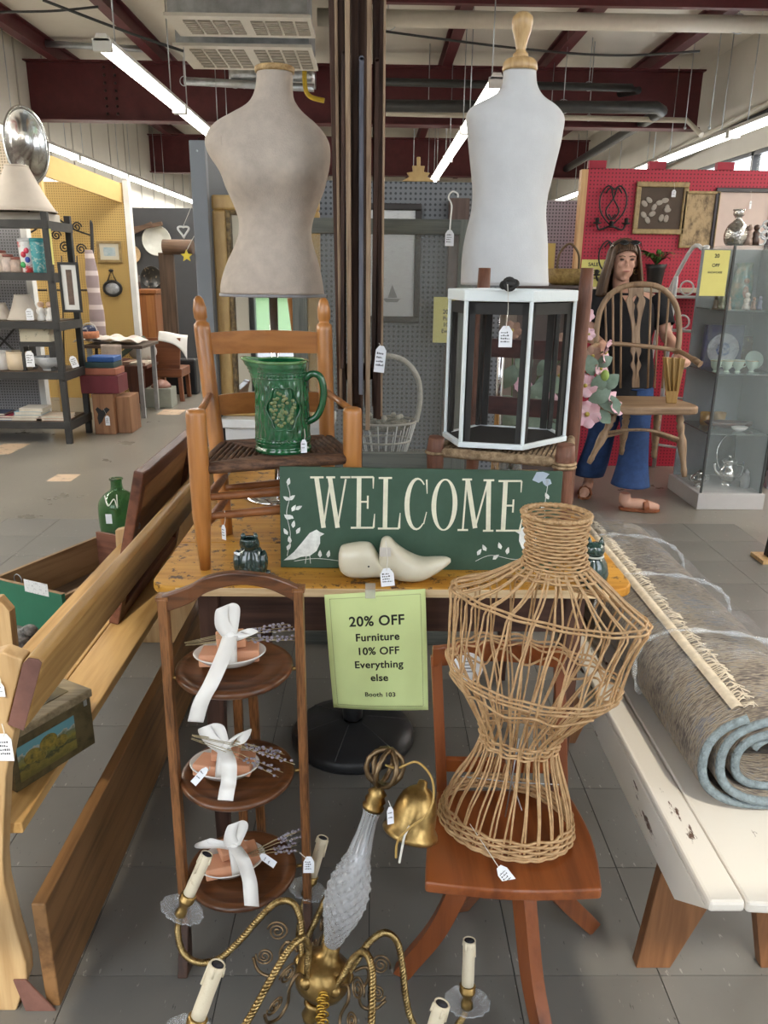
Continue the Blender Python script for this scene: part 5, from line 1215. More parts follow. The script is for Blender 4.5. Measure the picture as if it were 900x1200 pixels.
# ================================================================== BOOTH BEHIND THE TABLE
SLATE = mat('slate_grey_paint', (.20, .215, .235), .55, var=.05)
PEGG = pegboard('grey_pegboard', (.175, .185, .20))
def wallthing(name, label, mb, m, loc, **k): return solo(name, label, 'partition', mb, m, loc, **k)
pa = thing('booth_partition', 'slate grey booth side panel standing left of the gold mirror', 'partition', (-.636, 3.6, 0))
part(pa, 'panel', MB().box(-.655, -.617, 3.03, 4.2, 0, 1.875), mat('slate_dark', (.105, .115, .13), .6, var=.05))
part(pa, 'end_post', MB().box(-.664, -.608, 2.99, 3.03, 0, 1.885), SLATE, bevel=.003)
part(pa, 'screw', MB().ell((-.636, 2.989, 1.85), (.004, .002, .004), 8, 5), GREYM)
wallthing('pegboard_partition', 'dark grey pegboard back wall of the booth behind the wooden poles', MB().box(-.606, .66, 4.21, 4.25, 0, 1.885), PEGG, (.1, 4.23, 0))
wallthing('pegboard_partition', 'pale grey pegboard panel farther back right of the child torso', MB().box(.75, 1.62, 6.5, 6.54, 0, 2.0), pegboard('pale_pegboard', (.36, .36, .40)), (1.2, 6.52, 0))
GILT = mixmat('gilt_frame', (.35, .20, .06), (.62, .43, .17), 14, .5, .25, .38, bmp=.1, stretch=(1, 1, .4))
ORNA = mixmat('carved_bronze', (.06, .035, .012), (.30, .20, .08), 55, .5, .15, .45, bmp=.8)
def framed(name, label, cat_, x0, x1, z0, z1, y, fw, fm_, inner, dp=.025, mat_w=0, matm=None, extra=None, tilt=0):
    t = thing(name, label, cat_, ((x0 + x1) / 2, y, z0))
    for a, b in (((x0, z0), (x1, z0 + fw)), ((x0, z1 - fw), (x1, z1))): part(t, 'frame_rail', MB().box(a[0], b[0], y - dp, y, a[1], b[1]), fm_, bevel=fw * .15)
    for a, b in (((x0, z0 + fw), (x0 + fw, z1 - fw)), ((x1 - fw, z0 + fw), (x1, z1 - fw))): part(t, 'frame_stile', MB().box(a[0], b[0], y - dp, y, a[1], b[1]), fm_, bevel=fw * .15)
    if mat_w:
        part(t, 'mount', MB().box(x0 + fw, x1 - fw, y - dp * .5, y - .001, z0 + fw, z1 - fw), matm)
        part(t, 'picture', MB().box(x0 + fw + mat_w, x1 - fw - mat_w, y - dp * .5 - .001, y - dp * .5, z0 + fw + mat_w, z1 - fw - mat_w), inner)
    else: part(t, 'picture', MB().box(x0 + fw, x1 - fw, y - dp * .5, y - .001, z0 + fw, z1 - fw), inner)
    return t
# gold mirror on a white stand
mY = 3.08; ma, mb_ = P(249, 229, Y=mY), P(378, 487, Y=mY)
MIRR = mat('mirror_glass', (.85, .88, .88), .02, metal=1, var=0)
mi = framed('gold_mirror', 'tall gilt framed mirror standing behind the honey armchair', 'mirror', ma.x, mb_.x, mb_.z, ma.z, mY, .052, GILT, MIRR, .035)
mx0, mx1, mz0, mz1 = ma.x + .052, mb_.x - .052, mb_.z + .052, ma.z - .052
for a, b in (((mx0, mz0), (mx0 + .016, mz1)), ((mx1 - .016, mz0), (mx1, mz1)), ((mx0 + .016, mz0), (mx1 - .016, mz0 + .016)), ((mx0 + .016, mz1 - .016), (mx1 - .016, mz1))):
    part(mi, 'carved_bead', MB().box(a[0], b[0], mY - .040, mY - .018, a[1], b[1]), ORNA, bevel=.004)
ws = thing('white_stand', 'white painted stand with square legs under the gold mirror', 'side table', ((ma.x + mb_.x) / 2, 3.1, 0))
wz = mb_.z
part(ws, 'top', MB().box(ma.x + .0, mb_.x + .05, 2.98, 3.2, wz - .035, wz - .001), WHITE, bevel=.003)
part(ws, 'apron', MB().box(ma.x + .02, mb_.x + .03, 3.0, 3.02, wz - .10, wz - .036), WHITE)
for x in (ma.x + .04, mb_.x - .02):
    for y in (3.025, 3.16): part(ws, 'leg', MB().bar((x, y, wz - .036), (x, y, 0), .045, .045, (0, 1, 0), .028, .028), WHITE, bevel=.003)
# old window sash behind the table
OLDG = wood('old_grey_green_wood', (.075, .085, .078), (.17, .18, .16), 'X', 14, .75, .3, .4)
OLDZ = wood('old_grey_green_stile', (.075, .085, .078), (.17, .18, .16), 'Z', 14, .75, .3, .4)
wsY = 2.82; s0, s1 = P(340, 252, Y=wsY), P(556, 270, Y=wsY)
sa = thing('old_sash_frame', 'old weathered window sash with dusty glass standing behind the table', 'window sash', ((s0.x + s1.x) / 2, wsY, 0))
zt = P(450, 256, Y=wsY).z; zm = P(450, 535, Y=wsY).z
for z0, z1 in ((zt - .05, zt), (zm - .05, zm + .012), (0.0, .06)): part(sa, 'rail', MB().box(s0.x, s1.x, wsY, wsY + .035, z0, z1), OLDG, bevel=.003)
for x in (s0.x, s1.x - .05): part(sa, 'stile', MB().box(x, x + .05, wsY - .001, wsY + .034, 0.06, zt), OLDZ, bevel=.003)
DUST = see('dusty_pane', (.34, .36, .34), .20, .25)
part(sa, 'pane', MB().box(s0.x + .05, s1.x - .05, wsY + .015, wsY + .018, zm, zt - .05), DUST); part(sa, 'pane', MB().box(s0.x + .05, s1.x - .05, wsY + .015, wsY + .018, .06, zm - .05), DUST)
hk = P(527, 268, Y=wsY - .01)
h_ = thing('coat_hook', 'white wire hook hanging on the old window sash', 'hook', hk)
part(h_, 'wire', MB().tube(cat([hk + Vector((0, 0, -.02)), hk + Vector((.002, 0, .03)), hk + Vector((.004, 0, .075)), hk + Vector((-.008, -.002, .10)), hk + Vector((.004, -.004, .118)), hk + Vector((.022, -.004, .112)), hk + Vector((.024, -.004, .100))], 6), .003, 6), WHITE)
tag(P(527, 271, Y=wsY - .012), hk, 'white price tag hanging from the wire hook on the sash', .030, .048, (0, -1, 0))
# framed print on the back wall
fa, fb_ = P(424, 238, Y=4.2), P(491, 378, Y=4.2)
def printm():
    m, nt, b = base('ship_print'); n = N(nt, 'TexNoise', i_Scale=40.0, i_Detail=5.0); nt.links.new(coords(nt, (1, 1, 6)), n.inputs['Vector'])
    nt.links.new(ramp(nt, n.outputs['Fac'], [(.30, (.52, .52, .50)), (.42, (.66, .66, .64))]), b.inputs['Base Color']); return m
fp = framed('framed_print', 'black framed print of a sailing ship hanging on the grey pegboard', 'picture', fa.x, fb_.x, fb_.z, fa.z, 4.205, .032, mat('black_wood', (.03, .024, .022), .4), printm())
sc_ = P(459, 350, Y=4.185)
part(fp, 'drawn_ship', MB().add([sc_ + Vector(p) for p in ((-.045, 0, 0), (.045, 0, 0), (.03, 0, -.018), (-.03, 0, -.018))], [(0, 3, 2, 1)]).add([sc_ + Vector(p) for p in ((-.02, 0, .004), (.03, 0, .004), (.002, 0, .07))], [(0, 1, 2)]), mat('print_grey', (.30, .30, .30), .7))
# brown post with yellow sale notice
pp = P(536, 280, Y=4.12)
solo('brown_post', 'weathered brown post against the grey pegboard behind the screen box', 'post', MB().box(pp.x - .045, pp.x + .055, 4.12, 4.19, 0, P(536, 232, Y=4.12).z), wood('faded_brown', (.07, .045, .038), (.14, .095, .08), 'Z', 12, .7), (pp.x, 4.15, 0), bevel=.004)
def notice(name, label, x0, y0, x1, y1, Y, lines, m=mat('yellow_paper', (.72, .66, .22), .8, var=.04), size=.18):
    a, b = P(x0, y0, Y=Y), P(x1, y1, Y=Y); t = thing(name, label, 'notice', ((a.x + b.x) / 2, Y, b.z)); w, h = b.x - a.x, a.z - b.z
    part(t, 'paper', MB().box(a.x, b.x, Y, Y + .001, b.z, a.z), m)
    for s, f, sz_ in lines:
        vs, fs = text_mb(s, sz_, bold=sz_ * .02); part(t, 'text_line', MB(fm(Vector(((a.x + b.x) / 2, Y - .001, 0)), (1, 0, 0), (0, 0, 1))).add([v + Vector((0, a.z - h * f, 0)) for v in vs], fs), INK)
    return t
notice('yellow_notice', 'yellow sale notice on the brown post behind the screen box', 508.5, 348, 553, 402, 4.10, [('SALE', .16, .030), ('20% OFF', .36, .030), ('Furniture', .50, .028), ('10% OFF', .64, .028), ('Everything', .78, .028), ('else', .91, .026)])
gx = P(490, 211, Y=4.23)
go = thing('gilt_crest', 'gold carved crest standing on top of the grey pegboard', 'ornament', (gx.x, 4.23, 1.886))
part(go, 'crest', MB().xz([(gx.x + a * .0046, 1.887 + b * .0046) for a, b in ((-18, 0), (18, 0), (10, 5), (13, 9), (6, 10), (7, 16), (2, 16), (2, 25), (-2, 25), (-2, 16), (-7, 16), (-6, 10), (-13, 9), (-10, 5))], 4.222, 4.238), GILT, bevel=.003)
# basket with white bark handle on a dark trunk
trk = thing('trunk', 'dark grey trunk behind the old window sash', 'trunk', (.06, 3.4, 0))
tz = P(450, 540, Y=3.25).z - .03
part(trk, 'body', MB().box(-.22, .42, 3.22, 3.62, 0, tz - .09), mat('dark_trunk', (.07, .07, .07), .6), bevel=.006); part(trk, 'lid', MB().box(-.23, .43, 3.21, 3.63, tz - .088, tz), mat('dark_trunk', (.07, .07, .07), .6), bevel=.008)
part(trk, 'strap', MB().box(-.05, .0, 3.204, 3.21, .05, tz - .01), mat('strap_leather', (.10, .06, .03), .6)); part(trk, 'strap', MB().box(.25, .30, 3.204, 3.21, .05, tz - .01), mat('strap_leather', (.10, .06, .03), .6))
bk = P(448, 520, Y=3.40); bk.z = tz
bs = thing('twig_basket', 'wire basket with a pale bark hoop handle behind the old window sash', 'basket', bk)
BARK = mixmat('birch_bark', (.34, .33, .29), (.60, .58, .52), 30, .5, .2, .8, bmp=.4)
bh = P(448, 494, Y=3.4).z - tz
for k in range(22):
    a = 2 * PI * k / 22; part(bs, 'stake', MB().tube([bk + Vector((.10 * math.cos(a), .08 * math.sin(a), .004)), bk + Vector((.15 * math.cos(a), .115 * math.sin(a), bh))], .0028, 5), WHITE)
for f in (.0, .5, 1): part(bs, 'hoop', MB().torus(bk + Vector((0, 0, .004 + bh * f)), .10 + .05 * f, .005, sx=1, sy=.78), BARK)
part(bs, 'handle', MB().tube(cat([bk + Vector((.15, 0, bh)), bk + Vector((.165, 0, bh + .10)), bk + Vector((.150, 0, bh + .20)), bk + Vector((.09, 0, bh + .27)), bk + Vector((0, 0, bh + .29)), bk + Vector((-.09, 0, bh + .26)), bk + Vector((-.15, 0, bh + .16)), bk + Vector((-.15, 0, bh))], 6), .012, 8), BARK)
mo_ = MB()
part(bs, 'moss_filling', MB().ell(bk + Vector((0, 0, bh - .01)), (.13, .10, .035)), mixmat('dry_moss', (.05, .05, .03), (.30, .28, .22), 40, .5, .1, .9, bmp=.8))
for k in range(8):
    a = k * 2.4; part(bs, 'dried_pod', MB().ell(bk + Vector((.08 * math.cos(a), .05 * math.sin(a) - .02, bh + .028)), (.013, .012, .012), 8, 6), mat('pale_pod', (.45, .43, .36), .8))
# ornaments hanging on the side of the partition
hh = P(215, 270, Y=2.97); ho = thing('heart_ornament', 'white wire heart ornament hanging at the edge of the grey panel', 'ornament', hh)
part(ho, 'heart', MB().tube([hh + Vector((.020 * math.sin(t_) ** 3, 0, .018 * (math.cos(t_) - .4 * math.cos(2 * t_)))) for t_ in [2 * PI * i / 30 for i in range(30)]], .004, 6, closed=True), WHITE)
part(ho, 'cord', MB().tube([hh + Vector((0, 0, .014)), (-.6642, 2.99, hh.z + .09)], .0012, 5), STRING)
st_ = P(219, 300, Y=2.97); sto = thing('star_ornament', 'small yellow star ornament hanging below the white heart', 'ornament', st_)
part(sto, 'star', MB(fm(st_, (1, 0, 0), (0, 0, 1))).prism([((.022 if k % 2 == 0 else .010) * math.sin(PI * k / 5), (.022 if k % 2 == 0 else .010) * math.cos(PI * k / 5)) for k in range(10)], 0, .008), mat('star_yellow', (.75, .58, .04), .5))
part(sto, 'cord', MB().tube([st_ + Vector((0, -.002, .018)), (-.6642, 2.99, st_.z + .07)], .0012, 5), STRING)
# flowers standing behind the screen box
fv = Vector((.455, 2.50, TZ))
fb = thing('flower_vase', 'bouquet of pink artificial flowers in a glass vase behind the screen box', 'flowers', fv)
part(fb, 'vase', MB().lathe([(.04, .0), (.045, .01), (.036, .08), (.04, .16), (.052, .20)], 24, fv), mat('vase_glass', (.7, .75, .75), .05, trans=.9, var=0), solid=.003)
PETAL = mixmat('pink_petal', (.72, .36, .46), (.80, .62, .64), 30, .5, .3, .7); LEAF = mixmat('sage_leaf', (.11, .17, .12), (.26, .34, .27), 20, .5, .25, .7); STEM = mat('stem_green', (.10, .15, .06), .7)
DRY = mat('dried_rose', (.36, .22, .16), .8, var=.2)
def blossom(p, r, m, tiltv, n=6):
    st = part(fb, 'stem', MB().tube(cat([fv + Vector((0, 0, .03)), lerp(fv + Vector((0, 0, .15)), p, .5) + Vector((0, 0, .04)), p], 6), .0026, 5), STEM)
    ax = Vector(tiltv).normalized(); x = ax.orthogonal().normalized(); y = ax.cross(x)
    for k in range(n):
        a = 2 * PI * k / n; d = x * math.cos(a) + y * math.sin(a); sd = ax.cross(d)
        part(st, 'petal', MB().grid(lambda u, v: p + d * r * v + sd * r * .55 * (u - .5) * 2 * math.sin(PI * (.12 + .80 * v)) ** .8 + ax * (.35 * r * v * v - .2 * r * (2 * u - 1) ** 2 * v + r * .1), 5, 6), m)
    part(st, 'flower_centre', MB().ell(p + ax * r * .2, r * .18, 8, 6), mat('centre_yellow', (.5, .4, .1), .8))
def leaf(p, d, l, w):
    d = Vector(d).normalized(); s = d.cross(Vector((0, -1, .3))).normalized()
    part(fb, 'leaf', MB().grid(lambda u, v: p + d * l * v + s * w * (2 * u - 1) * math.sin(PI * min(v * .93 + .05, 1)) + Vector((0, -.012 * math.sin(PI * v), 0)), 5, 7), LEAF)
for px_, py_, r, m, tv in ((686, 452, .038, PETAL, (-.3, -1, .2)), (688, 485, .044, PETAL, (-.2, -1, .0)), (717, 474, .042, PETAL, (.9, -.6, .5)), (703, 432, .028, PETAL, (.6, -1, .1)), (707, 412, .040, PETAL, (1, -.4, -.2)), (694, 418, .032, DRY, (.1, -1, .4)), (688, 370, .022, PETAL, (0, -1, .3)), (690, 392, .020, PETAL, (0, -1, .3)), (640, 465, .035, PETAL, (0, -1, .3)), (655, 440, .03, DRY, (0, -1, .3)), (612, 450, .03, PETAL, (0, -1, .3)), (600, 388, .03, DRY, (0, -1, .5)), (660, 400, .025, DRY, (0, -1, .5))):
    blossom(P(px_, py_, Y=2.42), r, m, tv)
for px_, py_, dx, dz, l in ((690, 470, .8, .5, .075), (700, 470, .9, -.1, .075), (703, 455, .7, .6, .07), (712, 468, .5, -.6, .06), (695, 440, -.3, .8, .07), (694, 460, .4, .9, .07), (700, 480, .6, -.6, .06), (698, 428, .9, .5, .055), (640, 480, -.5, .8, .07), (620, 470, .4, .8, .07), (630, 440, .5, .8, .07), (650, 475, .8, .3, .07), (605, 480, -.7, .6, .07), (665, 480, .4, .8, .07), (590, 455, .3, .9, .08), (600, 440, .7, .6, .08), (615, 435, -.4, .9, .07), (625, 455, .8, .4, .08), (640, 435, .2, 1, .07), (655, 460, -.6, .7, .08), (645, 490, .9, .2, .08), (610, 500, .8, .2, .09), (590, 500, .3, .5, .08), (630, 505, .9, .1, .08), (655, 505, .3, .6, .08), (670, 440, .1, 1, .07)):
    leaf(P(px_, py_, Y=2.415), (dx, -.15, dz), l, l * .34)
bud = P(709, 440, Y=2.40); part(fb, 'bud', MB().ell(bud, (.013, .012, .018)), mat('green_bud', (.30, .42, .10), .6))
# ================================================================== RIGHT SIDE
RY = 5.9
rx0, rzt = P(689, 198, Y=RY).x, P(689, 197, Y=RY).z
rw = thing('red_pegboard_wall', 'bright red pegboard booth wall hung with pictures at right', 'partition', (3.1, RY, 0))
part(rw, 'panel', MB().box(rx0, 4.5, RY, RY + .03, 0, rzt), pegboard('red_pegboard', (.42, .016, .045), hole=.25))
part(rw, 'edge_strip', MB().box(rx0 - .045, rx0, RY - .02, RY + .05, 0, rzt - .01), wood('pale_orange_edge', (.42, .22, .09), (.62, .38, .18), 'Z', 10, .5))
for x in (700, 770, 850):
    a = P(x, 197, Y=RY); part(rw, 'top_block', MB().box(a.x - .06, a.x + .06, RY - .01, RY + .04, rzt, rzt + .05), mat('red_block', (.33, .014, .036), .6))
def hang(name, label, x0, y0, x1, y1, fw, fm_, inner, **k):
    a, b = P(x0, y0, Y=RY - .002), P(x1, y1, Y=RY - .002)
    return framed(name, label, 'picture', a.x, b.x, b.z, a.z, RY - .002, fw, fm_, inner, **k)
DGILT = mixmat('dull_gilt', (.20, .13, .05), (.42, .30, .13), 30, .5, .2, .45, bmp=.4)
g1 = hang('framed_picture', 'dull gold framed brown picture of white flowers on the red pegboard', 746, 213, 800, 275, .035, DGILT, mat('brown_velvet', (.075, .050, .035), .7, var=.15))
for k in range(12):
    c = P(768 + 14 * math.cos(k * 2.3), 246 + 12 * math.sin(k * 1.7), Y=RY - .017); part(g1, 'painted_flower', MB().ell(c, (.028, .002, .018), 8, 5, M=Matrix.Rotation(k, 3, 'Y')), mat('dusty_white', (.34, .30, .26), .7))
tag(P(790, 223, Y=RY - .03), P(790, 214, Y=RY - .03), 'white price tag on the dull gold framed picture', .03, .045, (0, -1, 0), lines=2)
g2 = hang('carved_panel', 'tall tan panel with dark carved foliage on the red pegboard', 802, 224, 835, 291, .018, DGILT, mixmat('tan_relief', (.10, .065, .03), (.42, .30, .16), 22, .46, .1, .6, bmp=.4, stretch=(1, 1, .6)))
g3 = hang('framed_picture', 'black framed picture on pale pink paper at the top right', 839, 220, 897, 302, .03, mat('black_purple_frame', (.022, .016, .024), .3, coat=.5), mat('pale_pink_paper', (.62, .50, .45), .8, var=.04))
tag(P(880, 236, Y=RY - .03), P(880, 224, Y=RY - .03), 'narrow white tag on the black framed pink picture', .016, .05, (0, -1, 0), lines=1)
IRON = mat('wrought_iron', (.012, .011, .011), .45, var=.2)
def sconce(x, y, label, s=1.0):
    c = P(x, y, Y=RY - .03); t = thing('candle_sconce', label, 'wall sconce', c)
    def cv(pts, r=.006): part(t, 'scroll', MB().tube(cat([c + Vector((a * .0058 * s, -.02, b * .0058 * s)) for a, b in pts], 6), r, 6), IRON)
    cv([(0, -22), (-14, -6), (-16, 12), (-8, 24), (0, 20)]); cv([(0, -22), (14, -6), (16, 12), (8, 24), (0, 20)])
    cv([(-10, 16), (-4, 22), (0, 10), (8, -4), (2, -14), (-4, -8)]); cv([(10, 16), (4, 22), (0, 10), (-8, -4), (-2, -14), (4, -8)])
    cv([(-18, -18), (-14, -26), (0, -22), (14, -26), (18, -18)], .008)
    for dx in (-18, 0, 18):
        part(t, 'candle_cup', MB().lathe([(.008, 0), (.03, .004), (.03, .012), (.014, .014), (.016, .04), (.010, .045)], 12, c + Vector((dx * .0058 * s, -.03, (-20 if dx else -24) * .0058 * s))), IRON)
sconce(717, 243, 'black wrought-iron candle sconce, upper of the two on the red pegboard'); sconce(715, 305, 'black wrought-iron candle sconce, lower of the two, beside the woman', .95)
pc = P(768, 320, Y=RY - .14)
fp_ = thing('potted_fern', 'green fern in a black pot on the red wall behind the woman', 'plant', pc)
part(fp_, 'pot', MB().lathe([(.04, -.10), (.05, -.09), (.065, .03), (.075, .06), (.068, .06), (.06, .0), (0, .0)], 20, pc), IRON)
rr = random.Random(2); FERN = mixmat('fern_green', (.03, .10, .015), (.12, .26, .05), 30, .5, .2, .7)
for k in range(44):
    a = rr.uniform(0, 2 * PI); l = rr.uniform(.12, .24); d = Vector((math.cos(a), math.sin(a) * .6, 0)); b = pc + Vector((0, 0, .05)); s = d.cross(Vector((0, 0, 1)))
    part(fp_, 'frond', MB().grid(lambda u, v: b + d * l * v + Vector((0, 0, l * (1.5 * v - 1.25 * v * v))) + s * .020 * (2 * u - 1) * math.sin(PI * min(v + .08, 1)) * (1 + .35 * math.sin(v * 40)), 3, 12), FERN if k % 5 else mat('dark_red_leaf', (.12, .02, .02), .7))
wsh = P(745, 330, Y=RY - .2)
sh = thing('wall_shelf', 'long cream shelf on the red wall at the height of the woman', 'shelf', (2.6, RY - .15, wsh.z - .03))
part(sh, 'board', MB().box(rx0 + .05, 3.4, RY - .3, RY - .001, pc.z - .13, pc.z - .101), mat('cream_shelf', (.60, .55, .45), .5))
for x in (rx0 + .3, 3.1): part(sh, 'bracket', MB().box(x, x + .02, RY - .25, RY - .001, pc.z - .26, pc.z - .131), mat('cream_shelf', (.60, .55, .45), .5))
notice('yellow_notice', 'yellow sale notice low on the red pegboard beside the twig chair post', 682, 304, 706, 342, RY - .01, [('SALE', .2, .035), ('20% OFF', .42, .03), ('Furniture', .60, .026)])
notice('yellow_notice', 'tall thin yellow notice beside the child torso on the pale pegboard', 640, 285, 648, 330, 6.48, [])
cb_ = thing('low_cabinet', 'dark cabinet behind the screen box carrying the golden basket', 'cabinet', (1.1, 5.2, 0))
cz = P(660, 334, Y=5.1).z
part(cb_, 'body', MB().box(.90, 1.30, 5.0, 5.4, 0, cz - .02), mat('dark_cab', (.10, .07, .06), .5), bevel=.004); part(cb_, 'top', MB().box(.89, 1.31, 4.98, 5.41, cz - .02, cz), mat('dark_cab', (.10, .07, .06), .5), bevel=.003)
gb = P(664, 333, Y=5.12); gb.z = cz
gbk = thing('golden_basket', 'golden wicker basket with a thin hoop handle right of the child torso', 'basket', gb)
part(gbk, 'bowl', MB().lathe([(.09, 0), (.12, .02), (.14, .10), (.13, .10), (.11, .03), (0, .02)], 24, gb), mixmat('gold_wicker', (.20, .12, .03), (.45, .30, .10), 40, .5, .2, .6, bmp=.5))
part(gbk, 'handle', MB().tube(cat([gb + Vector((-.07, 0, .09)), gb + Vector((-.06, 0, .19)), gb + Vector((0, 0, .25)), gb + Vector((.06, 0, .19)), gb + Vector((.07, 0, .09))], 6), .008, 6), mat('dark_hoop', (.12, .08, .04), .6))

# ---- woman carrying a chair
SKIN = mat('skin', (.56, .32, .235), .5, var=.07, scale=14); JEAN = mat('blue_denim', (.022, .055, .16), .85, var=.25, scale=25, bmp=.25, bscale=260); TEE = mat('black_tee', (.012, .012, .015), .85, var=.2, bmp=.15, bscale=40)
HAIR = mixmat('brown_hair', (.032, .017, .010), (.15, .078, .036), 60, .5, .25, .5, stretch=(1, 1, .08)); LEATH = mat('tan_leather', (.23, .075, .03), .45, var=.15)
hc = P(731, 307, Y=4.83)
wo = thing('person', 'woman in black t-shirt and wide blue jeans carrying a wooden chair', 'person', (1.57, 4.9, 0))
Yb = 4.88
sR, eR, wR = P(771, 354, Y=4.88), P(781, 393, Y=4.80), P(794, 412, Y=4.58)
sL, eL, wL = P(699, 354, Y=4.90), P(689, 392, Y=4.82), P(706, 404, Y=4.55)
hL, kL, aL = P(716, 456, Y=4.93), P(704, 512, Y=5.0), P(689, 564, Y=5.10)
hR, kR, aR = P(745, 456, Y=4.90), P(744, 514, Y=4.80), P(738, 574, Y=4.70)
aL.z = max(aL.z, .10); aR.z = max(aR.z, .10)
nb = P(733, 345, Y=4.87); pv = P(730, 448, Y=4.92); chs = P(733, 378, Y=4.88)
bm = MB()
def limb(pts, rs, n=12): bm.tube(cat([(*p, r) for p, r in zip(pts, rs)], 5) and [Vector(p[:3]) for p in cat([(*p, r) for p, r in zip(pts, rs)], 5)], [p[3] for p in cat([(*p, r) for p, r in zip(pts, rs)], 5)], n)
# head with face
bm.ell(hc + Vector((0, .012, .022)), (.074, .092, .092), 24, 16)
bm.ell(hc + Vector((-.004, -.026, -.042)), (.056, .058, .064), 20, 14)
bm.ell(hc + Vector((-.006, -.052, -.092)), (.026, .022, .020), 14, 10)         # chin
bm.tube([hc + Vector((-.006, -.086, .006)), hc + Vector((-.008, -.100, -.022)), hc + Vector((-.008, -.098, -.030))], [.007, .012, .010], 8)   # nose
for s in (-1, 1):
    bm.ell(hc + Vector((s * .030 - .004, -.066, -.020)), (.024, .018, .020), 10, 8)  # cheek
    bm.ell(hc + Vector((s * .030 - .004, -.074, .028)), (.026, .012, .009), 10, 6)   # brow ridge
    bm.ell(hc + Vector((s * .075, .006, -.008)), (.010, .018, .028), 8, 8)           # ear
bm.ell(hc + Vector((-.006, -.082, -.054)), (.026, .010, .012), 10, 6)               # mouth mound
limb([hc + Vector((0, .015, -.05)), hc + Vector((0, .02, -.12)), nb + Vector((0, .01, -.02))], [.052, .050, .060])
limb([nb + Vector((0, 0, -.03)), chs, P(731, 415, Y=4.91), pv], [.09, .125, .105, .13], 18)
limb([sL + Vector((.03, 0, .0)), nb + Vector((0, .01, -.035)), sR + Vector((-.03, 0, .0))], [.052, .06, .052])
for s, e, w in ((sR, eR, wR), (sL, eL, wL)): limb([s, lerp(s, e, .5), e, lerp(e, w, .35), w], [.052, .046, .038, .037, .026])
for h, k, a in ((hL, kL, aL), (hR, kR, aR)): limb([pv + (h - pv) * .7, h, k, lerp(k, a, .35), a], [.10, .085, .058, .054, .036])
def foot(a, toe):
    d = Vector((toe.x - a.x, toe.y - a.y, 0)).normalized()
    f = [a + Vector((0, 0, -.02)) - d * .025, Vector((a.x, a.y, .055)) - d * .02, Vector((a.x, a.y, .050)) + d * .06, Vector((a.x, a.y, .038)) + d * .13, Vector((a.x, a.y, .032)) + d * .19]
    limb(f, [.036, .036, .036, .034, .022]); return d
dR = foot(aR, P(766, 600, Z=0)); dL = foot(aL, P(684, 584, Z=0))
def hand(w, d, up, grip):
    d = Vector(d).normalized(); up = Vector(up).normalized(); s = d.cross(up).normalized()
    bm.tube([w - d * .01, w + d * .03, w + d * .075], [.026, .034, .032], 10, flat=.55)
    for i in range(4):
        b = w + d * .075 + s * (.024 - .016 * i); l = [.032, .037, .034, .026][i]
        bm.tube([b, b + d * l * .8 - up * .006, b + d * l * .9 - up * (.02 + .01), b + d * l * .45 - up * .046], [.0095, .009, .0085, .007], 8)
    t0_ = w + d * .02 + s * .03; bm.tube([t0_, t0_ + d * .03 + s * .022 - up * .012, t0_ + d * .05 + s * .012 - up * .036], [.011, .0105, .008], 8)
hand(wR, (.35, -.75, -.5), (.1, -.6, .8), 0); hand(wL, (-.2, -.8, -.4), (0, -.5, .8), 0)
body = part(wo, 'body', bm, SKIN)
rm = body.modifiers.new('remesh', 'REMESH'); rm.mode = 'VOXEL'; rm.voxel_size = .0062; rm.use_smooth_shade = True
sm_ = body.modifiers.new('smooth', 'SMOOTH'); sm_.factor = .5; sm_.iterations = 4
for s in (-1, 1):
    e = hc + Vector((s * .030 - .006, -.0800, .012)); part(wo, 'eye', MB().ell(e, (.0135, .006, .0058), 12, 8), mat('eye_dark', (.05, .03, .025), .3))
    part(wo, 'eyebrow', MB().tube(cat([e + Vector((-.018, .000, .016)), e + Vector((0, -.006, .021)), e + Vector((.018, .000, .016))], 5), .003, 6), HAIR)
part(wo, 'lips', MB().ell(hc + Vector((-.006, -.0915, -.053)), (.0215, .006, .0042), 14, 8), mat('lips', (.42, .15, .13), .45))
for s in (-1, 1): part(wo, 'earring', MB().torus(hc + Vector((s * .078, -.004, -.055)), .014, .0018, Matrix.Rotation(R(90), 3, 'X'), 18, 6), BRASS)
# hair: cap, side falls, fringe
hr = MB()
def hairf(u, v):
    a = R(-90) + R(52) + u * R(256); c_, s_ = math.cos(a), math.sin(a); n_ = .004 * math.sin(u * 60) + .003 * math.sin(u * 23 + 2)
    if v < .42:
        b = PI / 2 * (1 - v / .42); r = math.cos(b); return hc + Vector(((.090 + n_) * r * c_, .012 + (.106 + n_) * r * s_, .020 + (.106 + n_) * math.sin(b)))
    f = (v - .42) / .58; sp = 1 + .45 * f + .06 * math.sin(f * PI)
    back = max(0, s_)
    return hc + Vector(((.090 + n_ * (1 + f)) * sp * c_, .012 + (.106 + n_) * (1 + .05 * f - .10 * f * f) * s_ + .01 * f, .020 - (.235 - .02 * abs(c_)) * f + .008 * math.sin(u * 40)))
part(wo, 'hair', MB().grid(hairf, 90, 26), HAIR, solid=.012)
def fr2(u, v):
    a = R(-90) + (u - .5) * R(118); b = PI / 2 * (1 - v * .66); r = math.cos(b); n_ = .003 * math.sin(u * 70)
    return hc + Vector(((.088 + n_) * r * math.cos(a), .006 + (.106 + n_) * r * math.sin(a) - .002 * v, .022 + (.103 + n_) * math.sin(b) - .010 * v * v - .030 * v ** 4 * (2 * u - 1) ** 2))
part(wo, 'fringe_hair', MB().grid(fr2, 50, 16), HAIR, solid=.008)
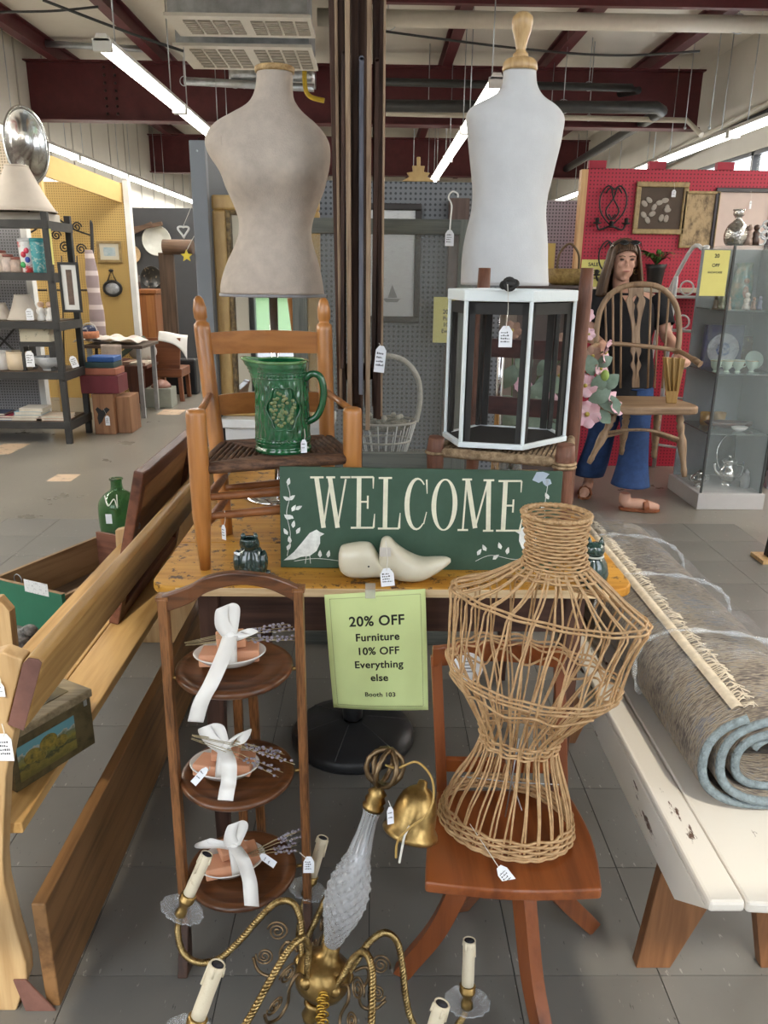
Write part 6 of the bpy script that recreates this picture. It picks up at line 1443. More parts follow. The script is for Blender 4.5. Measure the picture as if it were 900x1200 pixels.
# clothes
def ringel(c, a, b, n=28, ax=None, wob=0, ph=0):
    return [c + Vector((a * math.cos(2 * PI * k / n) * (1 + wob * math.sin(5 * 2 * PI * k / n + ph)), b * math.sin(2 * PI * k / n) * (1 + wob * math.cos(4 * 2 * PI * k / n + ph)), 0)) for k in range(n)]
tee = MB(); TS_ = cat([(nb.x, nb.y + .012, nb.z + .008, .082, .074), (nb.x, nb.y + .01, nb.z - .03, .165, .092), (nb.x - .002, nb.y + .01, nb.z - .075, .196, .115), (chs.x, 4.885, chs.z, .190, .132), (chs.x - .004, 4.89, chs.z - .10, .176, .128), (pv.x + .004, 4.905, pv.z + .10, .170, .124), (pv.x, 4.92, pv.z + .0, .185, .135), (pv.x, 4.92, pv.z - .07, .192, .140)], 4)
tee.rings([ringel(Vector(p[:3]), p[3], p[4], wob=.012, ph=i * .4) for i, p in enumerate(TS_)], caps=False)
part(wo, 't_shirt', tee, TEE, solid=.006)
for s, e in ((sR, eR), (sL, eL)):
    d = (e - s).normalized(); part(wo, 'sleeve', MB().tube([s - d * .03 + (nb - s) * .12, s + d * .01, lerp(s, e, .45), lerp(s, e, .72)], [.070, .072, .066, .062], 18, caps=False), TEE, solid=.006)
part(wo, 'neck_opening', MB().add([nb + Vector((-.045, -.078, -.005)), nb + Vector((.045, -.078, -.005)), nb + Vector((.002, -.108, -.085))], [(0, 2, 1)]), SKIN, solid=.003)
for h, k, a, fl_ in ((hL, kL, aL, .10), (hR, kR, aR, .118)):
    top_ = Vector((h.x + (pv.x - h.x) * .35, h.y, pv.z - .03))
    sec = cat([(*top_, .115, .125), (*lerp(top_, h, .9), .108, .115), (*lerp(h, k, .55), .094, .098), (*k, .084, .088), (*lerp(k, a, .5), .094, .098), (*(a + Vector((0, 0, .035))), fl_, fl_)], 5)
    part(wo, 'jeans_leg', MB().rings([ringel(Vector(p[:3]), p[3], p[4], wob=.02, ph=i * .5) for i, p in enumerate(sec)], caps=False), JEAN, solid=.006)
part(wo, 'jeans_hip', MB().rings([ringel(Vector((pv.x, 4.92, pv.z + dz)), a, b) for dz, a, b in ((.03, .172, .128), (-.05, .182, .135), (-.13, .178, .130))], caps=False), JEAN, solid=.006)
for a, d in ((aR, dR), (aL, dL)):
    s = d.cross(Vector((0, 0, 1))); b = Vector((a.x, a.y, 0))
    sd_ = part(wo, 'sandal', MB().prism([((b + d * x + s * y).x, (b + d * x + s * y).y) for x, y in ((-.055, -.02), (-.05, .02), (0, .035), (.10, .046), (.17, .036), (.20, 0), (.17, -.036), (.10, -.044), (0, -.034))], .003, .022), LEATH, bevel=.003)
    part(sd_, 'strap', MB().tube([b + d * .11 + s * .046 + Vector((0, 0, .02)), b + d * .105 + s * .03 + Vector((0, 0, .062)), b + d * .10 + Vector((0, 0, .076)), b + d * .105 - s * .03 + Vector((0, 0, .062)), b + d * .11 - s * .046 + Vector((0, 0, .02))], .022, 8, flat=.25), LEATH)
sg_ = hc + Vector((.006, -.045, .100))
gl = thing('sunglasses', 'black sunglasses pushed up on the hair of the woman', 'sunglasses', sg_)
for s in (-1, 1):
    part(gl, 'lens', MB().ell(sg_ + Vector((s * .033, -.02, .008)), (.030, .006, .018), 14, 8, M=Matrix.Rotation(R(-35), 3, 'X')), mat('dark_lens', (.01, .01, .012), .08))
    part(gl, 'arm', MB().tube([sg_ + Vector((s * .064, -.018, .008)), sg_ + Vector((s * .090, .03, -.015)), sg_ + Vector((s * .092, .08, -.04))], .003, 6), mat('dark_lens', (.01, .01, .012), .08))
part(gl, 'bridge', MB().tube([sg_ + Vector((-.008, -.022, .01)), sg_ + Vector((.008, -.022, .01))], .003, 6), mat('dark_lens', (.01, .01, .012), .08))

# ---- the chair she carries
WND = wood('worn_elm', (.17, .10, .055), (.33, .22, .135), 'X', 12, .5, .4, .1); WNZ = wood('worn_elm_turned', (.16, .095, .052), (.31, .205, .125), 'Z', 12, .5, .4, .1)
wc_ = P(751, 470, Y=4.36); zS = wc_.z
wch = thing('windsor_chair', 'worn hoop-back wooden chair with pierced splat carried by the woman', 'chair', wc_)
seat = [(-.26, -.17), (-.10, -.215), (.05, -.20), (.24, -.19), (.275, -.08), (.24, .10), (.19, .19), (-.17, .19), (-.23, .08), (-.285, -.06)]
sp_ = cat(seat, 5, closed=True)
part(wch, 'seat', MB().prism([(wc_.x + x, wc_.y + y) for x, y in sp_], zS - .045, zS), WND, bevel=.012, seg=3)
hY = wc_.y + .17
def H(px_, py_, dy=0): return P(px_, py_, Y=hY + dy)
hoop = [H(703, 450), H(700, 420, .02), H(699, 390, .05), H(705, 360, .07), H(722, 340, .08), H(748, 333, .085), H(775, 338, .08), H(792, 358, .07), H(796, 390, .05), H(793, 420, .02), H(789, 450)]
part(wch, 'hoop', MB().tube(cat(hoop, 6), .0165, 10), WNZ)
for xb, xt, yt in ((712, 709, 352), (719, 718, 343), (727, 728, 338), (767, 773, 338), (759, 763, 336), (776, 784, 345)):
    part(wch, 'spindle', MB().tube([H(xb, 455), H(lerp(xb, xt, .5), lerp(455, yt, .5), .045), H(xt, yt, .078)], .0065, 8), WNZ)
def splat(u0, pts, dyf):
    L = [H(743 - a, y, dyf(y)) for y, a in pts]; Rr = [H(743 + a, y, dyf(y)) for y, a in pts]
    return L, Rr
dyf = lambda y: .085 * (455 - y) / 120
for sgn in (-1, 1):
    pts_o = cat([(337, 9), (345, 8), (352, 11), (362, 9), (372, 6.5), (382, 5), (392, 4.5), (403, 5), (412, 6), (420, 3.5), (428, 6), (436, 3), (444, 4), (454, 4)], 3)
    pts_i = cat([(337, 0), (345, 0), (350, 4), (358, 1.2), (366, 2.5), (376, 1.5), (383, 0), (403, 0), (410, 0), (416, 1.6), (424, 2.0), (430, .6), (444, 0), (454, 0)], 3)
    n = min(len(pts_o), len(pts_i)); vs = []
    for (yo, ao), (yi, ai) in zip(pts_o, pts_i):
        for (yy, aa) in ((yo, ao), (yi, ai)):
            p = H(745 + sgn * aa, yy, dyf(yy)); vs += [p + Vector((0, -.006, 0)), p + Vector((0, .006, 0))]
    fs = []
    for i in range(n - 1):
        o, q_ = i * 4, (i + 1) * 4
        fs += [(o, o + 2, q_ + 2, q_), (o + 3, o + 1, q_ + 1, q_ + 3), (o + 1, o, q_, q_ + 1), (o + 2, o + 3, q_ + 3, q_ + 2)]
    part(wch, 'splat_half', MB().add(vs, fs), WNZ)
part(wch, 'arm_rail', MB().tube(cat([P(688, 412, Y=4.22), H(699, 404, .0), H(722, 403, .03), H(748, 405, .035), H(775, 408, .03), H(796, 412, .0), P(812, 421, Y=4.26), P(821, 427, Y=4.20)], 6), [.013] * 36 + [.017] * 6 + [.02], 10), WND)
SCO = wood('tan_splat', (.22, .12, .03), (.36, .22, .07), 'Z', 14, .5)
part(wch, 'arm_bracket', MB().xz([(P(776, 418, Y=4.30).x, P(776, 418, Y=4.3).z), (P(782, 458, Y=4.3).x, zS), (P(793, 462, Y=4.3).x, zS), (P(803, 418, Y=4.3).x, P(803, 420, Y=4.3).z)], 4.285, 4.30), SCO, bevel=.004)
for dx in (2, 7, 12): part(wch, 'bracket_slat', MB().tube([P(778 + dx * 1.6, 419, Y=4.275), P(783 + dx * .8, 458, Y=4.275)], .006, 6), SCO)
def tleg(a, b):
    L = (b - a).length; z = (b - a).normalized(); Mx = fm(a, z.orthogonal(), z.cross(z.orthogonal())).to_3x3()
    part(wch, 'leg', MB().lathe([(r, f * L) for r, f in ((.014, 0), (.018, .10), (.024, .16), (.016, .20), (.023, .24), (.020, .30), (.016, .36), (.026, .46), (.024, .60), (.017, .72), (.015, .86), (.018, .90), (.013, 1))], 14, a, M=Mx), WNZ)
l1, l2, l3, l4 = (P(722, 482, Y=4.30), P(690, 543, Y=4.22)), (P(796, 480, Y=4.28), P(802, 559, Y=4.18)), (P(735, 480, Y=4.50), P(728, 532, Y=4.62)), (P(771, 480, Y=4.50), P(766, 536, Y=4.62))
for a, b in (l1, l2, l3, l4): tleg(a, b)
part(wch, 'stretcher', MB().tube(cat([lerp(*l1, .42), P(735, 504, Y=4.22) , P(765, 505, Y=4.2), lerp(*l2, .45)], 6), .009, 8), WNZ)
for a, b in ((l1, l3), (l2, l4)): part(wch, 'stretcher', MB().tube([lerp(*a, .5), lerp(*b, .5)], .009, 8), WNZ)

# ---- white step stand behind the chair
STW = mat('white_enamel', (.68, .69, .70), .4, var=.06)
ls0 = thing('plant_ladder', 'tall white metal ladder stand beside the glass cabinet', 'plant stand', P(790, 560, Z=0))
A1, A2 = P(828, 288, Y=5.25), P(792, 552, Z=0); A2 = Vector((A2.x, A2.y, 0)); B1, B2 = P(806, 300, Y=5.7), Vector((A2.x - .12, A2.y + .55, 0))
part(ls0, 'rail', MB().tube([A2, A1], .020, 10), STW); part(ls0, 'rail', MB().tube(cat([B2, lerp(B2, A1, .6) + Vector((-.10, .1, .1)), A1 + Vector((-.05, .15, -.04)), A1 + Vector((-.01, .02, -.02))], 6), .014, 8), STW)
C1_, C2_ = P(771, 551, Z=0), P(802, 330, Y=5.5); part(ls0, 'rail', MB().tube([Vector((A2.x - .13, A2.y + .12, 0)), lerp(A2, A1, .5) + Vector((-.13, .12, 0)), lerp(A2, A1, .88) + Vector((-.13, .12, 0))], .016, 8), STW)
for f in (.12, .36, .50, .66, .80):
    p = lerp(A2, A1, f); part(ls0, 'rung', MB().tube([p, p + Vector((-.13, .12, 0))], .010, 8), STW)
    if f > .4: part(ls0, 'scroll', MB().torus(p + Vector((-.07, .06, .06)), .045, .006, Matrix.Rotation(R(80), 3, 'X'), 20, 6), STW)
# ---- glass display cabinet
cA, cB = P(816, 597, Z=0), P(893, 597, Z=0); cx0, cx1, cy0 = cA.x, cB.x, cA.y; cy1 = cy0 + .52
ctop = P(860, 287, Y=cy0 + .05).z
dc = thing('display_cabinet', 'tall glass display cabinet on a pale plinth at the right', 'display cabinet', ((cx0 + cx1) / 2, (cy0 + cy1) / 2, 0))
PLW = mat('pale_laminate', (.50, .48, .47), .4, var=.04)
part(dc, 'plinth', MB().box(cx0, cx1, cy0, cy1, 0, .105), PLW, bevel=.003)
g = .02; cyb = cy1 - g
PANE2 = see('cabinet_glass', (.55, .62, .62), .13, .03)
for nm, b in (('front_pane', (cx0 + g, cx1 - g, cy0 + g, cy0 + g + .006)), ('side_pane', (cx0 + g, cx0 + g + .006, cy0 + .028, cyb - .01)), ('side_panel', (cx1 - g - .006, cx1 - g, cy0 + .028, cyb - .01))): part(dc, nm, MB().box(*b, .108, ctop - .012), PANE2 if nm != 'side_panel' else mat('grey_side', (.27, .30, .31), .3, var=.1, scale=5, stretch=(1, 1, .15)))
part(dc, 'back_panel', MB().box(cx0 + g, cx1 - g, cyb - .008, cyb, .106, ctop - .012), mat('grey_backing', (.26, .29, .30), .35, var=.12, scale=5, stretch=(1, 1, .15)))
part(dc, 'top_pane', MB().box(cx0 + .01, cx1 - .01, cy0 + .01, cyb + .01, ctop - .011, ctop), PANE2)
shz = [P(860, y, Y=cy0 + .08).z for y in (507, 437, 363)]
for z in shz: part(dc, 'glass_shelf', MB().box(cx0 + g + .008, cx1 - g - .008, cy0 + .03, cyb - .012, z - .008, z), mat('shelf_glass', (.35, .48, .46), .05, trans=.8, var=0))
for x in (cx0 + g + .003, cx1 - g - .003): part(dc, 'corner_clip', MB().box(x - .006, x + .006, cy0 + g - .004, cy0 + g + .010, .106, ctop), mat('dark_clip', (.05, .055, .055), .4))
z0 = .106
SILV = mat('silver_plate', (.62, .62, .60), .16, metal=1, var=.25, scale=20)
def put(px_, z, Y):
    yy = 300.0
    for _ in range(12): yy += (P(px_, yy, Y=Y).z - z) * 160
    v = P(px_, yy, Y=Y); return Vector((v.x, Y, z + .0005))
c = put(862, z0, cyb - .06); tr = thing('silver_tray', 'large round silver tray standing in the bottom of the cabinet', 'tray', c)
Mt = Matrix.Rotation(R(80), 3, 'X'); rt_ = .165
part(tr, 'plate', MB().lathe([(0, 0), (rt_ * .72, .002), (rt_ * .78, .010), (rt_ * .96, .014), (rt_, .018), (rt_ * .96, .006), (0, -.004)], 40, c + Vector((0, 0, rt_)), M=Mt), mat('tarnished_silver', (.085, .085, .08), .30, metal=1, var=.4, scale=12)); part(tr, 'rim', MB().torus(c + Vector((0, -.016, rt_)), rt_ * .99, .006, Mt), SILV)
c = put(851, z0, cy0 + .22); tp = thing('silver_teapot', 'silver teapot in front of the round tray', 'teapot', c)
part(tp, 'body', MB().lathe(cat([(.035, 0), (.028, .02), (.055, .05), (.062, .09), (.045, .125), (.040, .15), (.052, .165)], 4), 24, c), SILV); part(tp, 'spout', MB().tube(cat([c + Vector((-.05, 0, .07)), c + Vector((-.085, 0, .10)), c + Vector((-.10, 0, .15))], 5), [.012] * 5 + [.008] * 6, 8), SILV); part(tp, 'handle', MB().tube(cat([c + Vector((.05, 0, .14)), c + Vector((.095, 0, .13)), c + Vector((.09, 0, .07)), c + Vector((.055, 0, .06))], 5), .006, 8), SILV); part(tp, 'lid', MB().lathe([(.05, .166), (.03, .18), (.008, .188), (.010, .20), (0, .205)], 20, c), SILV)
c = put(818, z0, cy0 + .18); cs_ = thing('silver_sugar_bowl', 'small silver pot at the left of the cabinet bottom', 'bowl', c); part(cs_, 'body', MB().lathe(cat([(.03, 0), (.022, .015), (.045, .04), (.048, .06), (.030, .085)], 4), 20, c), SILV); part(cs_, 'lid', MB().lathe([(.03, .086), (.015, .10), (.006, .11), (0, .115)], 16, c), SILV)
for s in (-1, 1): part(cs_, 'handle', MB().torus(c + Vector((s * .05, 0, .055)), .016, .003, Matrix.Rotation(R(90), 3, 'X'), 14, 6), SILV)
c = put(872, z0, cy0 + .16); cr_ = thing('crystal_shaker', 'cut crystal jar with stopper at the right of the silver teapot', 'jar', c); part(cr_, 'jar', MB().lathe([(.028, 0), (.034, .005), (.032, .07), (.022, .085), (.024, .095)], 18, c), CRYS); part(cr_, 'stopper', MB().lathe([(.02, .096), (.024, .105), (.010, .12), (0, .13)], 14, c), CRYS)
c = put(873, z0, cy0 + .30); bg_ = thing('blue_glass', 'dark blue glass goblet behind the crystal jar', 'goblet', c); part(bg_, 'bowl', MB().lathe([(.03, 0), (.004, .008), (.004, .05), (.028, .075), (.034, .14)], 18, c), mat('cobalt_glass', (.01, .02, .12), .05, coat=.5))
# second shelf: carved tray and amber bowls
z = shz[0]; c = put(850, z, cy0 + .22); wt = thing('wooden_dough_bowl', 'long dark wooden bowl on the lower glass shelf', 'bowl', c); part(wt, 'bowl', MB().lathe([(0, .0), (.06, .002), (.12, .022), (.15, .045), (.14, .045), (.10, .02), (0, .012)], 28, c, 1, .45), mat('dark_walnut', (.08, .025, .015), .4)); part(wt, 'handle', MB().ell(c + Vector((.15, 0, .03)), (.035, .02, .018)), mat('dark_walnut', (.08, .025, .015), .4))
for px_, lab in ((826, 'amber glass tumbler at the left of the lower glass shelf'), (842, 'amber glass bowl at the middle of the lower glass shelf')):
    c = put(px_, z, cy0 + .34); t = thing('amber_glass', lab, 'glass', c); part(t, 'cup', MB().lathe([(.028, 0), (.036, .01), (.040, .085), (.036, .085), (.030, .012), (0, .010)], 18, c), mat('amber', (.42, .24, .06), .1, coat=.5)); part(t, 'foot', MB().torus(c + Vector((0, 0, .004)), .028, .004, n=18, m=6), mat('amber', (.42, .24, .06), .1, coat=.5))
c = put(866, z, cy0 + .12); t = thing('porcelain_shell', 'white porcelain shell dish on the lower glass shelf', 'dish', c); part(t, 'dish', MB().lathe([(.02, 0), (.04, .01), (.055, .03), (.05, .03), (.0, .008)], 16, c, 1, .7), PORC)
# third shelf: boxed plate and green cups
z = shz[1]; c = put(846, z, cyb - .10); bp = thing('boxed_plate', 'blue boxed commemorative plate wrapped in clear film in the cabinet', 'plate', c)
part(bp, 'box', MB().box(c.x - .135, c.x + .115, c.y, c.y + .04, z, z + .27), mat('royal_blue', (.02, .03, .14), .4)); part(bp, 'plate', MB().lathe([(0, .004), (.06, .004), (.075, .0), (.105, .012), (.103, .016), (.072, .006), (0, .008)], 36, c + Vector((-.015, -.002, .115)), M=Matrix.Rotation(R(88), 3, 'X')), mat('plate_grey', (.55, .58, .60), .2, coat=.5)); part(bp, 'plate_motif', MB().lathe([(0, .0), (.045, .0), (.045, .002), (0, .002)], 28, c + Vector((-.015, -.012, .115)), M=Matrix.Rotation(R(88), 3, 'X')), mixmat('blue_motif', (.10, .18, .42), (.55, .60, .66), 50, .5, .1, .3)); part(bp, 'film', MB().box(c.x - .137, c.x + .117, c.y - .030, c.y - .029, z, z + .272), FILM)
c = put(873, z, cyb - .08); solo('small_book', 'slim gilt-edged brown book beside the boxed plate', 'book', MB().box(c.x - .03, c.x + .03, c.y, c.y + .02, z, z + .20), mixmat('brown_gilt', (.10, .06, .03), (.40, .30, .10), 20, .6, .05, .5), c, bevel=.003)
MINT = mat('mint_glaze', (.52, .66, .56), .2, var=.06, coat=.6)
for k, (px_, lab) in enumerate(((838, 'first mint green footed cup from the left in the cabinet'), (851, 'second mint green footed cup from the left in the cabinet'), (864, 'third mint green footed cup from the left in the cabinet'), (880, 'mint green footed cup at the right end of the row'))):
    c = put(px_, z, cy0 + .13); t = thing('mint_cup', lab, 'cup', c, 'mint green cups in the cabinet')
    part(t, 'cup', MB().lathe(cat([(.020, 0), (.012, .010), (.028, .03), (.036, .07), (.034, .07), (.024, .03), (0, .022)], 3), 20, c), MINT); part(t, 'handle', MB().torus(c + Vector((.036, 0, .045)), .014, .003, Matrix.Rotation(R(90), 3, 'X'), 14, 6), MINT); part(t, 'gilt_rim', MB().torus(c + Vector((0, 0, .07)), .0355, .0018, n=20, m=5), mat('gilt_line', (.45, .30, .12), .3, metal=1))
c = put(881, z, cy0 + .24); t = thing('mint_saucer', 'mint green saucer standing upright behind the cups', 'saucer', c); part(t, 'saucer', MB().lathe([(0, 0), (.03, .002), (.06, .012), (.058, .016), (0, .006)], 28, c + Vector((0, 0, .062)), M=Matrix.Rotation(R(75), 3, 'X')), MINT)
# top shelf
z = shz[2]; c = put(866, z, cyb - .10); bk_ = thing('figure_vase', 'tall multicoloured painted vase with a figure on the upper glass shelf', 'vase', c)
part(bk_, 'body', MB().lathe(cat([(.05, 0), (.06, .03), (.065, .12), (.055, .20), (.045, .25), (.055, .275)], 4), 24, c), mixmat('painted_vase', (.05, .30, .30), (.55, .45, .30), 14, .5, .2, .25, coat=.5)); part(bk_, 'figure', MB().ell(c + Vector((0, -.05, .10)), (.025, .02, .05)).ell(c + Vector((0, -.055, .165)), .018), mixmat('painted_figure', (.45, .20, .12), (.70, .60, .48), 30, .5, .2, .3))
rr = random.Random(8)
for k, (px_, col_, lab) in enumerate(((838, (.10, .08, .05), 'small dark figurine at the left of the upper cabinet shelf'), (845, (.20, .22, .14), 'small green figurine second on the upper cabinet shelf'), (853, (.40, .28, .20), 'small tan figurine third on the upper cabinet shelf'), (874, (.70, .66, .58), 'white figurine right of centre on the upper cabinet shelf'), (882, (.30, .16, .10), 'brown figurine at the right of the upper cabinet shelf'), (889, (.10, .12, .20), 'navy figurine at the far right of the upper cabinet shelf'))):
    c = put(px_, z, cy0 + .12 + .03 * (k % 2)); t = thing('figurine', lab, 'figurine', c); m = mat('figurine_%d' % k, col_, .3, var=.4, scale=60, coat=.4); s = .8 + .5 * rr.random()
    part(t, 'body', MB().lathe([(.022 * s, 0), (.020 * s, .01), (.014 * s, .035 * s), (.018 * s, .05 * s), (.008, .065 * s)], 14, c), m); part(t, 'head', MB().ell(c + Vector((0, 0, .075 * s)), .013 * s, 10, 8), m)
sg4 = P(838, 292, Y=cy0 + .012)
notice('yellow_notice', 'yellow strip notice taped inside the top left of the glass cabinet', 826, 293, 849, 347, cy0 + .012, [('20', .16, .030), ('OFF', .36, .026), ('SHOWCASE', .50, .016)])
# on top of the cabinet
c = put(861, ctop, cy0 + .16); t = thing('crystal_jar', 'ornate silver and glass jar on top of the display cabinet', 'jar', c); part(t, 'jar', MB().lathe(cat([(.05, 0), (.065, .02), (.070, .06), (.055, .11), (.025, .14), (.020, .16), (.032, .175), (.030, .20)], 3), 24, c), mat('silvered_glass', (.5, .48, .45), .15, metal=.9, var=.5, scale=50, bmp=.5, bscale=60)); part(t, 'rim', MB().torus(c + Vector((0, 0, .20)), .032, .005, n=20, m=6), SILV)
for px_, lab, col_ in ((876, 'small blue and tan figurine beside the ornate silver jar', (.35, .25, .20)), (884, 'dark brown figurine on top of the cabinet', (.06, .03, .02))):
    c = put(px_, ctop, cy0 + .12); t = thing('figurine', lab, 'figurine', c); m = mat('top_fig_%d' % px_, col_, .3, var=.4, scale=50); part(t, 'body', MB().lathe([(.026, 0), (.024, .03), (.015, .05), (.02, .07), (.006, .09)], 14, c), m); part(t, 'head', MB().ell(c + Vector((0, 0, .10)), .018, 10, 8), m)
c = put(893, ctop, cy0 + .14); t = thing('scroll_stand', 'white scrolled metal ornament at the far right on top of the cabinet', 'ornament', c)
for k in range(4): part(t, 'scroll', MB().torus(c + Vector((.018 * (k % 2) - .01, 0, .03 + .03 * k)), .026 - .002 * k, .006, Matrix.Rotation(R(90), 3, 'X'), 18, 6), STW)
# black twisted iron stand and grey box at the right edge
i0, i1 = P(886, 585, Z=0), P(903, 440, Y=4.62)
t = thing('iron_stand', 'black twisted iron stand at the right edge beside the cabinet', 'stand', i0); pts = [lerp(i0, Vector((i0.x + .12, i0.y, 1.0)), k / 40) for k in range(41)]
part(t, 'twisted_post', MB().tube(pts, [.016 + .005 * (k % 2) for k in range(41)], 6, twist=.6), IRON); part(t, 'tray', MB().lathe([(0, 0), (.13, 0), (.14, .03), (.13, .02), (0, .01)], 24, Vector((i0.x + .20, i0.y, 1.0))), IRON)
for dz in (.35, .6): part(t, 'collar', MB().torus(lerp(pts[0], pts[-1], dz), .026, .008, n=16, m=6), IRON)
bl = P(893, 575, Z=0); solo('grey_crate', 'pale grey crate at the right edge behind the iron stand', 'crate', MB().box(bl.x + .06, bl.x + .5, bl.y + .05, bl.y + .4, 0, .42), mat('pale_lilac', (.36, .36, .42), .6), (bl.x + .2, bl.y + .2, 0), bevel=.006)
ff = P(896, 660, Z=0); t = thing('furniture_foot', 'dark furniture leg on a pale wood block at the right edge of the floor', 'furniture leg', ff); part(t, 'block', MB().box(ff.x - .02, ff.x + .16, ff.y - .02, ff.y + .12, 0, .02), PINE); part(t, 'leg', MB().bar((ff.x + .05, ff.y + .05, .0205), (ff.x + .10, ff.y + .06, .6), .05, .05, (0, 1, 0)), IRON, bevel=.004)
# ================================================================== LEFT SIDE
YEL = (.56, .38, .13)
def pan(name, label, a, b, Y, m, th=.03, z0=0): return wallthing(name, label, MB().box(a.x, b.x, Y, Y + th, z0, a.z), m, ((a.x + b.x) / 2, Y, z0))
a, b = P(18, 205, Y=9.0), P(144, 214, Y=9.0)
yp = thing('yellow_pegboard', 'yellow pegboard booth wall at left behind the metal shelf', 'partition', ((a.x + b.x) / 2, 9.0, 0))
part(yp, 'panel', MB().box(a.x, b.x, 9.0, 9.03, 0, b.z), pegboard('yellow_pegboard_face', YEL, hole=.24))
part(yp, 'white_edge', MB().box(b.x, b.x + .06, 8.97, 9.06, 0, b.z + .02), WHITE)
f0, f1, f2, f3 = P(44, 176, Y=7.7), P(144, 216, Y=9.0), P(144, 238, Y=9.0), P(44, 203, Y=7.7)
part(yp, 'fascia', MB().add([f0, f1, f2, f3] + [p + Vector((-.03, .03, 0)) for p in (f0, f1, f2, f3)], [(0, 3, 2, 1), (4, 5, 6, 7), (0, 1, 5, 4), (2, 3, 7, 6), (0, 4, 7, 3), (1, 2, 6, 5)]), mat('yellow_fascia', (.66, .46, .18), .6, var=.04))
part(yp, 'fascia_post', MB().box(f0.x - .06, f0.x, 7.7, 7.76, 0, f0.z), mat('yellow_fascia', (.66, .46, .18), .6, var=.04))
a, b = P(-60, 262, Y=7.25), P(24, 262, Y=7.25)
gp_ = thing('grey_pegboard_panel', 'grey pegboard panel behind the metal shelf at the left edge', 'partition', ((a.x + b.x) / 2, 7.25, 0))
part(gp_, 'panel', MB().box(a.x, b.x, 7.25, 7.28, 0, b.z), pegboard('mid_grey_pegboard', (.27, .27, .29)))
part(gp_, 'white_edge', MB().box(b.x, b.x + .055, 7.22, 7.31, 0, b.z), WHITE)
a, b = P(-70, 165, Y=7.9), P(11, 165, Y=7.9)
cpb = thing('cream_pegboard', 'cream pegboard panel at the far left edge above the lamp shade', 'partition', ((a.x + b.x) / 2, 7.9, 0)); part(cpb, 'panel', MB().box(a.x, b.x, 7.9, 7.93, 0, b.z), pegboard('cream_pegboard_face', (.58, .48, .36))); part(cpb, 'edge', MB().box(b.x, b.x + .05, 7.88, 7.95, 0, b.z), mat('brown_edge', (.30, .20, .10), .6))
a, b = P(143, 243, Y=11.2), P(232, 246, Y=11.2)
pan('charcoal_partition', 'charcoal grey booth wall with round plates at left', a, b, 11.2, mat('charcoal', (.055, .058, .064), .7, var=.06))
DY = 11.18
def disc(name, label, cat_, x, y, rp, m, rim=None):
    c = P(x, y, Y=DY); r = rp * 11.0 / 900; t = thing(name, label, cat_, c); Mt = Matrix.Rotation(R(90), 3, 'X')
    part(t, 'plate', MB().lathe([(0, .004), (r * .7, .004), (r * .76, .012), (r * .97, .022), (r, .026), (r * .98, .008), (0, 0)], 32, c, M=Mt), m); part(t, 'rim', MB().torus(c + Vector((0, -.022, 0)), r * .985, .008, Mt, 28, 6), rim or m)
disc('wall_plate', 'large white round plate on the charcoal wall', 'plate', 184, 282, 16, mat('white_plate', (.62, .64, .60), .3, var=.08)); disc('wall_basket', 'small round woven tray on the charcoal wall', 'basket', 155, 298, 9.5, mixmat('woven_tan', (.40, .27, .14), (.58, .42, .24), 30, .5, .2, .7)); disc('black_tray', 'round black painted tray low on the charcoal wall', 'tray', 178, 325, 12, mixmat('black_toleware', (.012, .012, .012), (.30, .24, .16), 26, .62, .05, .3))
a = P(148, 268, Y=11.1); t = thing('wooden_bracket', 'old wooden bracket beams on the charcoal wall near the top', 'bracket', a)
RUST = wood('rustic_brown', (.055, .03, .02), (.14, .085, .055), 'X', 8, .7)
part(t, 'beam', MB().bar(P(148, 270, Y=11.1), P(190, 262, Y=11.1), .06, .05), RUST); part(t, 'beam', MB().bar(P(150, 275, Y=11.1), P(178, 262, Y=11.08), .05, .05), RUST); part(t, 'upright', MB().bar(P(149, 252, Y=11.12), P(149, 282, Y=11.12), .06, .05, (0, 1, 0)), RUST)
# tall dark plank, log, dresser
PLK = wood('old_plank', (.035, .022, .015), (.10, .065, .045), 'Z', 7, .7)
a, b = P(185, 296, Y=9.6), P(211, 393, Y=9.6); solo('tall_plank', 'tall dark weathered plank standing before the charcoal wall', 'plank', MB().box(a.x, b.x - .02, 9.6, 9.66, 0, a.z), PLK, ((a.x + b.x) / 2, 9.63, 0), bevel=.006)
c = P(203, 289, Y=9.45); solo('bark_log', 'short round wooden log lying on top of the tall plank', 'log', MB().tube([(c.x - .16, 9.62, c.z), (c.x + .19, 9.62, c.z)], .085, 16), RUST, c)
a, b = P(144, 339, Y=9.9), P(185, 392, Y=9.9)
t = thing('dresser', 'tall reddish brown wooden chest below the round plates', 'dresser', ((a.x + b.x) / 2, 10.1, 0)); CHW = wood('chest_red', (.13, .045, .018), (.25, .10, .04), 'Z', 6, .4)
part(t, 'body', MB().box(a.x, b.x, 9.9, 10.4, 0, a.z - .05), CHW, bevel=.01); part(t, 'top', MB().box(a.x - .02, b.x + .02, 9.88, 10.42, a.z - .05, a.z), CHW, bevel=.008); part(t, 'side_stile', MB().box(b.x - .11, b.x - .02, 9.892, 9.9, .05, a.z - .07), wood('chest_light', (.2, .08, .03), (.34, .15, .06), 'Z', 6, .4))
for px_, py_, lab in ((152, 335, 'dark brown bottle at the left on the tall chest'), (160, 337, 'slim dark bottle at the right on the tall chest')):
    c = P(px_, py_, Y=10.1); c.z = a.z + .0005; t = thing('dark_bottle', lab, 'bottle', c); part(t, 'body', MB().lathe([(.05, 0), (.055, .02), (.055, .16), (.02, .21), (.018, .27)], 14, c), mat('dark_bottle', (.04, .02, .015), .2)); part(t, 'neck_ring', MB().torus(c + Vector((0, 0, .27)), .02, .005, n=14, m=5), mat('dark_bottle', (.04, .02, .015), .2))
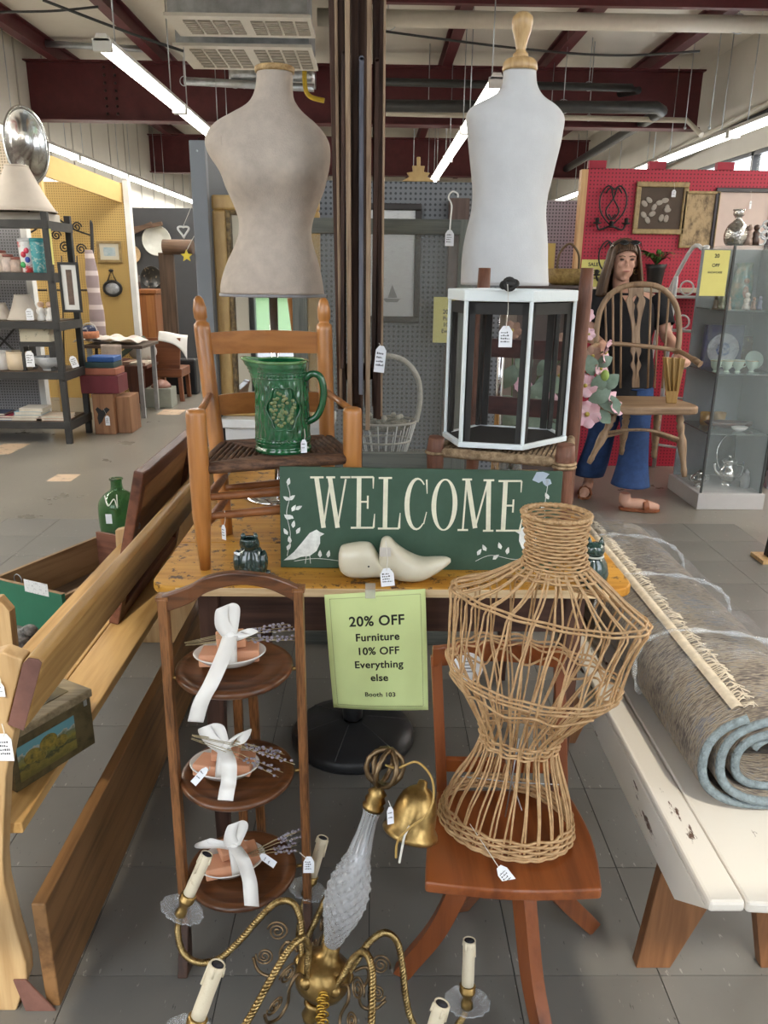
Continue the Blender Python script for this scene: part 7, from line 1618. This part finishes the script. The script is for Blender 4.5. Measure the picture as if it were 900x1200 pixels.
# ---- black metal shelf unit
SFX, SFY = P(82, 520, Z=0).x, P(82, 520, Z=0).y; SBX, SBY = P(104, 510, Z=0).x, P(104, 510, Z=0).y; SLX = -4.1
shh = [P(70, y, Y=SFY).z for y in (494, 436, 377, 320, 258)]
SHM = mat('black_steel_shelf', (.028, .027, .026), .5, var=.25)
t = thing('metal_shelf_unit', 'black metal shelf unit with five shelves at the left edge', 'shelf', (-3.4, SFY + .25, 0)); sy0, sy1 = SFY - .02, SFY + .50
for x in (SFX - .025, SLX):
    for y in (sy0, sy1 - .045): part(t, 'post', MB().box(x, x + .05, y, y + .045, 0, shh[-1] + .06), SHM, bevel=.003)
for z in shh:
    part(t, 'shelf', MB().box(SLX, SFX + .02, sy0 + .005, sy1 - .005, z - .045, z - .02), SHM); part(t, 'lip', MB().box(SLX, SFX + .025, sy0 - .004, sy0 + .01, z - .06, z), SHM); part(t, 'end_bar', MB().box(SFX + .005, SFX + .03, sy0, sy1, z - .075, z - .005), SHM)
    part(t, 'shelf_board', MB().box(SLX + .06, SFX - .03, sy0 + .012, sy1 - .02, z - .0195, z - .001), mat('shelf_wood', (.09, .06, .04), .6))
part(t, 'cross_brace', MB().bar((SLX + .6, sy1 - .01, shh[1]), (SLX + 1.0, sy1 - .01, shh[2]), .02, .012), SHM); part(t, 'cross_brace', MB().bar((SLX + 1.0, sy1 - .01, shh[1]), (SLX + .6, sy1 - .01, shh[2]), .02, .012), SHM)
def onshelf(px_, i, dy=.2): v = P(px_, (488, 430, 370, 312, 250)[i], Y=sy0 + dy); return Vector((v.x, sy0 + dy, shh[i]))
SHADE = mat('cream_shade', (.56, .50, .43), .8, var=.05)
c = onshelf(30, 4, .22); t = thing('silver_platter', 'big oval silver platter standing on top of the metal shelf', 'platter', c); zc = P(30, 171, Y=c.y).z; hp_ = .28; c.x = P(30, 171, Y=c.y).x
part(t, 'platter', MB().lathe([(0, .0), (.6, .0), (.66, .02), (.92, .05), (1.0, .06), (.95, .03), (0, -.02)], 40, Vector((c.x + .0, c.y, zc)), .38, hp_, M=Matrix.Rotation(R(84), 3, 'X') @ Matrix.Scale(.45, 3, Vector((1, 0, 0))) if False else Matrix.Rotation(R(35), 3, 'Z') @ Matrix.Rotation(R(86), 3, 'X') @ Matrix.Diagonal((.42, 1, .5)).to_3x3()), SILV)
part(t, 'rim', MB().tube([Vector((c.x, c.y, zc)) + Matrix.Rotation(R(35), 3, 'Z') @ Matrix.Rotation(R(86), 3, 'X') @ Vector((.38 * .42 * math.cos(q_), hp_ * math.sin(q_), .03)) for q_ in [2 * PI * k / 40 for k in range(40)]], .012, 6, closed=True), SILV)
for dx in (-.06, .06): part(t, 'easel_leg', MB().tube([(c.x + dx, c.y + .05, shh[4]), (c.x + dx * .4, c.y + .02, zc - hp_ * .3)], .008, 6), IRON)
part(t, 'easel_ledge', MB().tube([(c.x - .08, c.y - .03, zc - hp_ - .004), (c.x + .08, c.y - .03, zc - hp_ - .004)], .010, 6), IRON)
def shade(c, r0, r1, h, label, tag_=None):
    t = thing('lamp_shade', label, 'lamp shade', c); part(t, 'cone', MB().grid(lambda u, v: c + Vector(((lerp(r1, r0, v) + .10 * r1 * (1 - v) ** 3) * math.cos(2 * PI * u), (lerp(r1, r0, v) + .10 * r1 * (1 - v) ** 3) * math.sin(2 * PI * u), .003 + h * v)), 36, 10, cu=True), SHADE, solid=.004)
    part(t, 'top_ring', MB().torus(c + Vector((0, 0, h)), r0, .008, n=28, m=6), SHADE); part(t, 'bottom_ring', MB().torus(c + Vector((0, 0, .008)), r1 * 1.09, .008, n=36, m=6), SHADE)
    for k in range(3): a = 2 * PI * k / 3; part(t, 'spider_arm', MB().tube([c + Vector((0, 0, h - .01)), c + Vector((r0 * math.cos(a), r0 * math.sin(a), h))], .004, 5), BRASS)
    return t
bx_ = onshelf(18, 4, .2); solo('white_carton', 'flat white carton under the big lamp shade on top of the metal shelf', 'box', MB().box(bx_.x - .55, bx_.x + .28, bx_.y - .12, bx_.y + .2, bx_.z, bx_.z + .06), mat('off_white_carton', (.58, .54, .48), .8, var=.05), bx_, bevel=.004)
c = onshelf(26, 4, .16); c.z += .061; shade(c, .085, .24, P(26, 195, Y=c.y).z - c.z, 'large cream bell lamp shade on top of the metal shelf')
c = onshelf(29, 2, .22); shade(c, .06, .125, .20, 'small cream lamp shade with a tag on the middle shelf')
tag(P(34, 362, Y=sy0 + .03), P(33, 357, Y=sy0 + .05), 'white tag in front of the small lamp shade', .06, .09, (0, -1, 0), lines=3)
c = onshelf(0, 2, .22); shade(c, .05, .10, .13, 'cream lamp shade cut by the left photo edge on the middle shelf')
for px_, lab, c1c, c2c in ((34, 'white tin tumbler with red, blue and green dots on the shelf', (.70, .70, .70), (.55, .05, .05)), (47, 'teal patterned tin tumbler on the shelf', (.05, .30, .33), (.35, .50, .48))):
    c = onshelf(px_, 3, .14); t = thing('tin_tumbler', lab, 'tumbler', c); m = mixmat('tin_%d' % px_, c1c, c2c, 9 if px_ == 34 else 40, .55, .03, .35); part(t, 'body', MB().lathe([(.055, 0), (.058, .01), (.068, .235), (.066, .24)], 24, c), m); part(t, 'lid', MB().lathe([(.069, .24), (.069, .262), (.05, .268), (0, .268)], 24, c), mat('lid_white_%d' % px_, c1c, .4))
    if px_ == 34:
        for k, (a, z, col_) in enumerate(((-1.7, .14, (.6, .03, .06)), (-1.25, .10, (.03, .06, .35)), (-1.9, .06, (.05, .35, .10)), (-1.3, .17, (.6, .05, .10)))): part(t, 'dot', MB().ell(c + Vector((.062 * math.cos(a), .062 * math.sin(a), z)), (.022, .010, .024), 12, 8), mat('dot_%d' % k, col_, .4))
for px_, h, col_, lab in ((20, .10, (.45, .34, .28), 'small glass jar with pink label on the second shelf'), (10, .12, (.55, .45, .40), 'pale jar third from the tumblers on the second shelf'), (2, .15, (.60, .50, .42), 'pale paper packet at the left edge of the second shelf')):
    c = onshelf(px_, 3, .12); t = thing('jar', lab, 'jar', c); part(t, 'body', MB().lathe([(.05, 0), (.055, .01), (.055, h * .8), (.042, h)], 18, c), mat('jar_%d' % px_, col_, .3, var=.3, scale=30)); part(t, 'lid', MB().lathe([(.045, h), (.045, h + .02), (0, h + .022)], 18, c), mat('jar_lid', (.30, .10, .08), .4))
a, b = P(66, 307, Y=sy0 - .03), Vector((P(93, 307, Y=sy0 - .03).x, 0, P(80, 372, Y=sy0 - .03).z)); framed('framed_photo', 'black framed photo with white mount hanging on the metal shelf post', 'picture', a.x, b.x - .02, b.z + .04, a.z, sy0 - .001, .020, IRON, mat('sepia_photo', (.12, .08, .06), .6, var=.4, scale=20), .02, .038, mat('white_mount', (.72, .72, .70), .7, var=.02))
notice('yellow_notice', 'narrow yellow notice taped to the metal shelf post', 57, 268, 64, 310, sy0 - .015, [])
for px_, lab in ((49, 'white angel figurine, left of the pair on the middle shelf'), (59, 'white angel figurine, right of the pair on the middle shelf')):
    c = onshelf(px_, 2, .12); t = thing('angel_figurine', lab, 'figurine', c); part(t, 'body', MB().lathe([(.04, 0), (.038, .02), (.022, .07), (.028, .09), (.01, .11)], 16, c), PORC); part(t, 'head', MB().ell(c + Vector((0, 0, .13)), .026, 12, 8), mat('tan_porcelain', (.62, .42, .30), .4))
    for s in (-1, 1): part(t, 'wing', MB().ell(c + Vector((s * .03, .02, .075)), (.022, .008, .03), 10, 6), PORC)
a, b = onshelf(40, 1, .10), onshelf(70, 1, .10)
c = onshelf(54, 1, .2); fc = thing('floral_box', 'cream box printed with small flowers on the fourth shelf', 'box', c); FLO = mixmat('floral_paper', (.62, .56, .42), (.22, .20, .15), 28, .62, .04, .7); part(fc, 'body', MB().box(c.x - .14, c.x + .11, c.y - .12, c.y + .12, c.z + .24, c.z + .36), FLO, bevel=.004); part(fc, 'stand', MB().box(c.x - .15, c.x + .12, c.y - .12, c.y + .12, c.z + .20, c.z + .2395), SHM); part(fc, 'stand_leg', MB().box(c.x - .15, c.x - .12, c.y - .12, c.y + .12, c.z, c.z + .1995), SHM); part(fc, 'stand_leg', MB().box(c.x + .09, c.x + .12, c.y - .12, c.y + .12, c.z, c.z + .1995), SHM)
for px_, r, h, col_, lab in ((4, .075, .15, (.58, .56, .54), 'white crock at the left edge of the fourth shelf'), (24, .10, .15, (.58, .47, .33), 'cream crock with a price tag on the fourth shelf')):
    c = onshelf(px_, 1, .16); t = thing('crock', lab, 'crock', c); part(t, 'body', MB().lathe([(r * .9, 0), (r, .01), (r, h), (r * .9, h), (r * .88, .02), (0, .015)], 24, c), mat('crock_%d' % px_, col_, .35, var=.05)); part(t, 'rim', MB().torus(c + Vector((0, 0, h)), r * .96, .008, n=24, m=6), mat('crock_%d' % px_, col_, .35, var=.05))
tag(P(34, 412, Y=sy0 - .02), P(33, 405, Y=sy0 - .005), 'white price tag hanging over the cream crock', .07, .125, (0, -1, 0))
c = onshelf(58, 1, .14); t = thing('china_bowl', 'wide white china bowl with blue flowers on the fourth shelf', 'bowl', c); part(t, 'bowl', MB().lathe(cat([(.05, 0), (.06, .02), (.11, .06), (.125, .11), (.12, .11), (.09, .05), (0, .03)], 3), 28, c), mixmat('blue_white_china', (.60, .62, .64), (.16, .18, .30), 22, .66, .04, .25)); part(t, 'foot_ring', MB().torus(c + Vector((0, 0, .006)), .05, .006, n=20, m=6), PORC)
c = onshelf(82, 1, .05); tag(P(84, 418, Y=sy0 - .03), P(80, 414, Y=sy0 - .02), 'white tag at the corner of the fourth shelf', .06, .09, (0, -1, 0), .3)
BK = [(6, 0, .26, .02, (.03, .10, .25), 'blue book lying flat at the left of the bottom shelf'), (10, .021, .24, .02, (.25, .02, .04), 'dark red book on the blue book'), (2, .042, .2, .018, (.04, .05, .09), 'navy book on top of the left pile'), (40, 0, .26, .022, (.42, .38, .33), 'cream book at the base of the middle pile'), (41, .023, .24, .022, (.55, .50, .44), 'white book second in the middle pile'), (42, .046, .23, .030, (.20, .36, .45), 'pale blue book third in the middle pile'), (46, .077, .20, .028, (.62, .58, .52), 'white book on top of the middle pile'), (68, 0, .26, .020, (.50, .30, .22), 'rust coloured book at the right of the bottom shelf'), (70, .021, .24, .020, (.60, .50, .40), 'tan book on the rust coloured book')]
for px_, dz, w, h, col_, lab in BK:
    c = onshelf(px_, 0, .20); c.z += dz; m = mat('cover_%d_%d' % (px_, int(dz * 1e3)), col_, .5, var=.08); t = thing('book', lab, 'book', c, 'books on the bottom of the metal shelf'); part(t, 'cover', MB().box(c.x - w / 2, c.x + w / 2, c.y - .15, c.y + .05, c.z, c.z + .003).box(c.x - w / 2, c.x + w / 2, c.y - .15, c.y + .05, c.z + h - .003, c.z + h).box(c.x - w / 2, c.x - w / 2 + .003, c.y - .15, c.y + .05, c.z + .0031, c.z + h - .0031), m); part(t, 'pages', MB().box(c.x - w / 2 + .004, c.x + w / 2 - .004, c.y - .147, c.y + .047, c.z + .0032, c.z + h - .0032), mat('page_cream', (.60, .56, .47), .9))
# iron scroll headboard
Yh = 8.45; t = thing('iron_headboard', 'dark scrolled iron headboard behind the metal shelf', 'headboard', P(70, 400, Y=Yh) * 1)
t.location.z = 0; LOC[t] = Vector((t.location.x, t.location.y, 0))
def hx(x, y): return P(x, y, Y=Yh)
part(t, 'post', MB().tube([Vector((hx(108, 400).x, Yh, 0)), hx(107, 262), hx(106, 258)], [.018, .018, .006], 8), IRON); part(t, 'post', MB().tube([Vector((hx(24, 400).x, Yh, 0)), hx(24, 275)], .018, 8), IRON)
part(t, 'top_curve', MB().tube(cat([hx(24, 278), hx(40, 270), hx(62, 255), hx(85, 268), hx(107, 276)], 6), .010, 6), IRON); part(t, 'mid_rail', MB().tube([hx(24, 340), hx(107, 340)], .010, 6), IRON)
for x, y, r in ((36, 285, .05), (50, 290, .06), (66, 276, .05), (76, 290, .06), (90, 266, .05), (95, 292, .055)): part(t, 'scroll', MB().tube([hx(x, y) + Vector((r * (1 - i / 34) * math.cos(i * .4), 0, r * (1 - i / 34) * math.sin(i * .4))) for i in range(30)], .008, 6), IRON)
for x in (40, 56, 72, 90): part(t, 'bar', MB().tube([Vector((hx(x, 400).x, Yh, .4)), hx(x, 300)], .007, 6), IRON)
part(t, 'low_rail', MB().tube([Vector((hx(24, 400).x, Yh, .4)), Vector((hx(108, 400).x, Yh, .4))], .010, 6), IRON)
# scarf, pictures on yellow wall
SCF = None
m, nt, b_ = base('striped_scarf'); SCF = m; sp = N(nt, 'SeparateXYZ'); tc = N(nt, 'TexCoord'); nt.links.new(tc.outputs['Generated'], sp.inputs[0]); mu = N(nt, 'Math', operation='MULTIPLY'); mu.inputs[1].default_value = 5.2; nt.links.new(sp.outputs['Z'], mu.inputs[0]); frc = N(nt, 'Math', operation='FRACT'); nt.links.new(mu.outputs[0], frc.inputs[0]); nt.links.new(ramp(nt, frc.outputs[0], [(.70, (.34, .27, .28)), (.74, (.66, .58, .58))]), b_.inputs['Base Color']); b_.inputs['Roughness'].default_value = .9
def scf(u, v):
    p = lerp(P(104, 293, Y=8.40), P(117, 396, Y=8.36), v); w = lerp(.05, .10, v ** .5); return p + Vector((w * (2 * u - 1) * .8, -.03 * math.sin(PI * u) + .015 * math.sin(v * 14 + u * 4), 0))
solo('striped_scarf', 'mauve and white striped scarf hanging from the iron headboard post', 'scarf', MB().grid(scf, 9, 30), SCF, P(110, 345, Y=8.38), solid=.006)
a, b = P(113, 282, Y=8.99), P(144, 308, Y=8.99); framed('framed_picture', 'gold framed pale blue picture on the yellow pegboard', 'picture', a.x, b.x, b.z, a.z, 8.99, .03, DGILT, mixmat('blue_scene', (.20, .34, .42), (.56, .60, .60), 8, .5, .15, .5), .02, .04, mat('cream_mount', (.62, .58, .48), .7, var=.02))
c = P(132, 338, Y=8.97); t = thing('oval_picture', 'small oval black framed picture on the yellow pegboard', 'picture', c); Mt = Matrix.Rotation(R(90), 3, 'X')
part(t, 'frame', MB().tube([c + Vector((.095 * math.cos(q_), 0, .075 * math.sin(q_))) for q_ in [2 * PI * k / 32 for k in range(32)]], .016, 8, closed=True), IRON); part(t, 'picture', MB().lathe([(0, 0), (1, 0), (1, .004), (0, .004)], 32, c, .09, .07, M=Mt), mixmat('grey_scene', (.15, .16, .18), (.55, .57, .60), 12, .5, .15, .4)); part(t, 'bow', MB().tube([c + Vector((-.05, 0, .07)), c + Vector((0, 0, .19)), c + Vector((.05, 0, .07))], .007, 6), IRON); part(t, 'bow_knot', MB().ell(c + Vector((0, 0, .19)), (.03, .012, .018), 10, 6), IRON)
# ---- linen table, bench and clutter on the floor
LTY = 7.7; a, b = P(96, 402, Y=LTY), P(166, 402, Y=LTY); zt_ = P(130, 405, Y=LTY).z
t = thing('linen_table', 'small table covered with folded linens beyond the metal shelf', 'table', ((a.x + b.x) / 2, LTY + .3, 0)); TBW = mat('dark_table', (.07, .045, .03), .5)
part(t, 'top', MB().box(a.x, b.x, LTY, LTY + .6, zt_ - .03, zt_), TBW, bevel=.004)
for x in (a.x + .03, b.x - .07):
    for y in (LTY + .03, LTY + .53): part(t, 'leg', MB().box(x, x + .04, y, y + .04, 0, zt_ - .031), mat('grey_leg', (.30, .31, .32), .4))
LIN = mixmat('white_linen', (.62, .60, .56), (.52, .40, .38), 12, .6, .1, .85, bmp=.3)
rr = random.Random(4)
for k, (x, w, h, lab) in enumerate(((104, .2, .05, 'folded white linen at the left of the linen table'), (126, .26, .06, 'folded floral linen in the middle of the linen table'), (150, .26, .05, 'folded white linen at the right of the linen table'))):
    c = P(x, 400, Y=LTY + .2); solo('folded_linen', lab, 'linen', MB().grid(lambda u, v: Vector((c.x + w * (u - .5), LTY + .05 + .4 * v, zt_ + .003 + h * math.sin(PI * min(max(u, .02), .98)) ** .35 * (1 + .25 * math.sin(7 * u + 9 * v + k)))), 14, 14), LIN, (c.x, LTY + .25, zt_), solid=.006)
c = P(131, 420, Y=LTY - .02); def_ = lambda u, v: Vector((c.x + .20 * (u - .5), LTY - .012 - .03 * v + .012 * math.sin(u * 9), lerp(zt_ + .012, zt_ - .24, v)))
solo('hanging_napkin', 'beige embroidered cloth hanging over the front of the linen table', 'cloth', MB().grid(def_, 12, 10), mat('beige_cloth', (.46, .38, .32), .9, var=.12, scale=30), (c.x, LTY, zt_), solid=.005)
c = P(105, 392, Y=LTY + .1); t = thing('small_basket', 'little orange and blue basket on the linen table', 'basket', Vector((c.x, c.y, zt_ + .06))); part(t, 'body', MB().lathe([(.07, .06), (.09, .07), (.09, .13), (.08, .13), (.0, .08)], 18, (c.x, LTY - .02 + .12, zt_)), mat('orange_weave', (.50, .20, .10), .7, var=.3, scale=30)); part(t, 'filling', MB().ell((c.x, LTY + .10, zt_ + .14), (.07, .07, .05)), mixmat('navy_cloth', (.02, .03, .08), (.5, .5, .5), 20, .6, .05, .8)); part(t, 'handle', MB().torus((c.x, LTY + .10, zt_ + .13), .075, .006, Matrix.Rotation(R(90), 3, 'X'), 24, 6), mat('white_hoop', (.6, .58, .55), .6))
# plank bench with scooped end
BX0, BX1, BY = P(141, 430, Y=8.36).x, P(172, 480, Y=8.36).x, 8.36; bzt = P(150, 432, Y=BY).z
t = thing('scooped_bench', 'dark red-brown bench with a scooped plank end beyond the crate', 'bench', ((BX0 + BX1) / 2, BY, 0)); DRB = wood('dark_red_bench', (.06, .02, .012), (.13, .045, .028), 'Z', 7, .45)
part(t, 'end_plank', MB().xz([(BX0 + .12, 0), (BX0 + .17, .10), (BX1 - .13, .10), (BX1 - .02, 0), (BX1, 0), (BX1, bzt), (BX0, bzt), (BX0 + .06, bzt * .55)], BY, BY + .03), DRB, bevel=.003); part(t, 'top', MB().box(BX0 - .03, BX1 + .05, BY - .03, BY + .42, bzt + .001, bzt + .03), DRB, bevel=.004); part(t, 'end_plank', MB().box(BX0 + .08, BX1, BY + .36, BY + .39, 0, bzt), DRB)
for k, (x, h, col_, lab) in enumerate(((150, .05, (.12, .04, .03), 'dark red book on the scooped bench'), (158, .04, (.35, .22, .16), 'tan book on the scooped bench'), (166, .03, (.50, .44, .36), 'cream book at the end of the scooped bench'))):
    c = P(x, 428, Y=BY + .15); solo('bench_book', lab, 'book', MB().box(c.x - .09, c.x + .08 - .1 * (k < 2), BY + .02, BY + .3, bzt + .031, bzt + .031 + h), mat('bench_book_%d' % k, col_, .6), (c.x, BY + .15, bzt + .03), bevel=.003)
c = P(160, 410, Y=BY + .5); solo('green_garland_box', 'dark green draped box behind the scooped bench', 'box', MB().bar((c.x - .22, BY + .30, bzt + .03), (c.x + .14, BY + .34, bzt + .30), .20, .05, (0, 0, 1)), mat('dark_green_cloth', (.05, .07, .05), .8, var=.2), (c.x, BY + .5, bzt + .03), bevel=.01)
c = P(165, 400, Y=BY + .33); solo('white_pillow', 'white printed pillow behind the scooped bench', 'pillow', MB().ell((c.x, BY + .37, bzt + .15), (.16, .06, .115), 20, 12), LIN, (c.x, BY + .37, bzt + .03))
# crate with deer, suitcases
C0 = P(112, 509, Z=0); C1x = P(138, 508, Z=0).x; cyf = C0.y; ch_ = P(112, 462, Y=cyf).z
t = thing('pine_crate', 'brown wooden crate with a dark deer silhouette on the floor', 'crate', (C0.x + .12, cyf + .15, 0)); CRW = wood('crate_brown', (.17, .075, .035), (.30, .15, .075), 'Z', 7, .6)
part(t, 'body', MB().box(C0.x, C1x, cyf, cyf + .35, 0.001, ch_), CRW, bevel=.004); part(t, 'side_box', MB().box(C1x + .002, C1x + .13, cyf + .06, cyf + .35, 0.001, ch_ - .03), CRW, bevel=.004)
dm = [(-.05, .06), (-.02, .09), (.0, .13), (.03, .17), (.06, .20), (.03, .22), (-.01, .19), (-.05, .22), (-.07, .20), (-.05, .16), (-.06, .12)]; dcx = (C0.x + C1x) / 2
part(t, 'deer_silhouette', MB(fm(Vector((dcx, cyf - .003, .03)), (1, 0, 0), (0, 0, 1))).prism(dm, 0, .002), IRON)
tag(Vector((dcx + .03, cyf - .006, .17)), Vector((dcx + .0, cyf - .004, .24)), 'white price tag on the crate with the deer', .04, .085, (0, -1, 0))
for k, (h, col_, w, lab) in enumerate(((.16, (.14, .015, .025), .34, 'dark red case on top of the pine crate'), (.06, (.35, .12, .07), .30, 'orange book box above the dark red case'), (.05, (.02, .05, .05), .26, 'dark teal book on the orange box'), (.045, (.02, .09, .30), .24, 'bright blue book on top of the pile on the crate'))):
    z = ch_ + .002 + [0, .162, .223, .274][k]; x0 = C0.x - .10 + .02 * k; solo('stacked_case', lab, 'case', MB().box(x0, x0 + w, cyf + .02 + .02 * k, cyf + .30, z, z + h), mat('case_%d' % k, col_, .5, var=.12), (x0 + .1, cyf + .15, z), bevel=.006)
c = P(128, 440, Y=7.62); solo('gilt_card', 'cream gilt card leaning under the linen table', 'card', MB().bar((c.x - .06, 7.62, .34), (c.x + .02, 7.60, .62), .17, .012, (.0, 1, .2)), mixmat('cream_gilt', (.52, .46, .32), (.30, .22, .10), 12, .6, .05, .6), (c.x, 7.62, .34))
# chair with white cloth, white box with pink dome
KX0, KX1, KY = P(171, 440, Y=8.8).x, P(211, 440, Y=8.8).x, 8.8; ks = P(190, 432, Y=KY).z; kt = P(190, 396, Y=KY).z
t = thing('wooden_armchair', 'reddish wooden chair with solid back draped with white cloth', 'chair', ((KX0 + KX1) / 2, KY + .2, 0)); KW = wood('chair_red', (.10, .03, .014), (.19, .07, .03), 'X', 7, .4)
part(t, 'backrest', MB().xz([(KX0 + .06, ks), (KX1, ks), (KX1 + .03, kt), (KX0 - .02, kt)], KY, KY + .03), KW, bevel=.004); part(t, 'seat', MB().box(KX0 + .04, KX1 + .02, KY, KY + .42, ks - .10, ks - .001), KW, bevel=.01)
for x in (KX0 + .07, KX1 - .03):
    for y in (KY + .02, KY + .36): part(t, 'leg', MB().bar((x + .02, y + .02, ks - .10), (x + (.04 if x > KX0 + .1 else 0), y - .02, 0), .045, .045, (0, 1, 0)), KW, bevel=.004)
c = P(200, 404, Y=KY - .03); solo('white_cloth', 'crumpled white cloth over the back of the reddish chair', 'cloth', MB().grid(lambda u, v: Vector((lerp(KX0 + .18, KX1 + .10, u), KY + .06 - .10 * v - .015 * math.sin(6 * u), kt + .035 + .05 * math.sin(PI * v) - (.06 + .22 * u ** 3) * v + .010 * math.sin(5 * u + 3 * v))), 16, 12), mat('bright_linen', (.72, .71, .68), .9, var=.05), (c.x, KY, kt), solid=.008)
c = P(187, 462, Y=8.45); t = thing('glass_box', 'pale box with a pink domed lid under the reddish chair', 'box', (c.x, 8.45, 0)); part(t, 'body', MB().box(c.x - .13, c.x + .15, 8.35, 8.6, .001, .21), mat('pale_grey_green', (.30, .32, .28), .3, var=.1), bevel=.006); part(t, 'dome', MB().lathe([(.11, 0), (.10, .03), (.06, .07), (0, .085)], 20, (c.x + .02, 8.47, .212)), mat('pink_dome', (.30, .16, .13), .25))
solo('black_suitcase', 'black case in the shadow behind the pale box', 'case', MB().box(c.x - .15, c.x + .22, 9.3, 9.5, .001, .42), mat('case_black', (.015, .016, .018), .4), (c.x, 9.4, 0), bevel=.02)
# floor stickers
for k, (x, y, w, h, lab) in enumerate(((75, 560, .17, .10, 'worn beige rectangle taped to the floor near the open drawer'), (8, 526, .22, .2, 'worn beige rectangle on the floor at the left edge'), (201, 483, .24, .16, 'worn beige rectangle on the floor before the reddish chair'))):
    c = P(x, y, Z=0); c.z = 0; solo('floor_sticker', lab, 'floor marking', MB().box(c.x - w / 2, c.x + w / 2, c.y - h, c.y + h, .0004, .0012), mixmat('worn_beige', (.52, .38, .26), (.26, .22, .17), 14, .6, .08, .6), c)
